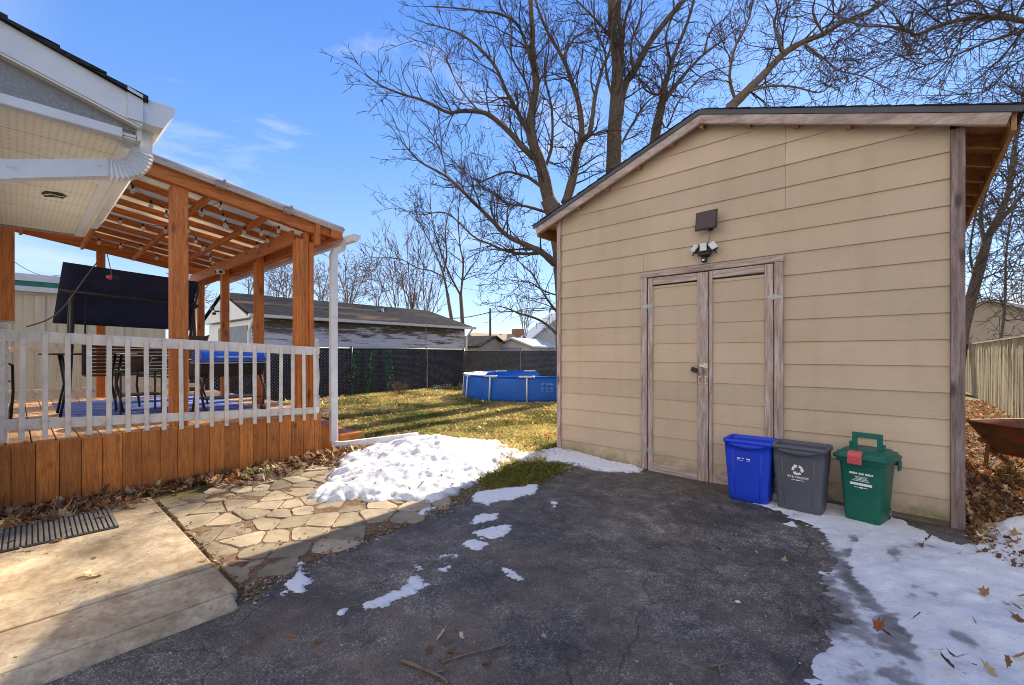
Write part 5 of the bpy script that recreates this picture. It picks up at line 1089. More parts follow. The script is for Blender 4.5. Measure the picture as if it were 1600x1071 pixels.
# door mat with ribs
mt = thing('door_mat', 'ribbed grey rubber mat lying on the concrete walk', 'mat', (-4.6, 0.05, SZ), None, R(-1)); q = MB(); rbox(q, (0, 0, 0.006), 0.58, 0.92, 0.009)
q.build('mat_base', M['rubber'], mt, bevel=0.003)
q = MB(); 
for k in range(34): yy = -0.445+0.027*k; q.box((-0.275, yy-0.0095, 0.0106), (0.275, yy+0.0095, 0.016))
M['matrib'] = pm('dusty rubber ribs', [(0.3, (0.10, 0.095, 0.09)), (0.7, (0.20, 0.18, 0.165))], 8, rough=0.9); q.build('ribs', M['matrib'], mt, bevel=0.002)

# ================================================================ POOL
pl_c = np.array(at(820, 600, 13.6))[:2]; PR_, PH = 2.02, 0.69
fwd2 = FWD[:2]; pc_ = at(826, 600, 11.75+PR_); PCX, PCY = pc_.x, pc_.y
po = thing('pool', 'round blue framed pool standing on the lawn beside the black fence', 'pool', (PCX, PCY, 0.01))
def ringp(r, z, n=96, ph=0): return [(r*math.cos(2*math.pi*k/n), r*math.sin(2*math.pi*k/n), z) for k in range(n)]
rg = []; n = 96
nl = 12; base_ang = math.atan2(-FWD[1], -FWD[0])-R(3.5)
for f in np.linspace(0, 1, 8):
    z = PH*f; rr = []
    for k in range(n):
        a = 2*math.pi*k/n; ph = ((a-base_ang)*nl/(2*math.pi)) % 1.0; bul = 0.035*math.sin(math.pi*ph)*math.sin(math.pi*f)**0.6; r = PR_-0.04+bul+0.02*(1-f); rr.append((r*math.cos(a), r*math.sin(a), z))
    rg.append(rr)
rg += [ringp(PR_-0.07, PH), ringp(PR_-0.09, 0.3), ringp(PR_-0.12, 0.1)]
loft(rg).build('pool_wall', M['pool'], po, smooth=True)
q = MB(); q.tube([(0, 0, 0.28), (0, 0, 0.283)], PR_-0.095, 64); M['pwater'] = pm('pool water', [(0, (0.03, 0.2, 0.42)), (1, (0.05, 0.26, 0.5))], 2, rough=0.05, bump=0.1); q.build('pool_water', M['pwater'], po)
M['poolframe'] = pm('white pool tube', [(0.3, (0.62, 0.64, 0.68)), (0.7, (0.75, 0.77, 0.80))], 4, rough=0.35)
for k in range(nl):
    a = base_ang+2*math.pi*k/nl; c, s = math.cos(a), math.sin(a); q = MB()
    q.tube([((PR_+0.055)*c, (PR_+0.055)*s, 0.0), (PR_*c, PR_*s, PH+0.005)], 0.024, 8); q.build('leg', M['poolframe'], po, smooth=True)
    q = MB(); a0, a1 = a-R(6.2), a+R(6.2); q.tube([(PR_*math.cos(t), PR_*math.sin(t), PH+0.01) for t in np.linspace(a0, a1, 6)], 0.030, 8); q.build('corner_joint', M['poolframe'], po, smooth=True)
q = MB(); ring = [(PR_*math.cos(t), PR_*math.sin(t), PH+0.008) for t in np.linspace(0, 2*math.pi, 73)]; q.tube(ring, 0.022, 8, cap=False); q.build('rim', M['pool_in'], po, smooth=True)
q = MB(); am = base_ang+2*math.pi*0.5/nl
for row in range(7):
    for colm in range(3):
        t0 = am+R(-4+colm*3.4); r = PR_+0.008; z = 0.52-row*0.035-(0.05 if row > 2 else 0)*0
        w_ = R(random.uniform(1.2, 2.8)); h_ = 0.014 if row > 1 else 0.02
        q.add([(r*math.cos(t0), r*math.sin(t0), z), (r*math.cos(t0+w_), r*math.sin(t0+w_), z), (r*math.cos(t0+w_), r*math.sin(t0+w_), z+h_), (r*math.cos(t0), r*math.sin(t0), z+h_)], [(0,1,2,3)])
M['poolprint'] = pm('faded print', [(0, (0.12, 0.32, 0.62)), (1, (0.2, 0.42, 0.7))], 8, rough=0.6, bump=0); q.build('printed_notice', M['poolprint'], po, solid=0.002)

# ================================================================ BLACK FENCE
def fence_line(P, hs_, name, label, postsp, seed):
    f = thing(name, label, 'fence', (P[0][0], P[0][1], 0)); fp = []
    P = [Vector((*p, 0)) for p in P]
    for a, b in zip(P[:-1], P[1:]):
        L = (b-a).length; d = (b-a)/L; n = Vector((-d.y, d.x, 0)); H = hs_
        q = MB(); q.tube([a+Vector((0, 0, H)), b+Vector((0, 0, H))], 0.021, 8); q.tube([a+Vector((0, 0, 0.06))+n*0.0, b+Vector((0, 0, 0.06))], 0.006, 5); addp(q, 'top_rail', M['link'], f, fp, smooth=True)
        m_ = max(1, int(L/postsp))
        for i in range(m_+1):
            c = a+d*(L*i/m_)+n*0.0; q = MB(); q.tube([c-Vector((0, 0, 0.1)), c+Vector((0, 0, H+0.05))], 0.028, 8); q.tube([c+Vector((0, 0, H+0.05)), c+Vector((0, 0, H+0.085))], [0.03, 0.008], 8); addp(q, 'post', M['link'], f, fp, smooth=True)
        # diagonal privacy slats in two layers, small diamonds left open
        q = MB(); sp_ = 0.088; w = 0.047; t = -H
        while t < L:
            for sgn, off in ((1, 0.018), (-1, 0.024)):
                s0 = t if sgn > 0 else t+H; p0 = max(0, min(L, s0)); z0_ = (p0-s0)*sgn; s1 = s0+sgn*H; p1 = max(0, min(L, s1)); z1_ = (p1-s0)*sgn
                if z1_-z0_ > 0.03:
                    A = a+d*p0+n*off+Vector((0, 0, 0.03+z0_)); B = a+d*p1+n*off+Vector((0, 0, 0.03+z1_*(H-0.04)/H)); q.beam(A, B, 0.004, w, up=tuple(n.cross((B-A).normalized())))
            t += sp_
        addp(q, 'privacy_slats', M['screen'], f, fp)
        q = MB(); sp_ = 0.088; t = -H
        while t < L:
            for sgn in (1, -1):
                s0 = t+0.044 if sgn > 0 else t+H+0.044; p0 = max(0, min(L, s0)); z0_ = (p0-s0)*sgn; s1 = s0+sgn*H; p1 = max(0, min(L, s1)); z1_ = (p1-s0)*sgn
                if z1_-z0_ > 0.03: q.tube([a+d*p0-n*0.012+Vector((0, 0, 0.03+z0_)), a+d*p1-n*0.012+Vector((0, 0, 0.03+z1_*(H-0.04)/H))], 0.0035, 3, cap=False)
            t += sp_
        addp(q, 'chain_link', M['link'], f, fp)
    local(f, fp); return f
fence_line([(-12.55, 2.6), (-12.95, 7.0), (-13.55, 12.25)], 1.50, 'chain_link_fence', 'black slatted chain link fence running back along the old garage', 2.9, 1)
fence_line([(-13.56, 12.28), (-7.5, 12.35), (-0.5, 12.5)], 1.43, 'chain_link_fence', 'black slatted chain link fence across the yard behind the pool', 3.0, 2)

# ================================================================ OLD GARAGE
gg = thing('garage', 'old garage with peeling white boards and a worn dark shingle roof', 'garage', (-16.8, 9, 0)); gp2 = []
GXR, GXL, GY0, GY1, GE = -14.6, -19.0, 4.70, 13.2, 2.50; GRX = -16.8; GRZ = 3.32
q = MB(); z = 0.0
while z < GE-0.1: q.prism([(GXR, z), (GXR+0.02, z), (GXR+0.006, min(z+0.18, GE)), (GXR, min(z+0.18, GE))], 'y', GY0, GY1) if False else q.add([(GXR, GY0, z), (GXR+0.022, GY0, z), (GXR+0.006, GY0, z+0.178), (GXR, GY0, z+0.178), (GXR, GY1, z), (GXR+0.022, GY1, z), (GXR+0.006, GY1, z+0.178), (GXR, GY1, z+0.178)], [(0,1,2,3), (7,6,5,4), (0,4,5,1), (1,5,6,2), (2,6,7,3), (3,7,4,0)]); z += 0.178
addp(q, 'side_wall', M['peel'], gg, gp2)
q = MB(); q.box((GXL, GY0, 0), (GXR-0.001, GY0+0.1, 2.36)); q.prism([(GXL, 0), (GXR-0.001, 0), (GXR-0.001, GE-0.05), (GRX, GRZ-0.05), (GXL, GE-0.05)], 'y', GY0+0.101, GY1); addp(q, 'wall', M['white'], gg, gp2)
q = MB(); q.prism([(GXL-0.2, GE-0.10), (GXR+0.25, GE-0.10), (GRX, GRZ-0.05)], 'y', GY0-0.15, GY0+0.1); addp(q, 'gable', M['white'], gg, gp2)
q = MB(); q.box((GXR-3.2, GY0-0.03, 0), (GXR-0.35, GY0-0.002, 2.2)); q.box((GXR-3.2, GY0-0.04, 1.6), (GXR-0.35, GY0-0.031, 1.63)); q.box((GXR-3.2, GY0-0.04, 1.1), (GXR-0.35, GY0-0.031, 1.13)); addp(q, 'garage_door', M['grey_door'], gg, gp2)
q = MB()
for s, xe in ((1, GXR+0.32), (-1, GXL-0.3)):
    ze = GE-0.03; q.prism([(xe, ze), (GRX, GRZ), (GRX, GRZ+0.05), (xe, ze+0.05)], 'y', GY0-0.2, GY1-0.3)
q.prism([(GXR+0.32, GE-0.03), (GXR+0.32, GE+0.02), (GXL-0.3, GE+0.02), (GXL-0.3, GE-0.03)], 'y', GY1-0.3, GY1-0.29)
# hipped far end
xr, zr = GRX, GRZ+0.05; q.add([(GXR+0.32, GY1-0.3, GE+0.02), (GRX, GY1-1.6, GRZ+0.055), (GXL-0.3, GY1-0.3, GE+0.02), (GXR+0.32, GY1+0.35, GE+0.0), (GXL-0.3, GY1+0.35, GE+0.0), (GRX, GY1-0.31, GRZ+0.045)], [(0, 3, 5), (5, 3, 4), (5, 4, 2)])
addp(q, 'roof', M['shingle_y'], gg, gp2)
q = MB(); q.prism([(GXR+0.32, GE-0.10), (GXR+0.43, GE-0.09), (GXR+0.45, GE+0.0), (GXR+0.44, GE+0.0), (GXR+0.41, GE-0.07), (GXR+0.325, GE-0.08), (GXR+0.325, GE+0.0), (GXR+0.32, GE+0.0)], 'y', GY0-0.2, GY1+0.35)
q.tube([(GXR+0.38, GY1+0.15, GE-0.10), (GXR+0.12, GY1+0.05, GE-0.45), (GXR+0.08, GY1+0.03, 0)], 0.04, 6); q.tube([(GXR+0.30, GY0-0.05, GE-0.1), (GXR-0.05, GY0-0.06, 2.0), (GXR-0.12, GY0-0.06, 0)], 0.045, 6); addp(q, 'gutter', M['white'], gg, gp2)
q = MB(); q.tube([(GRX-0.4, GY0-0.15, 2.75), (GRX-0.4, GY0-0.3, 2.75)], 0.03, 6); rbox(q, (GRX-0.52, GY0-0.33, 2.85), 0.16, 0.1, 0.14); rbox(q, (GRX-0.30, GY0-0.33, 2.66), 0.14, 0.1, 0.08); addp(q, 'flood_light', M['black'], gg, gp2, bevel=0.01)
q = MB(); q.tube([(GRX+0.95, 9.9, 2.95), (GRX+0.95, 9.9, 3.16)], 0.05, 8); addp(q, 'vent', M['steel'], gg, gp2)
local(gg, gp2)

# ================================================================ NEIGHBOUR BUILDINGS
nb = thing('neighbour_building', 'beige building with a green stripe beyond the deck', 'building', (-14, 0, 0)); np_ = []
q = MB(); y = -5.0
while y < 2.2: q.box((-14.0, y, 0), (-13.0+0.02*math.sin(y*31), y+0.148, 2.50)); y += 0.15
addp(q, 'wall', M['beige'], nb, np_); q = MB(); q.box((-14.0, -5.1, 2.56), (-12.88, 2.3, 2.66)); q.box((-14, -5.1, 2.76), (-12.86, 2.3, 2.90)); addp(q, 'fascia', M['white'], nb, np_)
q = MB(); q.box((-14.0, -5.1, 2.661), (-12.875, 2.3, 2.759)); addp(q, 'stripe', M['greenpaint'], nb, np_); q = MB(); q.box((-14.0, -5.0, 2.501), (-13.02, 2.2, 2.559)); addp(q, 'frieze', M['white'], nb, np_)
local(nb, np_)
def house(name, label, cat, c, wx, wy, hw, hr, rz, wallm, roofm, extra=None):
    h = thing(name, label, cat, (c[0], c[1], 0), None, rz); q = MB(); q.prism([(-wx/2, 0), (wx/2, 0), (wx/2, hw), (0, hr), (-wx/2, hw)], 'y', -wy/2, wy/2); q.build('wall', wallm, h)
    q = MB(); o = 0.35
    for s in (-1, 1): sl_ = (hr-hw)/(wx/2); q.prism([(0, hr+0.02), (s*(wx/2+o), hw-sl_*o+0.02), (s*(wx/2+o), hw-sl_*o+0.16), (0, hr+0.18)], 'y', -wy/2-o, wy/2+o)
    q.build('roof', roofm, h); return h
c = at(800, 553, 64); h1 = house('house', 'tan house with a low tan roof and a small brick chimney far behind the fence', 'house', (c.x, c.y), 7.4, 13, 2.2, 4.0, R(-18), M['tanwall'], M['tanroof'])
q = MB(); rbox(q, (0.3, 0.8, 4.2), 1.3, 1.3, 1.4); q.build('chimney', M['brick'], h1); q = MB(); q.tube([(-0.5, 2, 3.3), (-0.5, 2, 4.3)], 0.08, 6); q.tube([(0.3, -2, 3.3), (0.3, -2, 4.1)], 0.12, 6); q.build('vent_pipe', M['pole'], h1)
q = MB(); rbox(q, (-1.6, -6.53, 1.2), 1.0, 0.06, 0.9); q.build('window', M['window'], h1)
c = at(777, 553, 52); h2 = house('house', 'small pale gabled house between the tan house and the grey outbuilding', 'house', (c.x, c.y), 3.4, 5, 2.0, 2.75, YAW+R(-30), M['tanwall'], M['paleroof'])
q = MB(); rbox(q, (0, -2.53, 1.1), 0.9, 0.06, 1.9); q.build('door', M['grey_door'], h2)
c = at(822, 553, 46); h3 = house('outbuilding', 'pale grey outbuilding with a wide grey door behind the pool fence', 'outbuilding', (c.x, c.y), 3.9, 6.0, 2.05, 2.75, YAW+R(-28), M['greywall'], M['paleroof'])
q = MB(); rbox(q, (-0.2, -3.03, 1.0), 2.4, 0.06, 1.9); q.build('garage_door', M['grey_door'], h3); q = MB(); rbox(q, (1.98, -0.5, 1.5), 0.06, 0.7, 0.6); q.build('window', M['window'], h3)
c = at(872, 553, 55); h4 = house('house', 'tall house with a steep pale roof behind the big tree trunk', 'house', (c.x, c.y), 9, 9, 2.9, 6.4, YAW+R(10), M['greywall'], M['paleroof'])
q = MB(); rbox(q, (-1, -4.53, 3.8), 1.0, 0.06, 1.2); q.build('window', M['window'], h4)
c = at(722, 553, 44); h5 = house('house', 'low dark roofed house just right of the old garage', 'house', (c.x-1.5, c.y), 5, 10, 2.0, 2.9, YAW+R(60), M['tanwall'], M['asph_roof'])
c = at(1560, 553, 26); h6 = house('house', 'grey roofed house glimpsed above the board fence at the right', 'house', (c.x+1, c.y+1), 9, 12, 2.2, 4.1, YAW+R(-60), M['tanwall'], M['paleroof'])
q = MB(); rbox(q, (-2.0, -6.03, 1.6), 1.2, 0.06, 1.0); q.build('window', M['window'], h6)
# utility poles and wires
def upole(px_, D, top_px, label, arm=True):
    b = at(px_, 553, D); z = CAM_Z+(HOR-top_px)/FPX*D; p = thing('utility_pole', label, 'utility pole', (b.x, b.y, 0)); q = MB(); q.tube([(0, 0, 0), (0, 0, z)], [0.16, 0.11], 8); q.build('pole', M['pole'], p, smooth=True)
    q = MB(); r_ = Vector(RGT); q.beam(r_*-0.9+Vector((0, 0, z-0.4)), r_*0.9+Vector((0, 0, z-0.4)), 0.1, 0.1); q.build('crossarm', M['pole'], p) if arm else None
    return Vector((b.x, b.y, z))
p1_ = upole(766, 50, 482, 'thin utility pole rising behind the tan house', False)
for k, (pts2, r) in enumerate(((((690, 498, 44), (766, 488, 50), (980, 473, 52)), 0.05), (((560, 420, 60), (880, 474, 60), (1000, 477, 62)), 0.02), (((20, 408, 22), (70, 432, 24), (130, 420, 24)), 0.015))):
    q = MB(); pts3 = []
    for (a, b, d), (a2, b2, d2) in zip(pts2[:-1], pts2[1:]):
        for t in np.linspace(0, 1, 9)[:-1]: pts3.append(at(a+(a2-a)*t, b+(b2-b)*t+3*math.sin(math.pi*t), d+(d2-d)*t))
    q.tube(pts3, r, 4); tag(q.build('utility_wire', M['pole']), ['thick utility wire passing the pole behind the tan house', 'thin utility wire crossing low behind the bare trees', 'thin wire above the beige building at the left'][k], 'wire', 'overhead wires')

# ================================================================ RIGHT BOARD FENCE
bf = thing('board_fence', 'tall fence of weathered vertical boards beyond the wheelbarrow', 'fence', (1.62, 12, 0)); bp2 = []
q = MB(); y = 4.2; rr = random.Random(3)
while y < 24.6:
    w = 0.115; h = 1.62+rr.uniform(-.02, .02); t = rr.uniform(-0.012, 0.012); q.beam((1.62+rr.uniform(-.01, .01), y, 0), (1.62+rr.uniform(-.01, .02), y+t, h), 0.018, w*rr.uniform(.8, 1), up=(0, 1, 0)); y += 0.15
addp(q, 'boards', M['fenceb'], bf, bp2); q = MB(); q.box((1.585, 4.2, 1.63), (1.675, 24.6, 1.665)); addp(q, 'cap_rail', M['fenceb'], bf, bp2)
q = MB(); q.box((1.635, 4.2, 1.25), (1.675, 24.6, 1.34)); q.box((1.635, 4.2, 0.3), (1.675, 24.6, 0.39)); addp(q, 'back_rail', M['fenceb'], bf, bp2)
for y in np.arange(4.4, 24.7, 2.2): q = MB(); q.box((1.68, y-0.045, 0), (1.77, y+0.045, 1.6)); addp(q, 'post', M['fenceb'], bf, bp2)
local(bf, bp2)
bf2 = thing('board_fence', 'leaning grey board fence in the shade behind the shed', 'fence', (0.6, 24.7, 0)); bp3 = []
q = MB(); x = 1.5
while x > -4.5: q.beam((x, 24.7, 0), (x-0.12+rr.uniform(-.1, .1), 24.75, 1.5+rr.uniform(-.12, .05)), 0.11, 0.018, up=(0, 1, 0)); x -= 0.14
addp(q, 'boards', M['weath_z'], bf2, bp3); q = MB(); q.box((-4.5, 24.76, 1.2), (1.5, 24.8, 1.29)); addp(q, 'back_rail', M['weath_x'], bf2, bp3); local(bf2, bp3)
# ================================================================ WHEELBARROW
wbx, wby = gp(1575, 745); wb = thing('wheelbarrow', 'rusty red wheelbarrow parked on dead leaves right of the shed', 'wheelbarrow', (wbx+0.12, wby+0.07, 0), None, YAW+R(6))
q = MB()
def ringr(x0, x1, y, z, r=0.08, n=5):
    pts = []
    for cx, cy, a0 in ((x1-r, y-r, 0), (x0+r, y-r, 90), (x0+r, -y+r, 180), (x1-r, -y+r, 270)):
        for i in range(n): a = R(a0+90*i/(n-1)); pts.append((cx+r*math.cos(a), cy+r*math.sin(a), z))
    return pts
m_ = loft([ringr(-0.12, 0.30, 0.18, 0.265), ringr(-0.15, 0.36, 0.22, 0.28), ringr(-0.26, 0.55, 0.31, 0.47), ringr(-0.42, 0.72, 0.36, 0.68), ringr(-0.44, 0.745, 0.385, 0.685), ringr(-0.44, 0.745, 0.385, 0.675), ringr(-0.405, 0.70, 0.345, 0.67), ringr(-0.245, 0.53, 0.30, 0.475), ringr(-0.14, 0.34, 0.20, 0.295), ringr(-0.10, 0.28, 0.16, 0.29)])
m_.build('tray', M['rust'], wb, smooth=True); wb.scale = (0.85, 0.85, 0.85)
for s in (-1, 1):
    q = MB(); q.beam((-0.30, s*0.26, 0.44), (0.66, s*0.12, 0.16), 0.04, 0.055); q.build('handle', M['oldwood'], wb, bevel=0.004)
    q = MB(); q.beam((-0.18, s*0.24, 0.42), (-0.20, s*0.27, 0.0), 0.075, 0.04); q.build('leg', M['oldwood'], wb, bevel=0.003)
    q = MB(); q.beam((-0.16, s*0.27, 0.33), (0.34, s*0.30, 0.02), 0.045, 0.05); q.build('skid', M['oldwood'], wb, bevel=0.004)
    q = MB(); q.beam((0.02, s*0.29, 0.21), (0.14, s*0.34, 0.50), 0.065, 0.03); q.build('brace', M['oldwood'], wb, bevel=0.003)
    q = MB(); q.tube([(-0.22, s*0.24, 0.02), (-0.02, s*0.2, 0.30)], 0.008, 6); q.tube([(0.05, s*0.30, 0.0), (0.16, s*0.26, 0.14), (0.26, s*0.30, 0.0)], 0.009, 6); q.build('strut', M['steel'], wb)
q = MB(); ring = [(0.62+0.155*math.cos(t), 0, 0.20+0.155*math.sin(t)) for t in np.linspace(0, 2*math.pi, 25)]; q.tube(ring, 0.045, 10, cap=False); w_ = q.build('wheel', M['rubber'], wb, smooth=True)
q = MB(); q.tube([(0.62, -0.02, 0.20), (0.62, 0.02, 0.20)], 0.12, 20); q.tube([(0.62, -0.1, 0.2), (0.62, 0.1, 0.2)], 0.012, 8); q.build('rim', M['rust'], w_)
# ================================================================ TREES
tr = random.Random(11)
def rvec(): 
    while True:
        v = Vector((tr.uniform(-1, 1), tr.uniform(-1, 1), tr.uniform(-1, 1)))
        if 0.05 < v.length < 1: return v.normalized()
def branch(mb, p, d, L, r, lvl, cfg):
    n = max(3, min(8, int(L/cfg['seg']))) ; pts = [p]; rad = [r]; step = L/n; dirs = [d]
    for i in range(n):
        d = (d+rvec()*cfg['wig']+Vector((0, 0, cfg['up']))).normalized(); p = p+d*step; pts.append(p); rad.append(max(cfg['rmin']*0.6, r*(1-(i+1)/n*0.78))); dirs.append(d)
    mb.tube(pts, rad, 3 if r < 0.03 else 5, cap=False)
    if lvl <= 0: return
    k = max(1, int(L*cfg['den'][lvl]+tr.random()))
    for _ in range(k):
        t = tr.uniform(0.15, 1.0); i = min(n-1, int(t*n)); q = pts[i].lerp(pts[i+1], t*n-i); a = dirs[min(i+1, n)]
        perp = a.cross(rvec()).normalized(); ang = R(tr.uniform(*cfg['ang'])); nd = (a*math.cos(ang)+perp*math.sin(ang)).normalized()
        branch(mb, q, nd, L*tr.uniform(0.35, 0.7)*(1.15-0.5*t), max(cfg['rmin'], rad[i]*tr.uniform(0.4, 0.65)), lvl-1, cfg)
def smooth_path(ctrl, n=5):
    P = [Vector(c) for c in ctrl]; out = []
    for i in range(len(P)-1):
        p0, p1, p2, p3 = P[max(i-1, 0)], P[i], P[i+1], P[min(i+2, len(P)-1)]
        for k in range(n):
            t = k/n; out.append(0.5*((2*p1)+(p2-p0)*t+(2*p0-5*p1+4*p2-p3)*t*t+(-p0+3*p1-3*p2+p3)*t**3))
    return out+[P[-1]]
def limb(mbt, mbc, px_pts, D, r0, r1, cfg, kids=1.0, dd=0.0, lvl=3, klen=None, fromt=0.1):
    """a limb that follows the silhouette seen in the survey photo, in its own depth, with side branches all round"""
    ph = tr.uniform(0, 6); n = len(px_pts)
    ctrl = [at(x, y, D+dd*i/(n-1)+0.25*math.sin(ph+i*1.3)*(i > 0)) for i, (x, y) in enumerate(px_pts)]
    r0, r1 = (r0*0.84, r1*0.8) if r0 > 0.03 else (r0, r1)
    pts = smooth_path(ctrl, 4); m = len(pts); rad = [r0+(r1-r0)*(i/(m-1))**0.8 for i in range(m)]
    rad = [r*(1+0.07*math.sin(i*2.1+ph)) for i, r in enumerate(rad)]
    mbt.tube(pts, rad, 10 if r0 > 0.12 else 6, cap=True)
    L = sum((pts[i+1]-pts[i]).length for i in range(m-1)); k = int(L*cfg['kid']*kids)
    for _ in range(k):
        t = tr.uniform(fromt, 1.0); i = min(m-2, int(t*(m-1))); a = (pts[i+1]-pts[i]).normalized(); perp = a.cross(rvec()).normalized(); ang = R(tr.uniform(*cfg['ang']))
        nd = (a*math.cos(ang)+perp*math.sin(ang)).normalized(); l = (klen or cfg['klen'])*tr.uniform(0.4, 1.1)*(1.1-0.45*t)
        branch(mbc, pts[i], nd, l, max(cfg['rmin']*1.5, min(rad[i]*0.5, 0.018+l*0.010)), lvl-1, cfg)
    branch(mbc, pts[-1], (pts[-1]-pts[-2]).normalized(), cfg['klen']*0.6, max(r1*0.8, cfg['rmin']), lvl-1, cfg)
def finish(root, mbt, mbc, bark='bark', twig='twig'):
    a = mbt.build('trunk', M[bark], smooth=True); b = mbc.build('crown', M[twig], smooth=False); a.parent = root; b.parent = root; local(root, [a, b])
def tree(label, px_, D, name='bare_tree', group=None):
    b = at(px_, 553, D); return thing(name, label, 'tree', (b.x, b.y, 0), group)
C1 = dict(seg=0.2, wig=0.24, up=0.02, rmin=0.010, den=[0, 4.0, 3.2, 2.8], ang=(25, 70), kid=3.2, klen=1.9)
# A: the big spreading tree at the left end of the shed
D = 16.5; T = tree('large dark spreading bare tree rising behind the left shed corner', 884, D); a, b = MB(), MB()
a.tube([at(886, 553, D)-Vector((0, 0, 1.4)), at(884, 553, D), at(882, 460, D), at(878, 390, D), at(868, 335, D), at(856, 312, D)], [0.46, 0.38, 0.34, 0.36, 0.35, 0.29], 14)
limb(a, b, [(860, 325), (846, 262), (832, 220), (830, 180), (838, 134), (832, 80), (832, 45), (826, -40)], D, 0.30, 0.09, C1, 1.2)
limb(a, b, [(838, 250), (818, 232), (791, 202), (758, 177), (720, 174), (700, 176), (661, 157), (630, 148), (597, 135), (572, 118)], D, 0.15, 0.02, C1, 1.3, -1.5)
limb(a, b, [(834, 225), (812, 182), (792, 145), (773, 103), (745, 72), (720, 54), (697, 45), (665, 36)], D, 0.13, 0.02, C1, 1.3, 1.2)
limb(a, b, [(834, 110), (812, 44), (786, 24), (755, 18), (712, 13), (668, 10)], D, 0.09, 0.02, C1, 1.2, -1)
limb(a, b, [(884, 318), (896, 276), (900, 245), (909, 214), (905, 165), (894, 130), (880, 92), (855, 49), (838, 5), (830, -30)], D, 0.22, 0.04, C1, 1.2, 1)
limb(a, b, [(909, 216), (922, 206), (930, 150), (942, 105), (953, 78), (960, 20)], D, 0.13, 0.04, C1, 1.0, -0.6)
limb(a, b, [(882, 92), (893, 66), (915, 48), (940, 30)], D, 0.06, 0.02, C1, 1.0)
limb(a, b, [(866, 412), (847, 395), (820, 382), (792, 368), (766, 342), (734, 310), (697, 276), (655, 252), (630, 224)], D-0.4, 0.17, 0.02, C1, 1.3, -2)
limb(a, b, [(847, 395), (818, 397), (790, 392), (764, 381), (740, 370), (697, 333), (652, 336), (612, 318)], D-0.4, 0.09, 0.015, C1, 1.2, 1)
limb(a, b, [(855, 300), (828, 279), (808, 272), (790, 269), (764, 279), (735, 292), (700, 290)], D, 0.09, 0.012, C1, 1.4, 1)
limb(a, b, [(862, 335), (824, 323), (792, 318), (772, 303), (752, 290), (720, 262), (690, 235), (650, 205)], D, 0.07, 0.012, C1, 1.4, -1)
limb(a, b, [(870, 522), (852, 506), (835, 497), (808, 489)], D-0.6, 0.07, 0.05, C1, 0.0)
limb(a, b, [(872, 490), (858, 472), (845, 452), (833, 430), (812, 410), (800, 385)], D-0.6, 0.06, 0.012, C1, 1.3, -1)
limb(a, b, [(872, 462), (850, 455), (826, 440), (806, 442), (788, 445)], D-0.3, 0.04, 0.01, C1, 1.3, -1)
limb(a, b, [(848, 270), (862, 230), (862, 170), (852, 120), (858, 70), (850, 20)], D, 0.09, 0.03, C1, 1.2, 2)
limb(a, b, [(832, 180), (822, 130), (800, 90), (798, 40), (782, -10)], D, 0.07, 0.02, C1, 1.2, -1.6)
limb(a, b, [(752, 178), (720, 140), (700, 100), (690, 78), (640, 60)], D, 0.045, 0.012, C1, 1.3, 1)
limb(a, b, [(697, 276), (690, 240), (672, 206), (650, 180)], D-1, 0.03, 0.01, C1, 1.3, 1)
finish(T, a, b)
# B: tall straight tree above the roof
D = 17.5; T = tree('tall straight bare tree directly above the left roof slope of the shed', 960, D); a, b = MB(), MB()
a.tube([at(958, 553, D)-Vector((0, 0, 1.4)), at(958, 430, D), at(958, 300, D), at(960, 210, D), at(964, 150, D), at(965, 100, D), at(957, 45, D), at(955, -60, D)], [0.38, 0.34, 0.31, 0.28, 0.255, 0.21, 0.17, 0.13], 12)
limb(a, b, [(962, 100), (972, 60), (966, 20), (975, -40)], D, 0.18, 0.1, C1, 1)
limb(a, b, [(966, 185), (976, 134), (990, 113), (1015, 67), (1046, 27), (1080, -12)], D, 0.22, 0.12, C1, 1.2, 1)
limb(a, b, [(963, 170), (948, 120), (945, 80), (930, 40), (928, -20)], D, 0.08, 0.03, C1, 1.2, -1)
limb(a, b, [(966, 235), (985, 200), (1006, 166), (1025, 150), (1044, 148)], D, 0.07, 0.02, C1, 1.3, 1)
limb(a, b, [(968, 150), (972, 90), (976, 36), (990, -10)], D, 0.12, 0.06, C1, 1.2, -1)
limb(a, b, [(990, 113), (986, 70), (1000, 30), (1004, -10)], D, 0.08, 0.03, C1, 1.2, -1)
limb(a, b, [(956, 60), (930, 30), (905, 5), (880, -20)], D, 0.08, 0.03, C1, 1.2, -1)
finish(T, a, b)
# C
D = 18.5; T = tree('forked bare tree over the left roof slope, right of the tall straight tree', 1024, D); a, b = MB(), MB()
a.tube([at(1014, 553, D)-Vector((0, 0, 1.4)), at(1014, 400, D), at(1018, 260, D), at(1026, 200, D), at(1034, 165, D), at(1038, 140, D)], [0.3, 0.26, 0.23, 0.2, 0.165, 0.14], 10)
limb(a, b, [(1034, 165), (1038, 138), (1048, 105), (1056, 80), (1074, 36), (1090, -20)], D, 0.17, 0.06, C1, 1.2)
limb(a, b, [(1036, 160), (1045, 148), (1062, 126), (1078, 107), (1100, 85), (1135, 60)], D, 0.15, 0.04, C1, 1.3, 1)
limb(a, b, [(1038, 142), (1024, 148), (1008, 140), (1000, 124), (985, 112)], D, 0.07, 0.02, C1, 1.4, -1)
limb(a, b, [(1030, 180), (1042, 200), (1060, 160), (1096, 120), (1119, 109), (1160, 100)], D, 0.05, 0.02, C1, 1.3, -1)
limb(a, b, [(1050, 100), (1040, 60), (1052, 20), (1050, -20)], D, 0.07, 0.03, C1, 1.2, -1)
limb(a, b, [(1100, 85), (1110, 50), (1140, 20), (1150, -20)], D, 0.06, 0.02, C1, 1.2, 1)
finish(T, a, b)
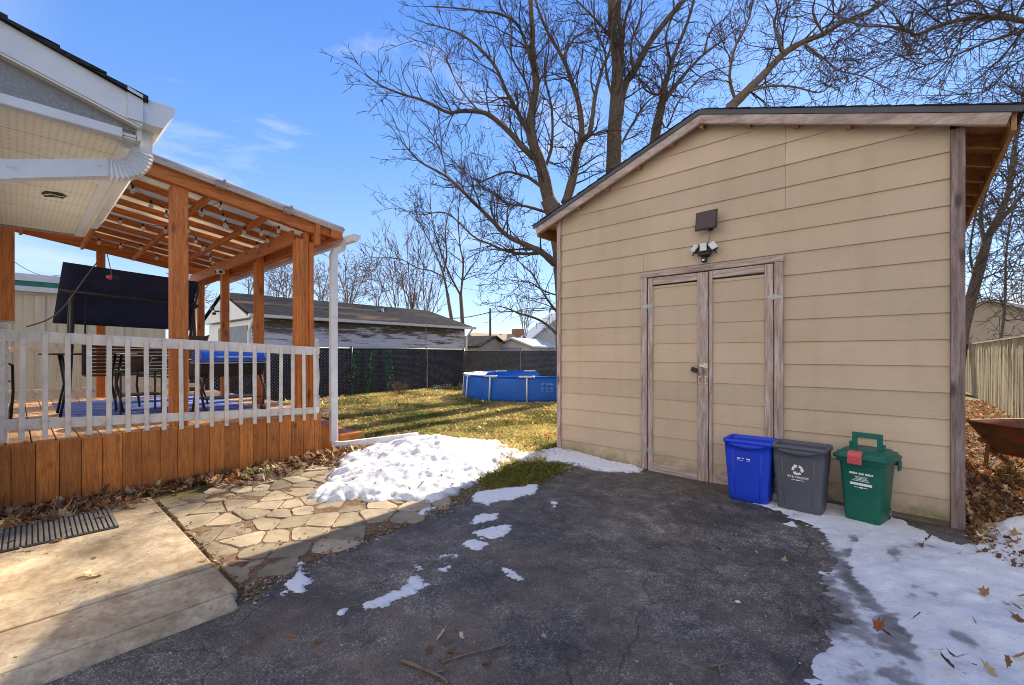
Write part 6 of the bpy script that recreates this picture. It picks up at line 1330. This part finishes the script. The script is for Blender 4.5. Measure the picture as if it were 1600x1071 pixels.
# D: leaning tree behind the roof ridge, sunlight put into its paler bark
D = 15.0; T = tree('leaning bare tree behind the shed roof ridge, sunlight put into its bark colour', 1120, D, group=None); a, b = MB(), MB(); C2 = dict(C1, kid=3.0, klen=1.9)
a.tube([at(1090, 553, D)-Vector((0, 0, 1.4)), at(1100, 400, D), at(1118, 250, D), at(1144, 165, D)], [0.32, 0.28, 0.24, 0.2], 10)
limb(a, b, [(1144, 165), (1170, 140), (1194, 116), (1225, 84), (1255, 66), (1287, 53), (1319, 34), (1366, 15), (1410, -20)], D, 0.20, 0.06, C2, 1.3, 2)
limb(a, b, [(1165, 145), (1200, 135), (1240, 136), (1280, 145), (1300, 130)], D, 0.06, 0.02, C2, 1.4, -1)
limb(a, b, [(1225, 84), (1210, 40), (1215, 10), (1200, -20)], D, 0.07, 0.03, C2, 1.4, 1)
limb(a, b, [(1150, 160), (1140, 120), (1150, 70), (1170, 30), (1180, -20)], D, 0.07, 0.03, C2, 1.4, -1)
limb(a, b, [(1255, 68), (1285, 90), (1310, 110), (1350, 120), (1390, 140)], D, 0.05, 0.015, C2, 1.4, -1)
limb(a, b, [(1287, 53), (1270, 20), (1280, -20)], D, 0.06, 0.02, C2, 1.3, -1)
finish(T, a, b, 'bark_l')
# E: near tree out of frame on the right whose branches arch into the picture
C3 = dict(seg=0.18, wig=0.19, up=0.0, rmin=0.0078, den=[0, 4.2, 3.4, 2.8], ang=(25, 75), kid=4.8, klen=1.9)
D = 9.5; T = tree('tangled bare tree whose branches arch in over the shed from the right', 1760, D); a, b = MB(), MB()
a.tube([at(1790, 553, D)-Vector((0, 0, 1.4)), at(1780, 400, D), at(1760, 250, D), at(1730, 120, D), at(1690, 50, D)], [0.30, 0.26, 0.23, 0.2, 0.15], 10)
limb(a, b, [(1690, 60), (1640, 38), (1600, 33), (1569, 28), (1522, 28), (1475, 38), (1431, 55), (1418, 47), (1381, 41), (1350, 41), (1319, 30), (1290, 12)], D, 0.085, 0.02, C3, 1.25, 1)
limb(a, b, [(1720, 110), (1660, 62), (1600, 50), (1553, 62), (1506, 81), (1459, 98), (1420, 112)], D, 0.055, 0.012, C3, 1.3, -0.6)
limb(a, b, [(1730, 150), (1680, 100), (1630, 80), (1580, 105), (1545, 140), (1500, 148), (1450, 150)], D, 0.035, 0.01, C3, 1.3, 1.5)
limb(a, b, [(1730, 120), (1700, 40), (1650, -10), (1580, -20), (1500, 5), (1440, 20), (1380, 70), (1330, 100)], D, 0.05, 0.01, C3, 1.3, 2)
limb(a, b, [(1735, 170), (1690, 130), (1640, 130), (1600, 180), (1575, 230), (1555, 280)], D, 0.035, 0.01, C3, 1.3, 1.5)
limb(a, b, [(1760, 250), (1700, 190), (1650, 200), (1610, 260), (1585, 320), (1560, 350)], D, 0.035, 0.01, C3, 1.3, 0.5)
limb(a, b, [(1760, 280), (1700, 260), (1640, 300), (1600, 380), (1560, 420)], D, 0.03, 0.01, C3, 1.3, 1.5)
limb(a, b, [(1680, 50), (1560, -30), (1450, -20), (1350, 20), (1300, 75), (1265, 120)], D, 0.04, 0.008, C3, 1.3, 2.5)
limb(a, b, [(1500, 30), (1450, 80), (1400, 90), (1340, 120), (1290, 150)], D, 0.022, 0.006, C3, 1.3, 1.5)
finish(T, a, b)
# F: leaning trunk right of the shed
D = 15; T = tree('dark leaning tree just right of the shed corner, tangled with twigs', 1500, D); a, b = MB(), MB(); C4 = dict(C3, kid=3.2, klen=1.9, rmin=0.011)
a.tube([at(1488, 553, D)-Vector((0, 0, 1.4)), at(1494, 590, D), at(1505, 515, D), at(1517, 468, D), at(1531, 418, D), at(1543, 371, D)], [0.24, 0.19, 0.165, 0.155, 0.145, 0.125], 10)
limb(a, b, [(1543, 371), (1566, 327), (1578, 289), (1585, 233), (1596, 170), (1615, 90)], D, 0.13, 0.06, C4, 1.2)
limb(a, b, [(1540, 385), (1532, 340), (1540, 300), (1560, 250), (1570, 190)], D, 0.08, 0.03, C4, 1.2, -1)
limb(a, b, [(1545, 370), (1575, 330), (1610, 290), (1650, 240)], D, 0.09, 0.04, C4, 1.2, 1)
limb(a, b, [(1515, 475), (1530, 440), (1560, 425), (1600, 400)], D, 0.06, 0.02, C4, 1.3, -1)
limb(a, b, [(1510, 490), (1545, 470), (1580, 470), (1620, 450)], D, 0.05, 0.02, C4, 1.3, 1)
limb(a, b, [(1560, 560), (1570, 480), (1572, 400), (1580, 340), (1588, 300)], D-1, 0.05, 0.02, C4, 1.3)
limb(a, b, [(1525, 440), (1516, 400), (1520, 360), (1530, 300), (1525, 250)], D, 0.05, 0.02, C4, 1.3, -1)
finish(T, a, b)
# G: pair of trees behind the old garage
C5 = dict(seg=0.4, wig=0.24, up=0.03, rmin=0.014, den=[0, 2.8, 2.2, 1.9], ang=(25, 60), kid=2.6, klen=2.4)
D = 25; T = tree('forked bare tree at the far end of the old garage', 723, D, group='trees behind the garage'); a, b = MB(), MB()
a.tube([at(723, 553, D)-Vector((0, 0, 1.4)), at(723, 510, D), at(720, 462, D)], [0.14, 0.115, 0.10], 8)
limb(a, b, [(720, 462), (706, 436), (693, 407), (685, 381), (676, 350), (672, 310)], D, 0.085, 0.025, C5)
limb(a, b, [(720, 462), (724, 412), (719, 386), (716, 340), (720, 300)], D, 0.08, 0.025, C5)
limb(a, b, [(722, 440), (736, 418), (748, 400), (752, 375), (762, 350)], D, 0.05, 0.02, C5)
finish(T, a, b)
D = 24; T = tree('slender bare tree leaning left behind the garage roof end', 707, D, group='trees behind the garage'); a, b = MB(), MB()
a.tube([at(709, 553, D)-Vector((0, 0, 1.4)), at(706, 502, D), at(699, 459, D)], [0.13, 0.10, 0.085], 8)
limb(a, b, [(699, 459), (691, 423), (678, 391), (668, 372), (655, 345)], D, 0.08, 0.02, C5)
limb(a, b, [(697, 436), (675, 424), (652, 419), (630, 407), (610, 403), (588, 403)], D, 0.06, 0.015, C5)
limb(a, b, [(693, 425), (698, 400), (696, 360), (704, 320)], D, 0.08, 0.03, C5)
finish(T, a, b)
# H: far multi-stemmed trees on the skyline
C6 = dict(seg=0.5, wig=0.13, up=0.05, rmin=0.018, den=[0, 1.8, 1.4, 1.2], ang=(12, 38), kid=2.4, klen=2.6)
C6b = dict(seg=0.4, wig=0.24, up=0.03, rmin=0.018, den=[0, 2.6, 2.1, 1.7], ang=(25, 60), kid=3.4, klen=2.4)
far = [(642, 33, 510, [(640, 470, 600, 395), (643, 480, 636, 370), (644, 480, 655, 372), (650, 490, 672, 400), (636, 480, 622, 388)], C6, 'far clump of upright thin bare stems left of the forked tree'),
       (622, 34, 505, [(618, 480, 600, 370), (612, 480, 578, 402), (622, 480, 616, 410)], C6, 'far fan of thin stems above the middle of the garage roof'),
       (668, 35, 510, [(668, 490, 680, 420), (664, 490, 662, 400), (672, 500, 690, 440)], C6, 'small far bare tree above the garage ridge end'),
       (590, 36, 500, [(588, 470, 580, 420), (592, 470, 602, 430)], C6b, 'small dense bare tree beyond the middle of the garage roof'),
       (543, 36, 500, [(543, 460, 540, 415), (548, 465, 568, 405), (540, 462, 525, 420), (552, 470, 575, 425)], C6b, 'rounded bare tree right of the white downspout'),
       (500, 38, 495, [(500, 460, 494, 420), (505, 460, 515, 415), (498, 465, 478, 430)], C6b, 'reddish bare tree seen between the end post and the downspout'),
       (448, 38, 490, [(447, 455, 450, 415), (442, 455, 425, 425), (452, 460, 465, 420)], C6b, 'bare tree seen between the last two deck posts'),
       (432, 40, 490, [(432, 455, 422, 420), (436, 455, 440, 418)], C6b, 'thin bare tree left of the one between the deck posts'),
       (388, 40, 480, [(388, 450, 385, 425), (392, 455, 400, 420)], C6b, 'faint bare tree above the garage gable'),
       (818, 46, 545, [(816, 500, 808, 470), (820, 500, 822, 460), (823, 505, 838, 478)], C6, 'spindly far bare tree beside the chimney'),
       (300, 24, 490, [(300, 470, 296, 440), (306, 480, 312, 450), (294, 480, 284, 455)], C6b, 'leafy tan shrub tree seen left of the garage gable'),
       (1590, 30, 500, [(1588, 480, 1580, 430), (1596, 480, 1600, 420)], C6b, 'far bare tree behind the board fence')]
for px_, D, y0, stems, cfg, lab in far:
    T = tree(lab, px_, D, group='bare trees on the skyline'); a, b = MB(), MB(); bp_ = at(px_, 553, D); 
    a.tube([Vector((bp_.x, bp_.y, -0.1)), at(px_, y0, D)], [0.16, 0.11], 6)
    for (x0, y1_, x2, y2) in stems:
        limb(a, b, [(px_, y0), (x0, y1_), ((x0+x2)/2+tr.uniform(-3, 3), (y1_+y2)/2), (x2, y2)], D, 0.07, 0.02, cfg, 1.0, tr.uniform(-1, 1), lvl=3)
    finish(T, a, b, 'bark_l', 'bark_l')
# sapling and small shrubs in the yard
bs = gp(668, 612); T = thing('sapling', 'thin young sapling on the lawn in front of the black fence', 'sapling', (bs[0], bs[1], 0)); a, b = MB(), MB(); z = 0
D_s = 690*CAM_Z/(612-553); C7 = dict(seg=0.12, wig=0.2, up=0.06, rmin=0.004, den=[0, 4, 3, 2], ang=(20, 45), kid=2.0, klen=0.45)
limb(a, b, [(668, 614), (667, 585), (668, 560), (665, 530), (667, 495), (670, 460)], D_s, 0.022, 0.006, C7, 1, 0, 2, fromt=0.4); finish(T, a, b, 'bark_l', 'bark_l')
for (px_, py_, w, lab) in ((625, 618, 0.38, 'low reddish dry shrub against the black fence'), (712, 604, 0.3, 'low dry shrub beside the left edge of the pool')):
    bs = gp(px_, py_); T = thing('shrub', lab, 'shrub', (bs[0], bs[1], 0)); b = MB(); cfg = dict(seg=0.08, wig=0.3, up=0.05, rmin=0.004, den=[0, 9, 7, 5], ang=(25, 65), kid=2, klen=0.4)
    for k in range(26): branch(b, Vector((bs[0]+tr.uniform(-w, w)*0.6, bs[1]+tr.uniform(-.1, .1), 0)), Vector((tr.uniform(-.7, .7), tr.uniform(-.7, .7), 1)).normalized(), tr.uniform(0.25, 0.5), 0.007, 2, cfg)
    o = b.build('stems', M['bark_l']); o.parent = T; local(T, [o])
# brush on top of the far fence corner behind the shed
bs = at(1545, 520, 18); T = thing('brush_pile', 'dark heap of brush showing above the board fence', 'brush', (bs.x, bs.y, 0)); b = MB(); cfg = dict(seg=0.2, wig=0.4, up=-0.02, rmin=0.008, den=[0, 5, 4, 3], ang=(25, 75), kid=2, klen=0.6)
for k in range(60): branch(b, Vector((bs.x+tr.uniform(-.9, .9), bs.y+tr.uniform(-.5, .5), tr.uniform(0.2, 1.7))), Vector((tr.uniform(-1, 1), tr.uniform(-1, 1), tr.uniform(0, .8))).normalized(), tr.uniform(0.4, 0.9), 0.015, 2, cfg)
o = b.build('branches', M['twig']); o.parent = T; local(T, [o])
# vines on the black fence
for px_, y0, y1_, lab in ((606, 548, 620, 'dark green vine climbing the black fence behind the red shrub'), (550, 549, 622, 'dark green vine climbing the black fence near the downspout'), (575, 552, 615, 'faint green vine between the two larger vines on the black fence')):
    b = MB(); cols = []
    D0 = None
    p0 = onX(px_, y1_, -12.75); p1 = onX(px_+4, y0, -12.75)
    for k in range(260):
        t = tr.random(); c = p0.lerp(p1, t)+Vector((tr.uniform(-.06, .05), tr.uniform(-.15, .15)*(0.6+0.6*math.sin(t*9+px_)), 0)); a_ = rvec()*0.03; e = rvec()*0.028
        b.cc = (0.010+0.015*tr.random(), 0.06+0.05*tr.random(), 0.03+0.02*tr.random()); b.add([c-a_, c+e, c+a_, c-e], [(0, 1, 2, 3)])
    b.cc = (0.05, 0.04, 0.03); b.tube([p0, p0.lerp(p1, .5)+Vector((0, .04, 0)), p1], 0.006, 4)
    tag(b.build('vine', M['leaf']), lab, 'vine')

# ================================================================ LEAVES
LEAFC = np.array([(0.30, 0.15, 0.06), (0.40, 0.23, 0.10), (0.22, 0.11, 0.05), (0.48, 0.33, 0.17), (0.34, 0.12, 0.045), (0.15, 0.085, 0.05), (0.55, 0.43, 0.27)])
def leaves(name, xy, size, label, lift=0.02, zfun=None, bright=1.0, tilt=0.5, seed=5, pile=0.0):
    r = np.random.default_rng(seed); n = len(xy); xy = np.asarray(xy); z = gz(xy[:, 0], xy[:, 1]) if zfun is None else zfun(xy[:, 0], xy[:, 1])
    s = size*r.uniform(0.55, 1.25, n); a = r.uniform(0, 2*np.pi, n); cu = r.uniform(-0.1, 1.1, n)
    out = np.array([(0, -1.0), (0.32, -0.62), (0.72, -0.42), (0.46, -0.05), (0.66, 0.36), (0.26, 0.42), (0, 1.0), (-0.24, 0.42), (-0.66, 0.36), (-0.46, -0.05), (-0.72, -0.42), (-0.32, -0.62)])
    P = out[None]*s[:, None, None]*0.5*r.uniform(0.8, 1.15, (n, 12, 1)); X_ = P[..., 0]*r.uniform(0.35, 1, n)[:, None]; Y_ = P[..., 1]
    Z_ = (X_**2+Y_**2*0.6)/s[:, None]*cu[:, None]*2.2+np.abs(X_)*r.uniform(-.2, .5, n)[:, None]
    tx, ty = r.normal(0, tilt, n), r.normal(0, tilt, n); Z_ = Z_+X_*tx[:, None]+Y_*ty[:, None]; Z_ -= Z_.min(1)[:, None]
    ca, sa = np.cos(a)[:, None], np.sin(a)[:, None]
    V = np.stack([xy[:, :1]+X_*ca-Y_*sa, xy[:, 1:]+X_*sa+Y_*ca, z[:, None]+lift*r.uniform(0.2, 1, n)[:, None]+pile*r.random(n)[:, None]+Z_], -1).reshape(-1, 3)
    # six quads through the middle of the leaf
    q = np.array([(0, 1, 11, 11), (1, 2, 10, 11), (2, 3, 9, 10), (3, 4, 8, 9), (4, 5, 7, 8), (5, 6, 6, 7)])
    tri = np.array([(0, 1, 11), (1, 2, 10), (1, 10, 11), (2, 3, 9), (2, 9, 10), (3, 4, 8), (3, 8, 9), (4, 5, 7), (4, 7, 8), (5, 6, 7)])
    F = (np.arange(n)[:, None, None]*12+tri[None]).reshape(-1, 3)
    c = LEAFC[r.integers(0, len(LEAFC), n)]*bright*r.uniform(0.7, 1.25, (n, 1)); col = np.repeat(c, 12, 0)
    return tag(np_mesh(name, V, F, M['leaf'], False, col), label, 'leaves', kind='stuff')
r = np.random.default_rng(9)
def scatter(n, x0, x1, y0, y1, f):
    xy = np.column_stack([r.uniform(x0, x1, n), r.uniform(y0, y1, n)]); return xy[r.random(n) < f(xy[:, 0], xy[:, 1])]
inner = lambda x, y: np.clip(1.25-(x+5.43)/(0.36+0.10*np.sin(y*5)+0.25*np.clip(y-1.2, 0, 1)), 0, 1)
leaves('fallen_leaves', scatter(5200, -5.42, -4.55, -1.2, 2.9, inner), 0.085, 'thick brown leaf litter along the foot of the deck skirt', 0.02, pile=0.05, seed=1)
leaves('fallen_leaves', scatter(2400, -5.5, -4.1, 2.3, 4.1, lambda x, y: np.clip(1.1-np.abs(x+0.55*y*0+4.9-(y-2.6)*0.35)/0.45, 0, 1)), 0.06, 'brown leaf litter beside the white downspout', 0.02, pile=0.02, seed=2)
leaves('fallen_leaves', scatter(15000, 0.38, 1.6, 4.0, 17.5, lambda x, y: np.clip((y-3.95-0.35*np.abs(np.sin(x*4)))/0.25, 0, 1)), 0.07, 'deep drift of orange brown leaves right of the shed', 0.02, pile=0.04, seed=3, bright=1.15)
leaves('fallen_leaves', scatter(3600, 0.34, 0.8, 4.0, 7.5, lambda x, y: x*0+1), 0.055, 'leaf litter packed against the right shed corner', 0.01, pile=0.02, seed=33, bright=0.8)
leaves('fallen_leaves', scatter(9000, -13.4, -3.6, 3.0, 12.2, lambda x, y: 0.35+0.65*(vnoise(x, y, 0.8, 61) > 0.5)), 0.075, 'pale dead leaves strewn over the lawn', 0.045, seed=4, bright=1.9)
slabz = lambda x, y: SZ+0*x
sl_xy = scatter(60, -4.9, -3.2, -0.6, 0.78, lambda x, y: np.where(x < -4.2, 0.8, 0.18)); leaves('fallen_leaves', sl_xy, 0.09, 'few dry leaves lying on the concrete walk and mat', 0.004, slabz, 1.1, 0.15, seed=6)
leaves('fallen_leaves', scatter(500, -5.0, -4.75, -0.7, 0.8, lambda x, y: np.clip(1-(x+5.0)/0.22, 0, 1)), 0.08, 'leaves drifted over the back edge of the concrete walk', 0.01, slabz, seed=7, pile=0.015)
dl = [gp(*p) for p in [(545, 890), (642, 896), (655, 893), (797, 930), (402, 1003), (455, 1000), (497, 1007), (850, 999), (1190, 975), (705, 1020), (716, 1030), (690, 1035), (730, 1015), (745, 1012), (760, 1042), (700, 1008), (722, 1000), (690, 1000), (668, 1022), (790, 860), (1225, 880), (1240, 905), (1120, 860), (710, 988), (1150, 1010)]]
leaves('fallen_leaves', dl, 0.07, 'scattered curled leaves on the dark asphalt', 0.012, None, 1.1, 0.3, seed=8)
wl = [gp(*p) for p in [(1450, 862), (1440, 865), (1495, 880), (1525, 945), (1537, 950), (1572, 958), (1590, 968), (1600, 955), (1432, 985), (1530, 998), (1590, 990), (1600, 900), (1560, 888), (1465, 1035), (1492, 1047), (1500, 1055), (1520, 1060), (1545, 1068), (1575, 1064), (1592, 1050), (1505, 1068), (1480, 1062), (1440, 870), (1372, 1000), (1385, 1012), (1330, 905)]]
leaves('fallen_leaves', wl, 0.058, 'curled brown leaves frozen onto the snow at the right', 0.035, lambda x, y: 0.03+0*x, 0.75, 0.8, seed=10)
leaves('fallen_leaves', scatter(90, -4.6, -2.8, 1.3, 2.9, lambda x, y: poly_sd(pile_poly, x, y) > 0.05) if False else [gp(*p) for p in [(655, 752), (668, 754), (640, 742), (610, 750), (700, 735), (722, 722), (735, 728), (760, 712), (690, 760), (660, 775), (628, 768), (590, 765), (580, 745), (560, 755), (640, 785), (600, 735), (745, 742)]], 0.05, 'small leaves melted into the snow heap', 0.02, lambda x, y: gz(x, y)+0.07, 0.6, 0.3, seed=12)
# reddish needles and bits in the terrace joints and along the driveway edge
edge = [gp(*p) for p in edge_px[:-1]]; E = []
for a_, b_ in zip(edge[:-1], edge[1:]):
    L = math.dist(a_, b_)
    for k in range(int(L*260)): t = r.random(); E.append((a_[0]+(b_[0]-a_[0])*t+r.normal(0, 0.035), a_[1]+(b_[1]-a_[1])*t+r.normal(0, 0.035)))
E += list(scatter(1700, -4.9, -2.9, 0.86, 3.0, lambda x, y: 0.5+0*x)); E += [(x, 0.825+r.normal(0, 0.02)) for x in r.uniform(-4.9, -2.7, 330)]
leaves('leaf_crumbs', E, 0.024, 'reddish leaf crumbs in the flagstone joints', 0.022, None, 0.95, 0.3, seed=13)
leaves('leaf_crumbs', scatter(700, -2.5, 0.8, -0.3, 4.6, lambda x, y: vnoise(x, y, 1.2, 71) > 0.52), 0.018, 'tiny leaf crumbs over the dark asphalt', 0.012, None, 1.2, 0.3, seed=14)
leaves('leaf_crumbs', scatter(500, -4.9, -2.75, -1.0, 0.8, lambda x, y: 0.5+0*x), 0.013, 'tiny leaf crumbs over the concrete walk', 0.002, slabz, 0.8, 0.3, seed=15)
# twigs
for pts2, rr_, lab in ([[(628, 1032), (650, 1040), (690, 1058), (700, 1068)], 0.010, 'thick short twig at the lower centre of the driveway'], [[(690, 1035), (730, 1022), (780, 1010), (800, 1000)], 0.006, 'long thin twig pointing right across the driveway'],
                       [[(578, 906), (600, 912), (626, 922)], 0.005, 'straight twig beside the snow patch on the driveway'], [[(560, 1010), (580, 1000), (598, 985)], 0.004, 'thin twig on the tan dirt of the driveway'],
                       [[(1262, 950), (1285, 975), (1300, 990)], 0.004, 'thin twig at the edge of the ice'], [[(1232, 948), (1238, 965)], 0.005, 'short pale twig on the asphalt left of the ice'],
                       [[(1108, 1042), (1122, 1040), (1126, 1052)], 0.006, 'crooked pale twig at the bottom of the driveway'], [[(925, 888), (955, 884), (985, 890)], 0.004, 'thin twig on the middle of the driveway']):
    q = MB(); P = [Vector((*gp(a_, b_, 0.022), 0.022)) for a_, b_ in pts2]; P = smooth_path(P, 3) if len(P) > 2 else P
    q.tube(P, [rr_*(1-0.5*i/len(P)) for i in range(len(P))], 6)
    if rr_ > 0.0055: m_ = P[len(P)//2]; q.tube([m_, m_+Vector((0.05, 0.06, 0.012))], [rr_*.6, rr_*.3], 5)
    tag(q.build('twig', M['bark_l'], smooth=True), lab, 'twig', 'twigs on the driveway')
# rocks at the skirt, small green plant
rk = [(45, 797, 0.085, 'pale flat rock leaning on the deck skirt'), (408, 745, 0.07, 'small grey stone beside the green sprig'), (470, 728, 0.04, 'little round stone in the leaf litter')]
for px_, py_, s, lab in rk:
    p = gp(px_, py_, 0.05); bm = bmesh.new(); bmesh.ops.create_icosphere(bm, subdivisions=3, radius=s)
    for v in bm.verts: v.co *= 1+0.28*mnoise.noise(v.co*14+Vector((px_, 0, 0))); v.co.z *= 0.6
    me = bpy.data.meshes.new('rock'); bm.to_mesh(me); bm.free(); me.materials.append(M['stone']); o = bpy.data.objects.new('rock', me); COL.objects.link(o); o.location = (p[0], p[1], gz(p[0], p[1])+s*0.35); tag(o, lab, 'rock')
def tuft_cols(n, x, y, rr): 
    t = np.clip((vnoise(x, y, 1.1, 81, 4)-0.30)*3.2+rr.normal(0, 0.22, n), 0, 1)[:, None]; g = np.array([(0.14, 0.165, 0.04)]); yl = np.array([(0.58, 0.48, 0.18)]); return (g*(1-t)+yl*t)*rr.uniform(0.6, 1.35, (n, 1))
def grass(name, xy, h, label, seed, col=None):
    rr = np.random.default_rng(seed); xy = np.asarray(xy); n = len(xy); z = gz(xy[:, 0], xy[:, 1])-0.005; a = rr.uniform(0, 2*np.pi, n); hh = h*rr.uniform(0.4, 1.2, n); w = 0.004+0.0004*np.hypot(xy[:, 0], xy[:, 1])
    lean = rr.uniform(0.3, 1.3, n)*hh; b = rr.uniform(0, 2*np.pi, n); dx_, dy_ = np.cos(a)*w, np.sin(a)*w; lx, ly = np.cos(b)*lean, np.sin(b)*lean
    V = np.stack([np.stack([xy[:, 0]-dx_, xy[:, 1]-dy_, z], 1), np.stack([xy[:, 0]+dx_, xy[:, 1]+dy_, z], 1), np.stack([xy[:, 0]+lx*.45+dx_*.7, xy[:, 1]+ly*.45+dy_*.7, z+hh*.75], 1), np.stack([xy[:, 0]+lx, xy[:, 1]+ly, z+hh], 1)], 1).reshape(-1, 3)
    F = (np.arange(n)[:, None, None]*4+np.array([[0, 1, 2], [0, 2, 3]])[None]).reshape(-1, 3); c = np.repeat(tuft_cols(n, xy[:, 0], xy[:, 1], rr) if col is None else col*rr.uniform(.5, 1.4, (n, 1)), 4, 0)
    return tag(np_mesh(name, V, F, M['blade'], False, c), label, 'grass', kind='stuff')
def lawn(x, y):
    near = np.clip((y-2.95-0.45*(x < -5.0))/0.35+(vnoise(x, y, 3, 91)-0.5)*1.6, 0, 1)*np.clip((-3.45-x)/0.15, 0, 1); dn = np.clip(9.0/np.hypot(x, y), 0.25, 1.0); 
    return near*(0.35+0.65*(vnoise(x, y, 2.2, 92, 4) > 0.42))*dn*(np.hypot(x-PCX, y-PCY) > PR_)
grass('grass', scatter(330000, -13.2, -3.45, 2.7, 12.3, lawn), 0.065, 'patchy green and yellow winter lawn', 20)
gpx = px([(745, 752), (775, 740), (800, 728), (850, 726), (880, 728), (878, 742), (850, 754), (800, 764), (760, 768)], 0.05)
gr2 = scatter(26000, -4.2, -2.2, 2.4, 4.7, lambda x, y: np.clip((poly_sd(gpx, x, y)+(vnoise(x, y, 8, 95)-0.5)*0.16)/0.05, 0, 1)); grass('grass', gr2, 0.055, 'small green grass patch between the snow and the asphalt', 21, np.array([(0.20, 0.19, 0.04)]))
gr3 = scatter(9000, -4.0, -3.2, 3.6, 4.95, lambda x, y: np.clip((vnoise(x, y, 6, 96)-0.4)*6, 0, 1)); grass('grass', gr3, 0.05, 'thin grass at the left shed corner', 22)
bs = gp(402, 742, 0.03); sp_xy = np.column_stack([r.normal(bs[0], 0.045, 420), r.normal(bs[1], 0.045, 420)]); o = grass('sprig', sp_xy, 0.085, 'small pale green sprig at the foot of the deck', 23, np.array([(0.16, 0.26, 0.10)])); o['category'] = 'plant'; o['kind'] = 'thing'

fs = px([(664, 606), (690, 600), (715, 597), (727, 598), (722, 602), (700, 605), (680, 609)])
tag(sheet('snow_remnant', fs, 0.05, lambda sd, X, Y: np.clip((sd+(vnoise(X, Y, 3, 51, 5)-0.5)*0.5)*0.3, -0.03, 0.05)+0.01, M['snow'], 0.2, lambda sd, X, Y, H: np.clip(H*20, 0.3, 1)), 'thin snow remnant at the foot of the black fence beside the pool', 'snow', kind='stuff')

# loose grit on the asphalt and along its edges
def grit(xy, size, seed, label):
    rr = np.random.default_rng(seed); xy = np.asarray(xy); n = len(xy); s = size*rr.uniform(0.35, 1.3, (n, 1, 1)); O = np.array([(1, 0, 0), (-1, 0, 0), (0, 1, 0), (0, -1, 0), (0, 0, 0.7), (0, 0, -0.5)], float)
    P = O[None]*s*rr.uniform(0.6, 1.3, (n, 6, 1)); a = rr.uniform(0, 6.28, n)[:, None]; X_, Y_ = P[..., 0].copy(), P[..., 1].copy(); P[..., 0], P[..., 1] = X_*np.cos(a)-Y_*np.sin(a), X_*np.sin(a)+Y_*np.cos(a)
    P[..., 0] += xy[:, :1]; P[..., 1] += xy[:, 1:]; P[..., 2] += (gz(xy[:, 0], xy[:, 1])+0.012)[:, None]
    T = np.array([(0, 2, 4), (2, 1, 4), (1, 3, 4), (3, 0, 4), (2, 0, 5), (1, 2, 5), (3, 1, 5), (0, 3, 5)]); F = (np.arange(n)[:, None, None]*6+T[None]).reshape(-1, 3)
    C = np.array([(0.22, 0.20, 0.18), (0.35, 0.32, 0.28), (0.12, 0.11, 0.10), (0.30, 0.22, 0.15), (0.48, 0.45, 0.42)])[rr.integers(0, 5, n)]*rr.uniform(0.7, 1.2, (n, 1))
    return tag(np_mesh('grit', P.reshape(-1, 3), F, M['leaf'], False, np.repeat(C, 6, 0)), label, 'grit', kind='stuff')
grit(scatter(5200, -2.6, 1.3, -0.4, 4.7, lambda x, y: np.clip((vnoise(x, y, 1.6, 101, 4)-0.38)*5, 0.06, 1)), 0.0055, 31, 'loose grit scattered over the worn asphalt')
E2 = [(e[0]+r.normal(0, 0.06), e[1]+r.normal(0, 0.06)) for e in E[:900]]; grit(E2, 0.009, 32, 'crumbled asphalt along the edge of the flagstones')

pc2 = scatter(260, -4.6, -2.9, 1.9, 4.2, lambda x, y: (poly_sd(pile, x, y) > 0.03)*np.clip(vnoise(x, y, 3, 111)*2.4-0.7, 0, 1))
hz2 = hpile(poly_sd(pile, pc2[:, 0], pc2[:, 1]), pc2[:, 0], pc2[:, 1])
leaves('leaf_crumbs', pc2, 0.032, 'leaf crumbs melted into the top of the snow heap', 0.006, lambda x, y: gz(x, y)+hz2-0.004, 0.6, 0.3, seed=17)
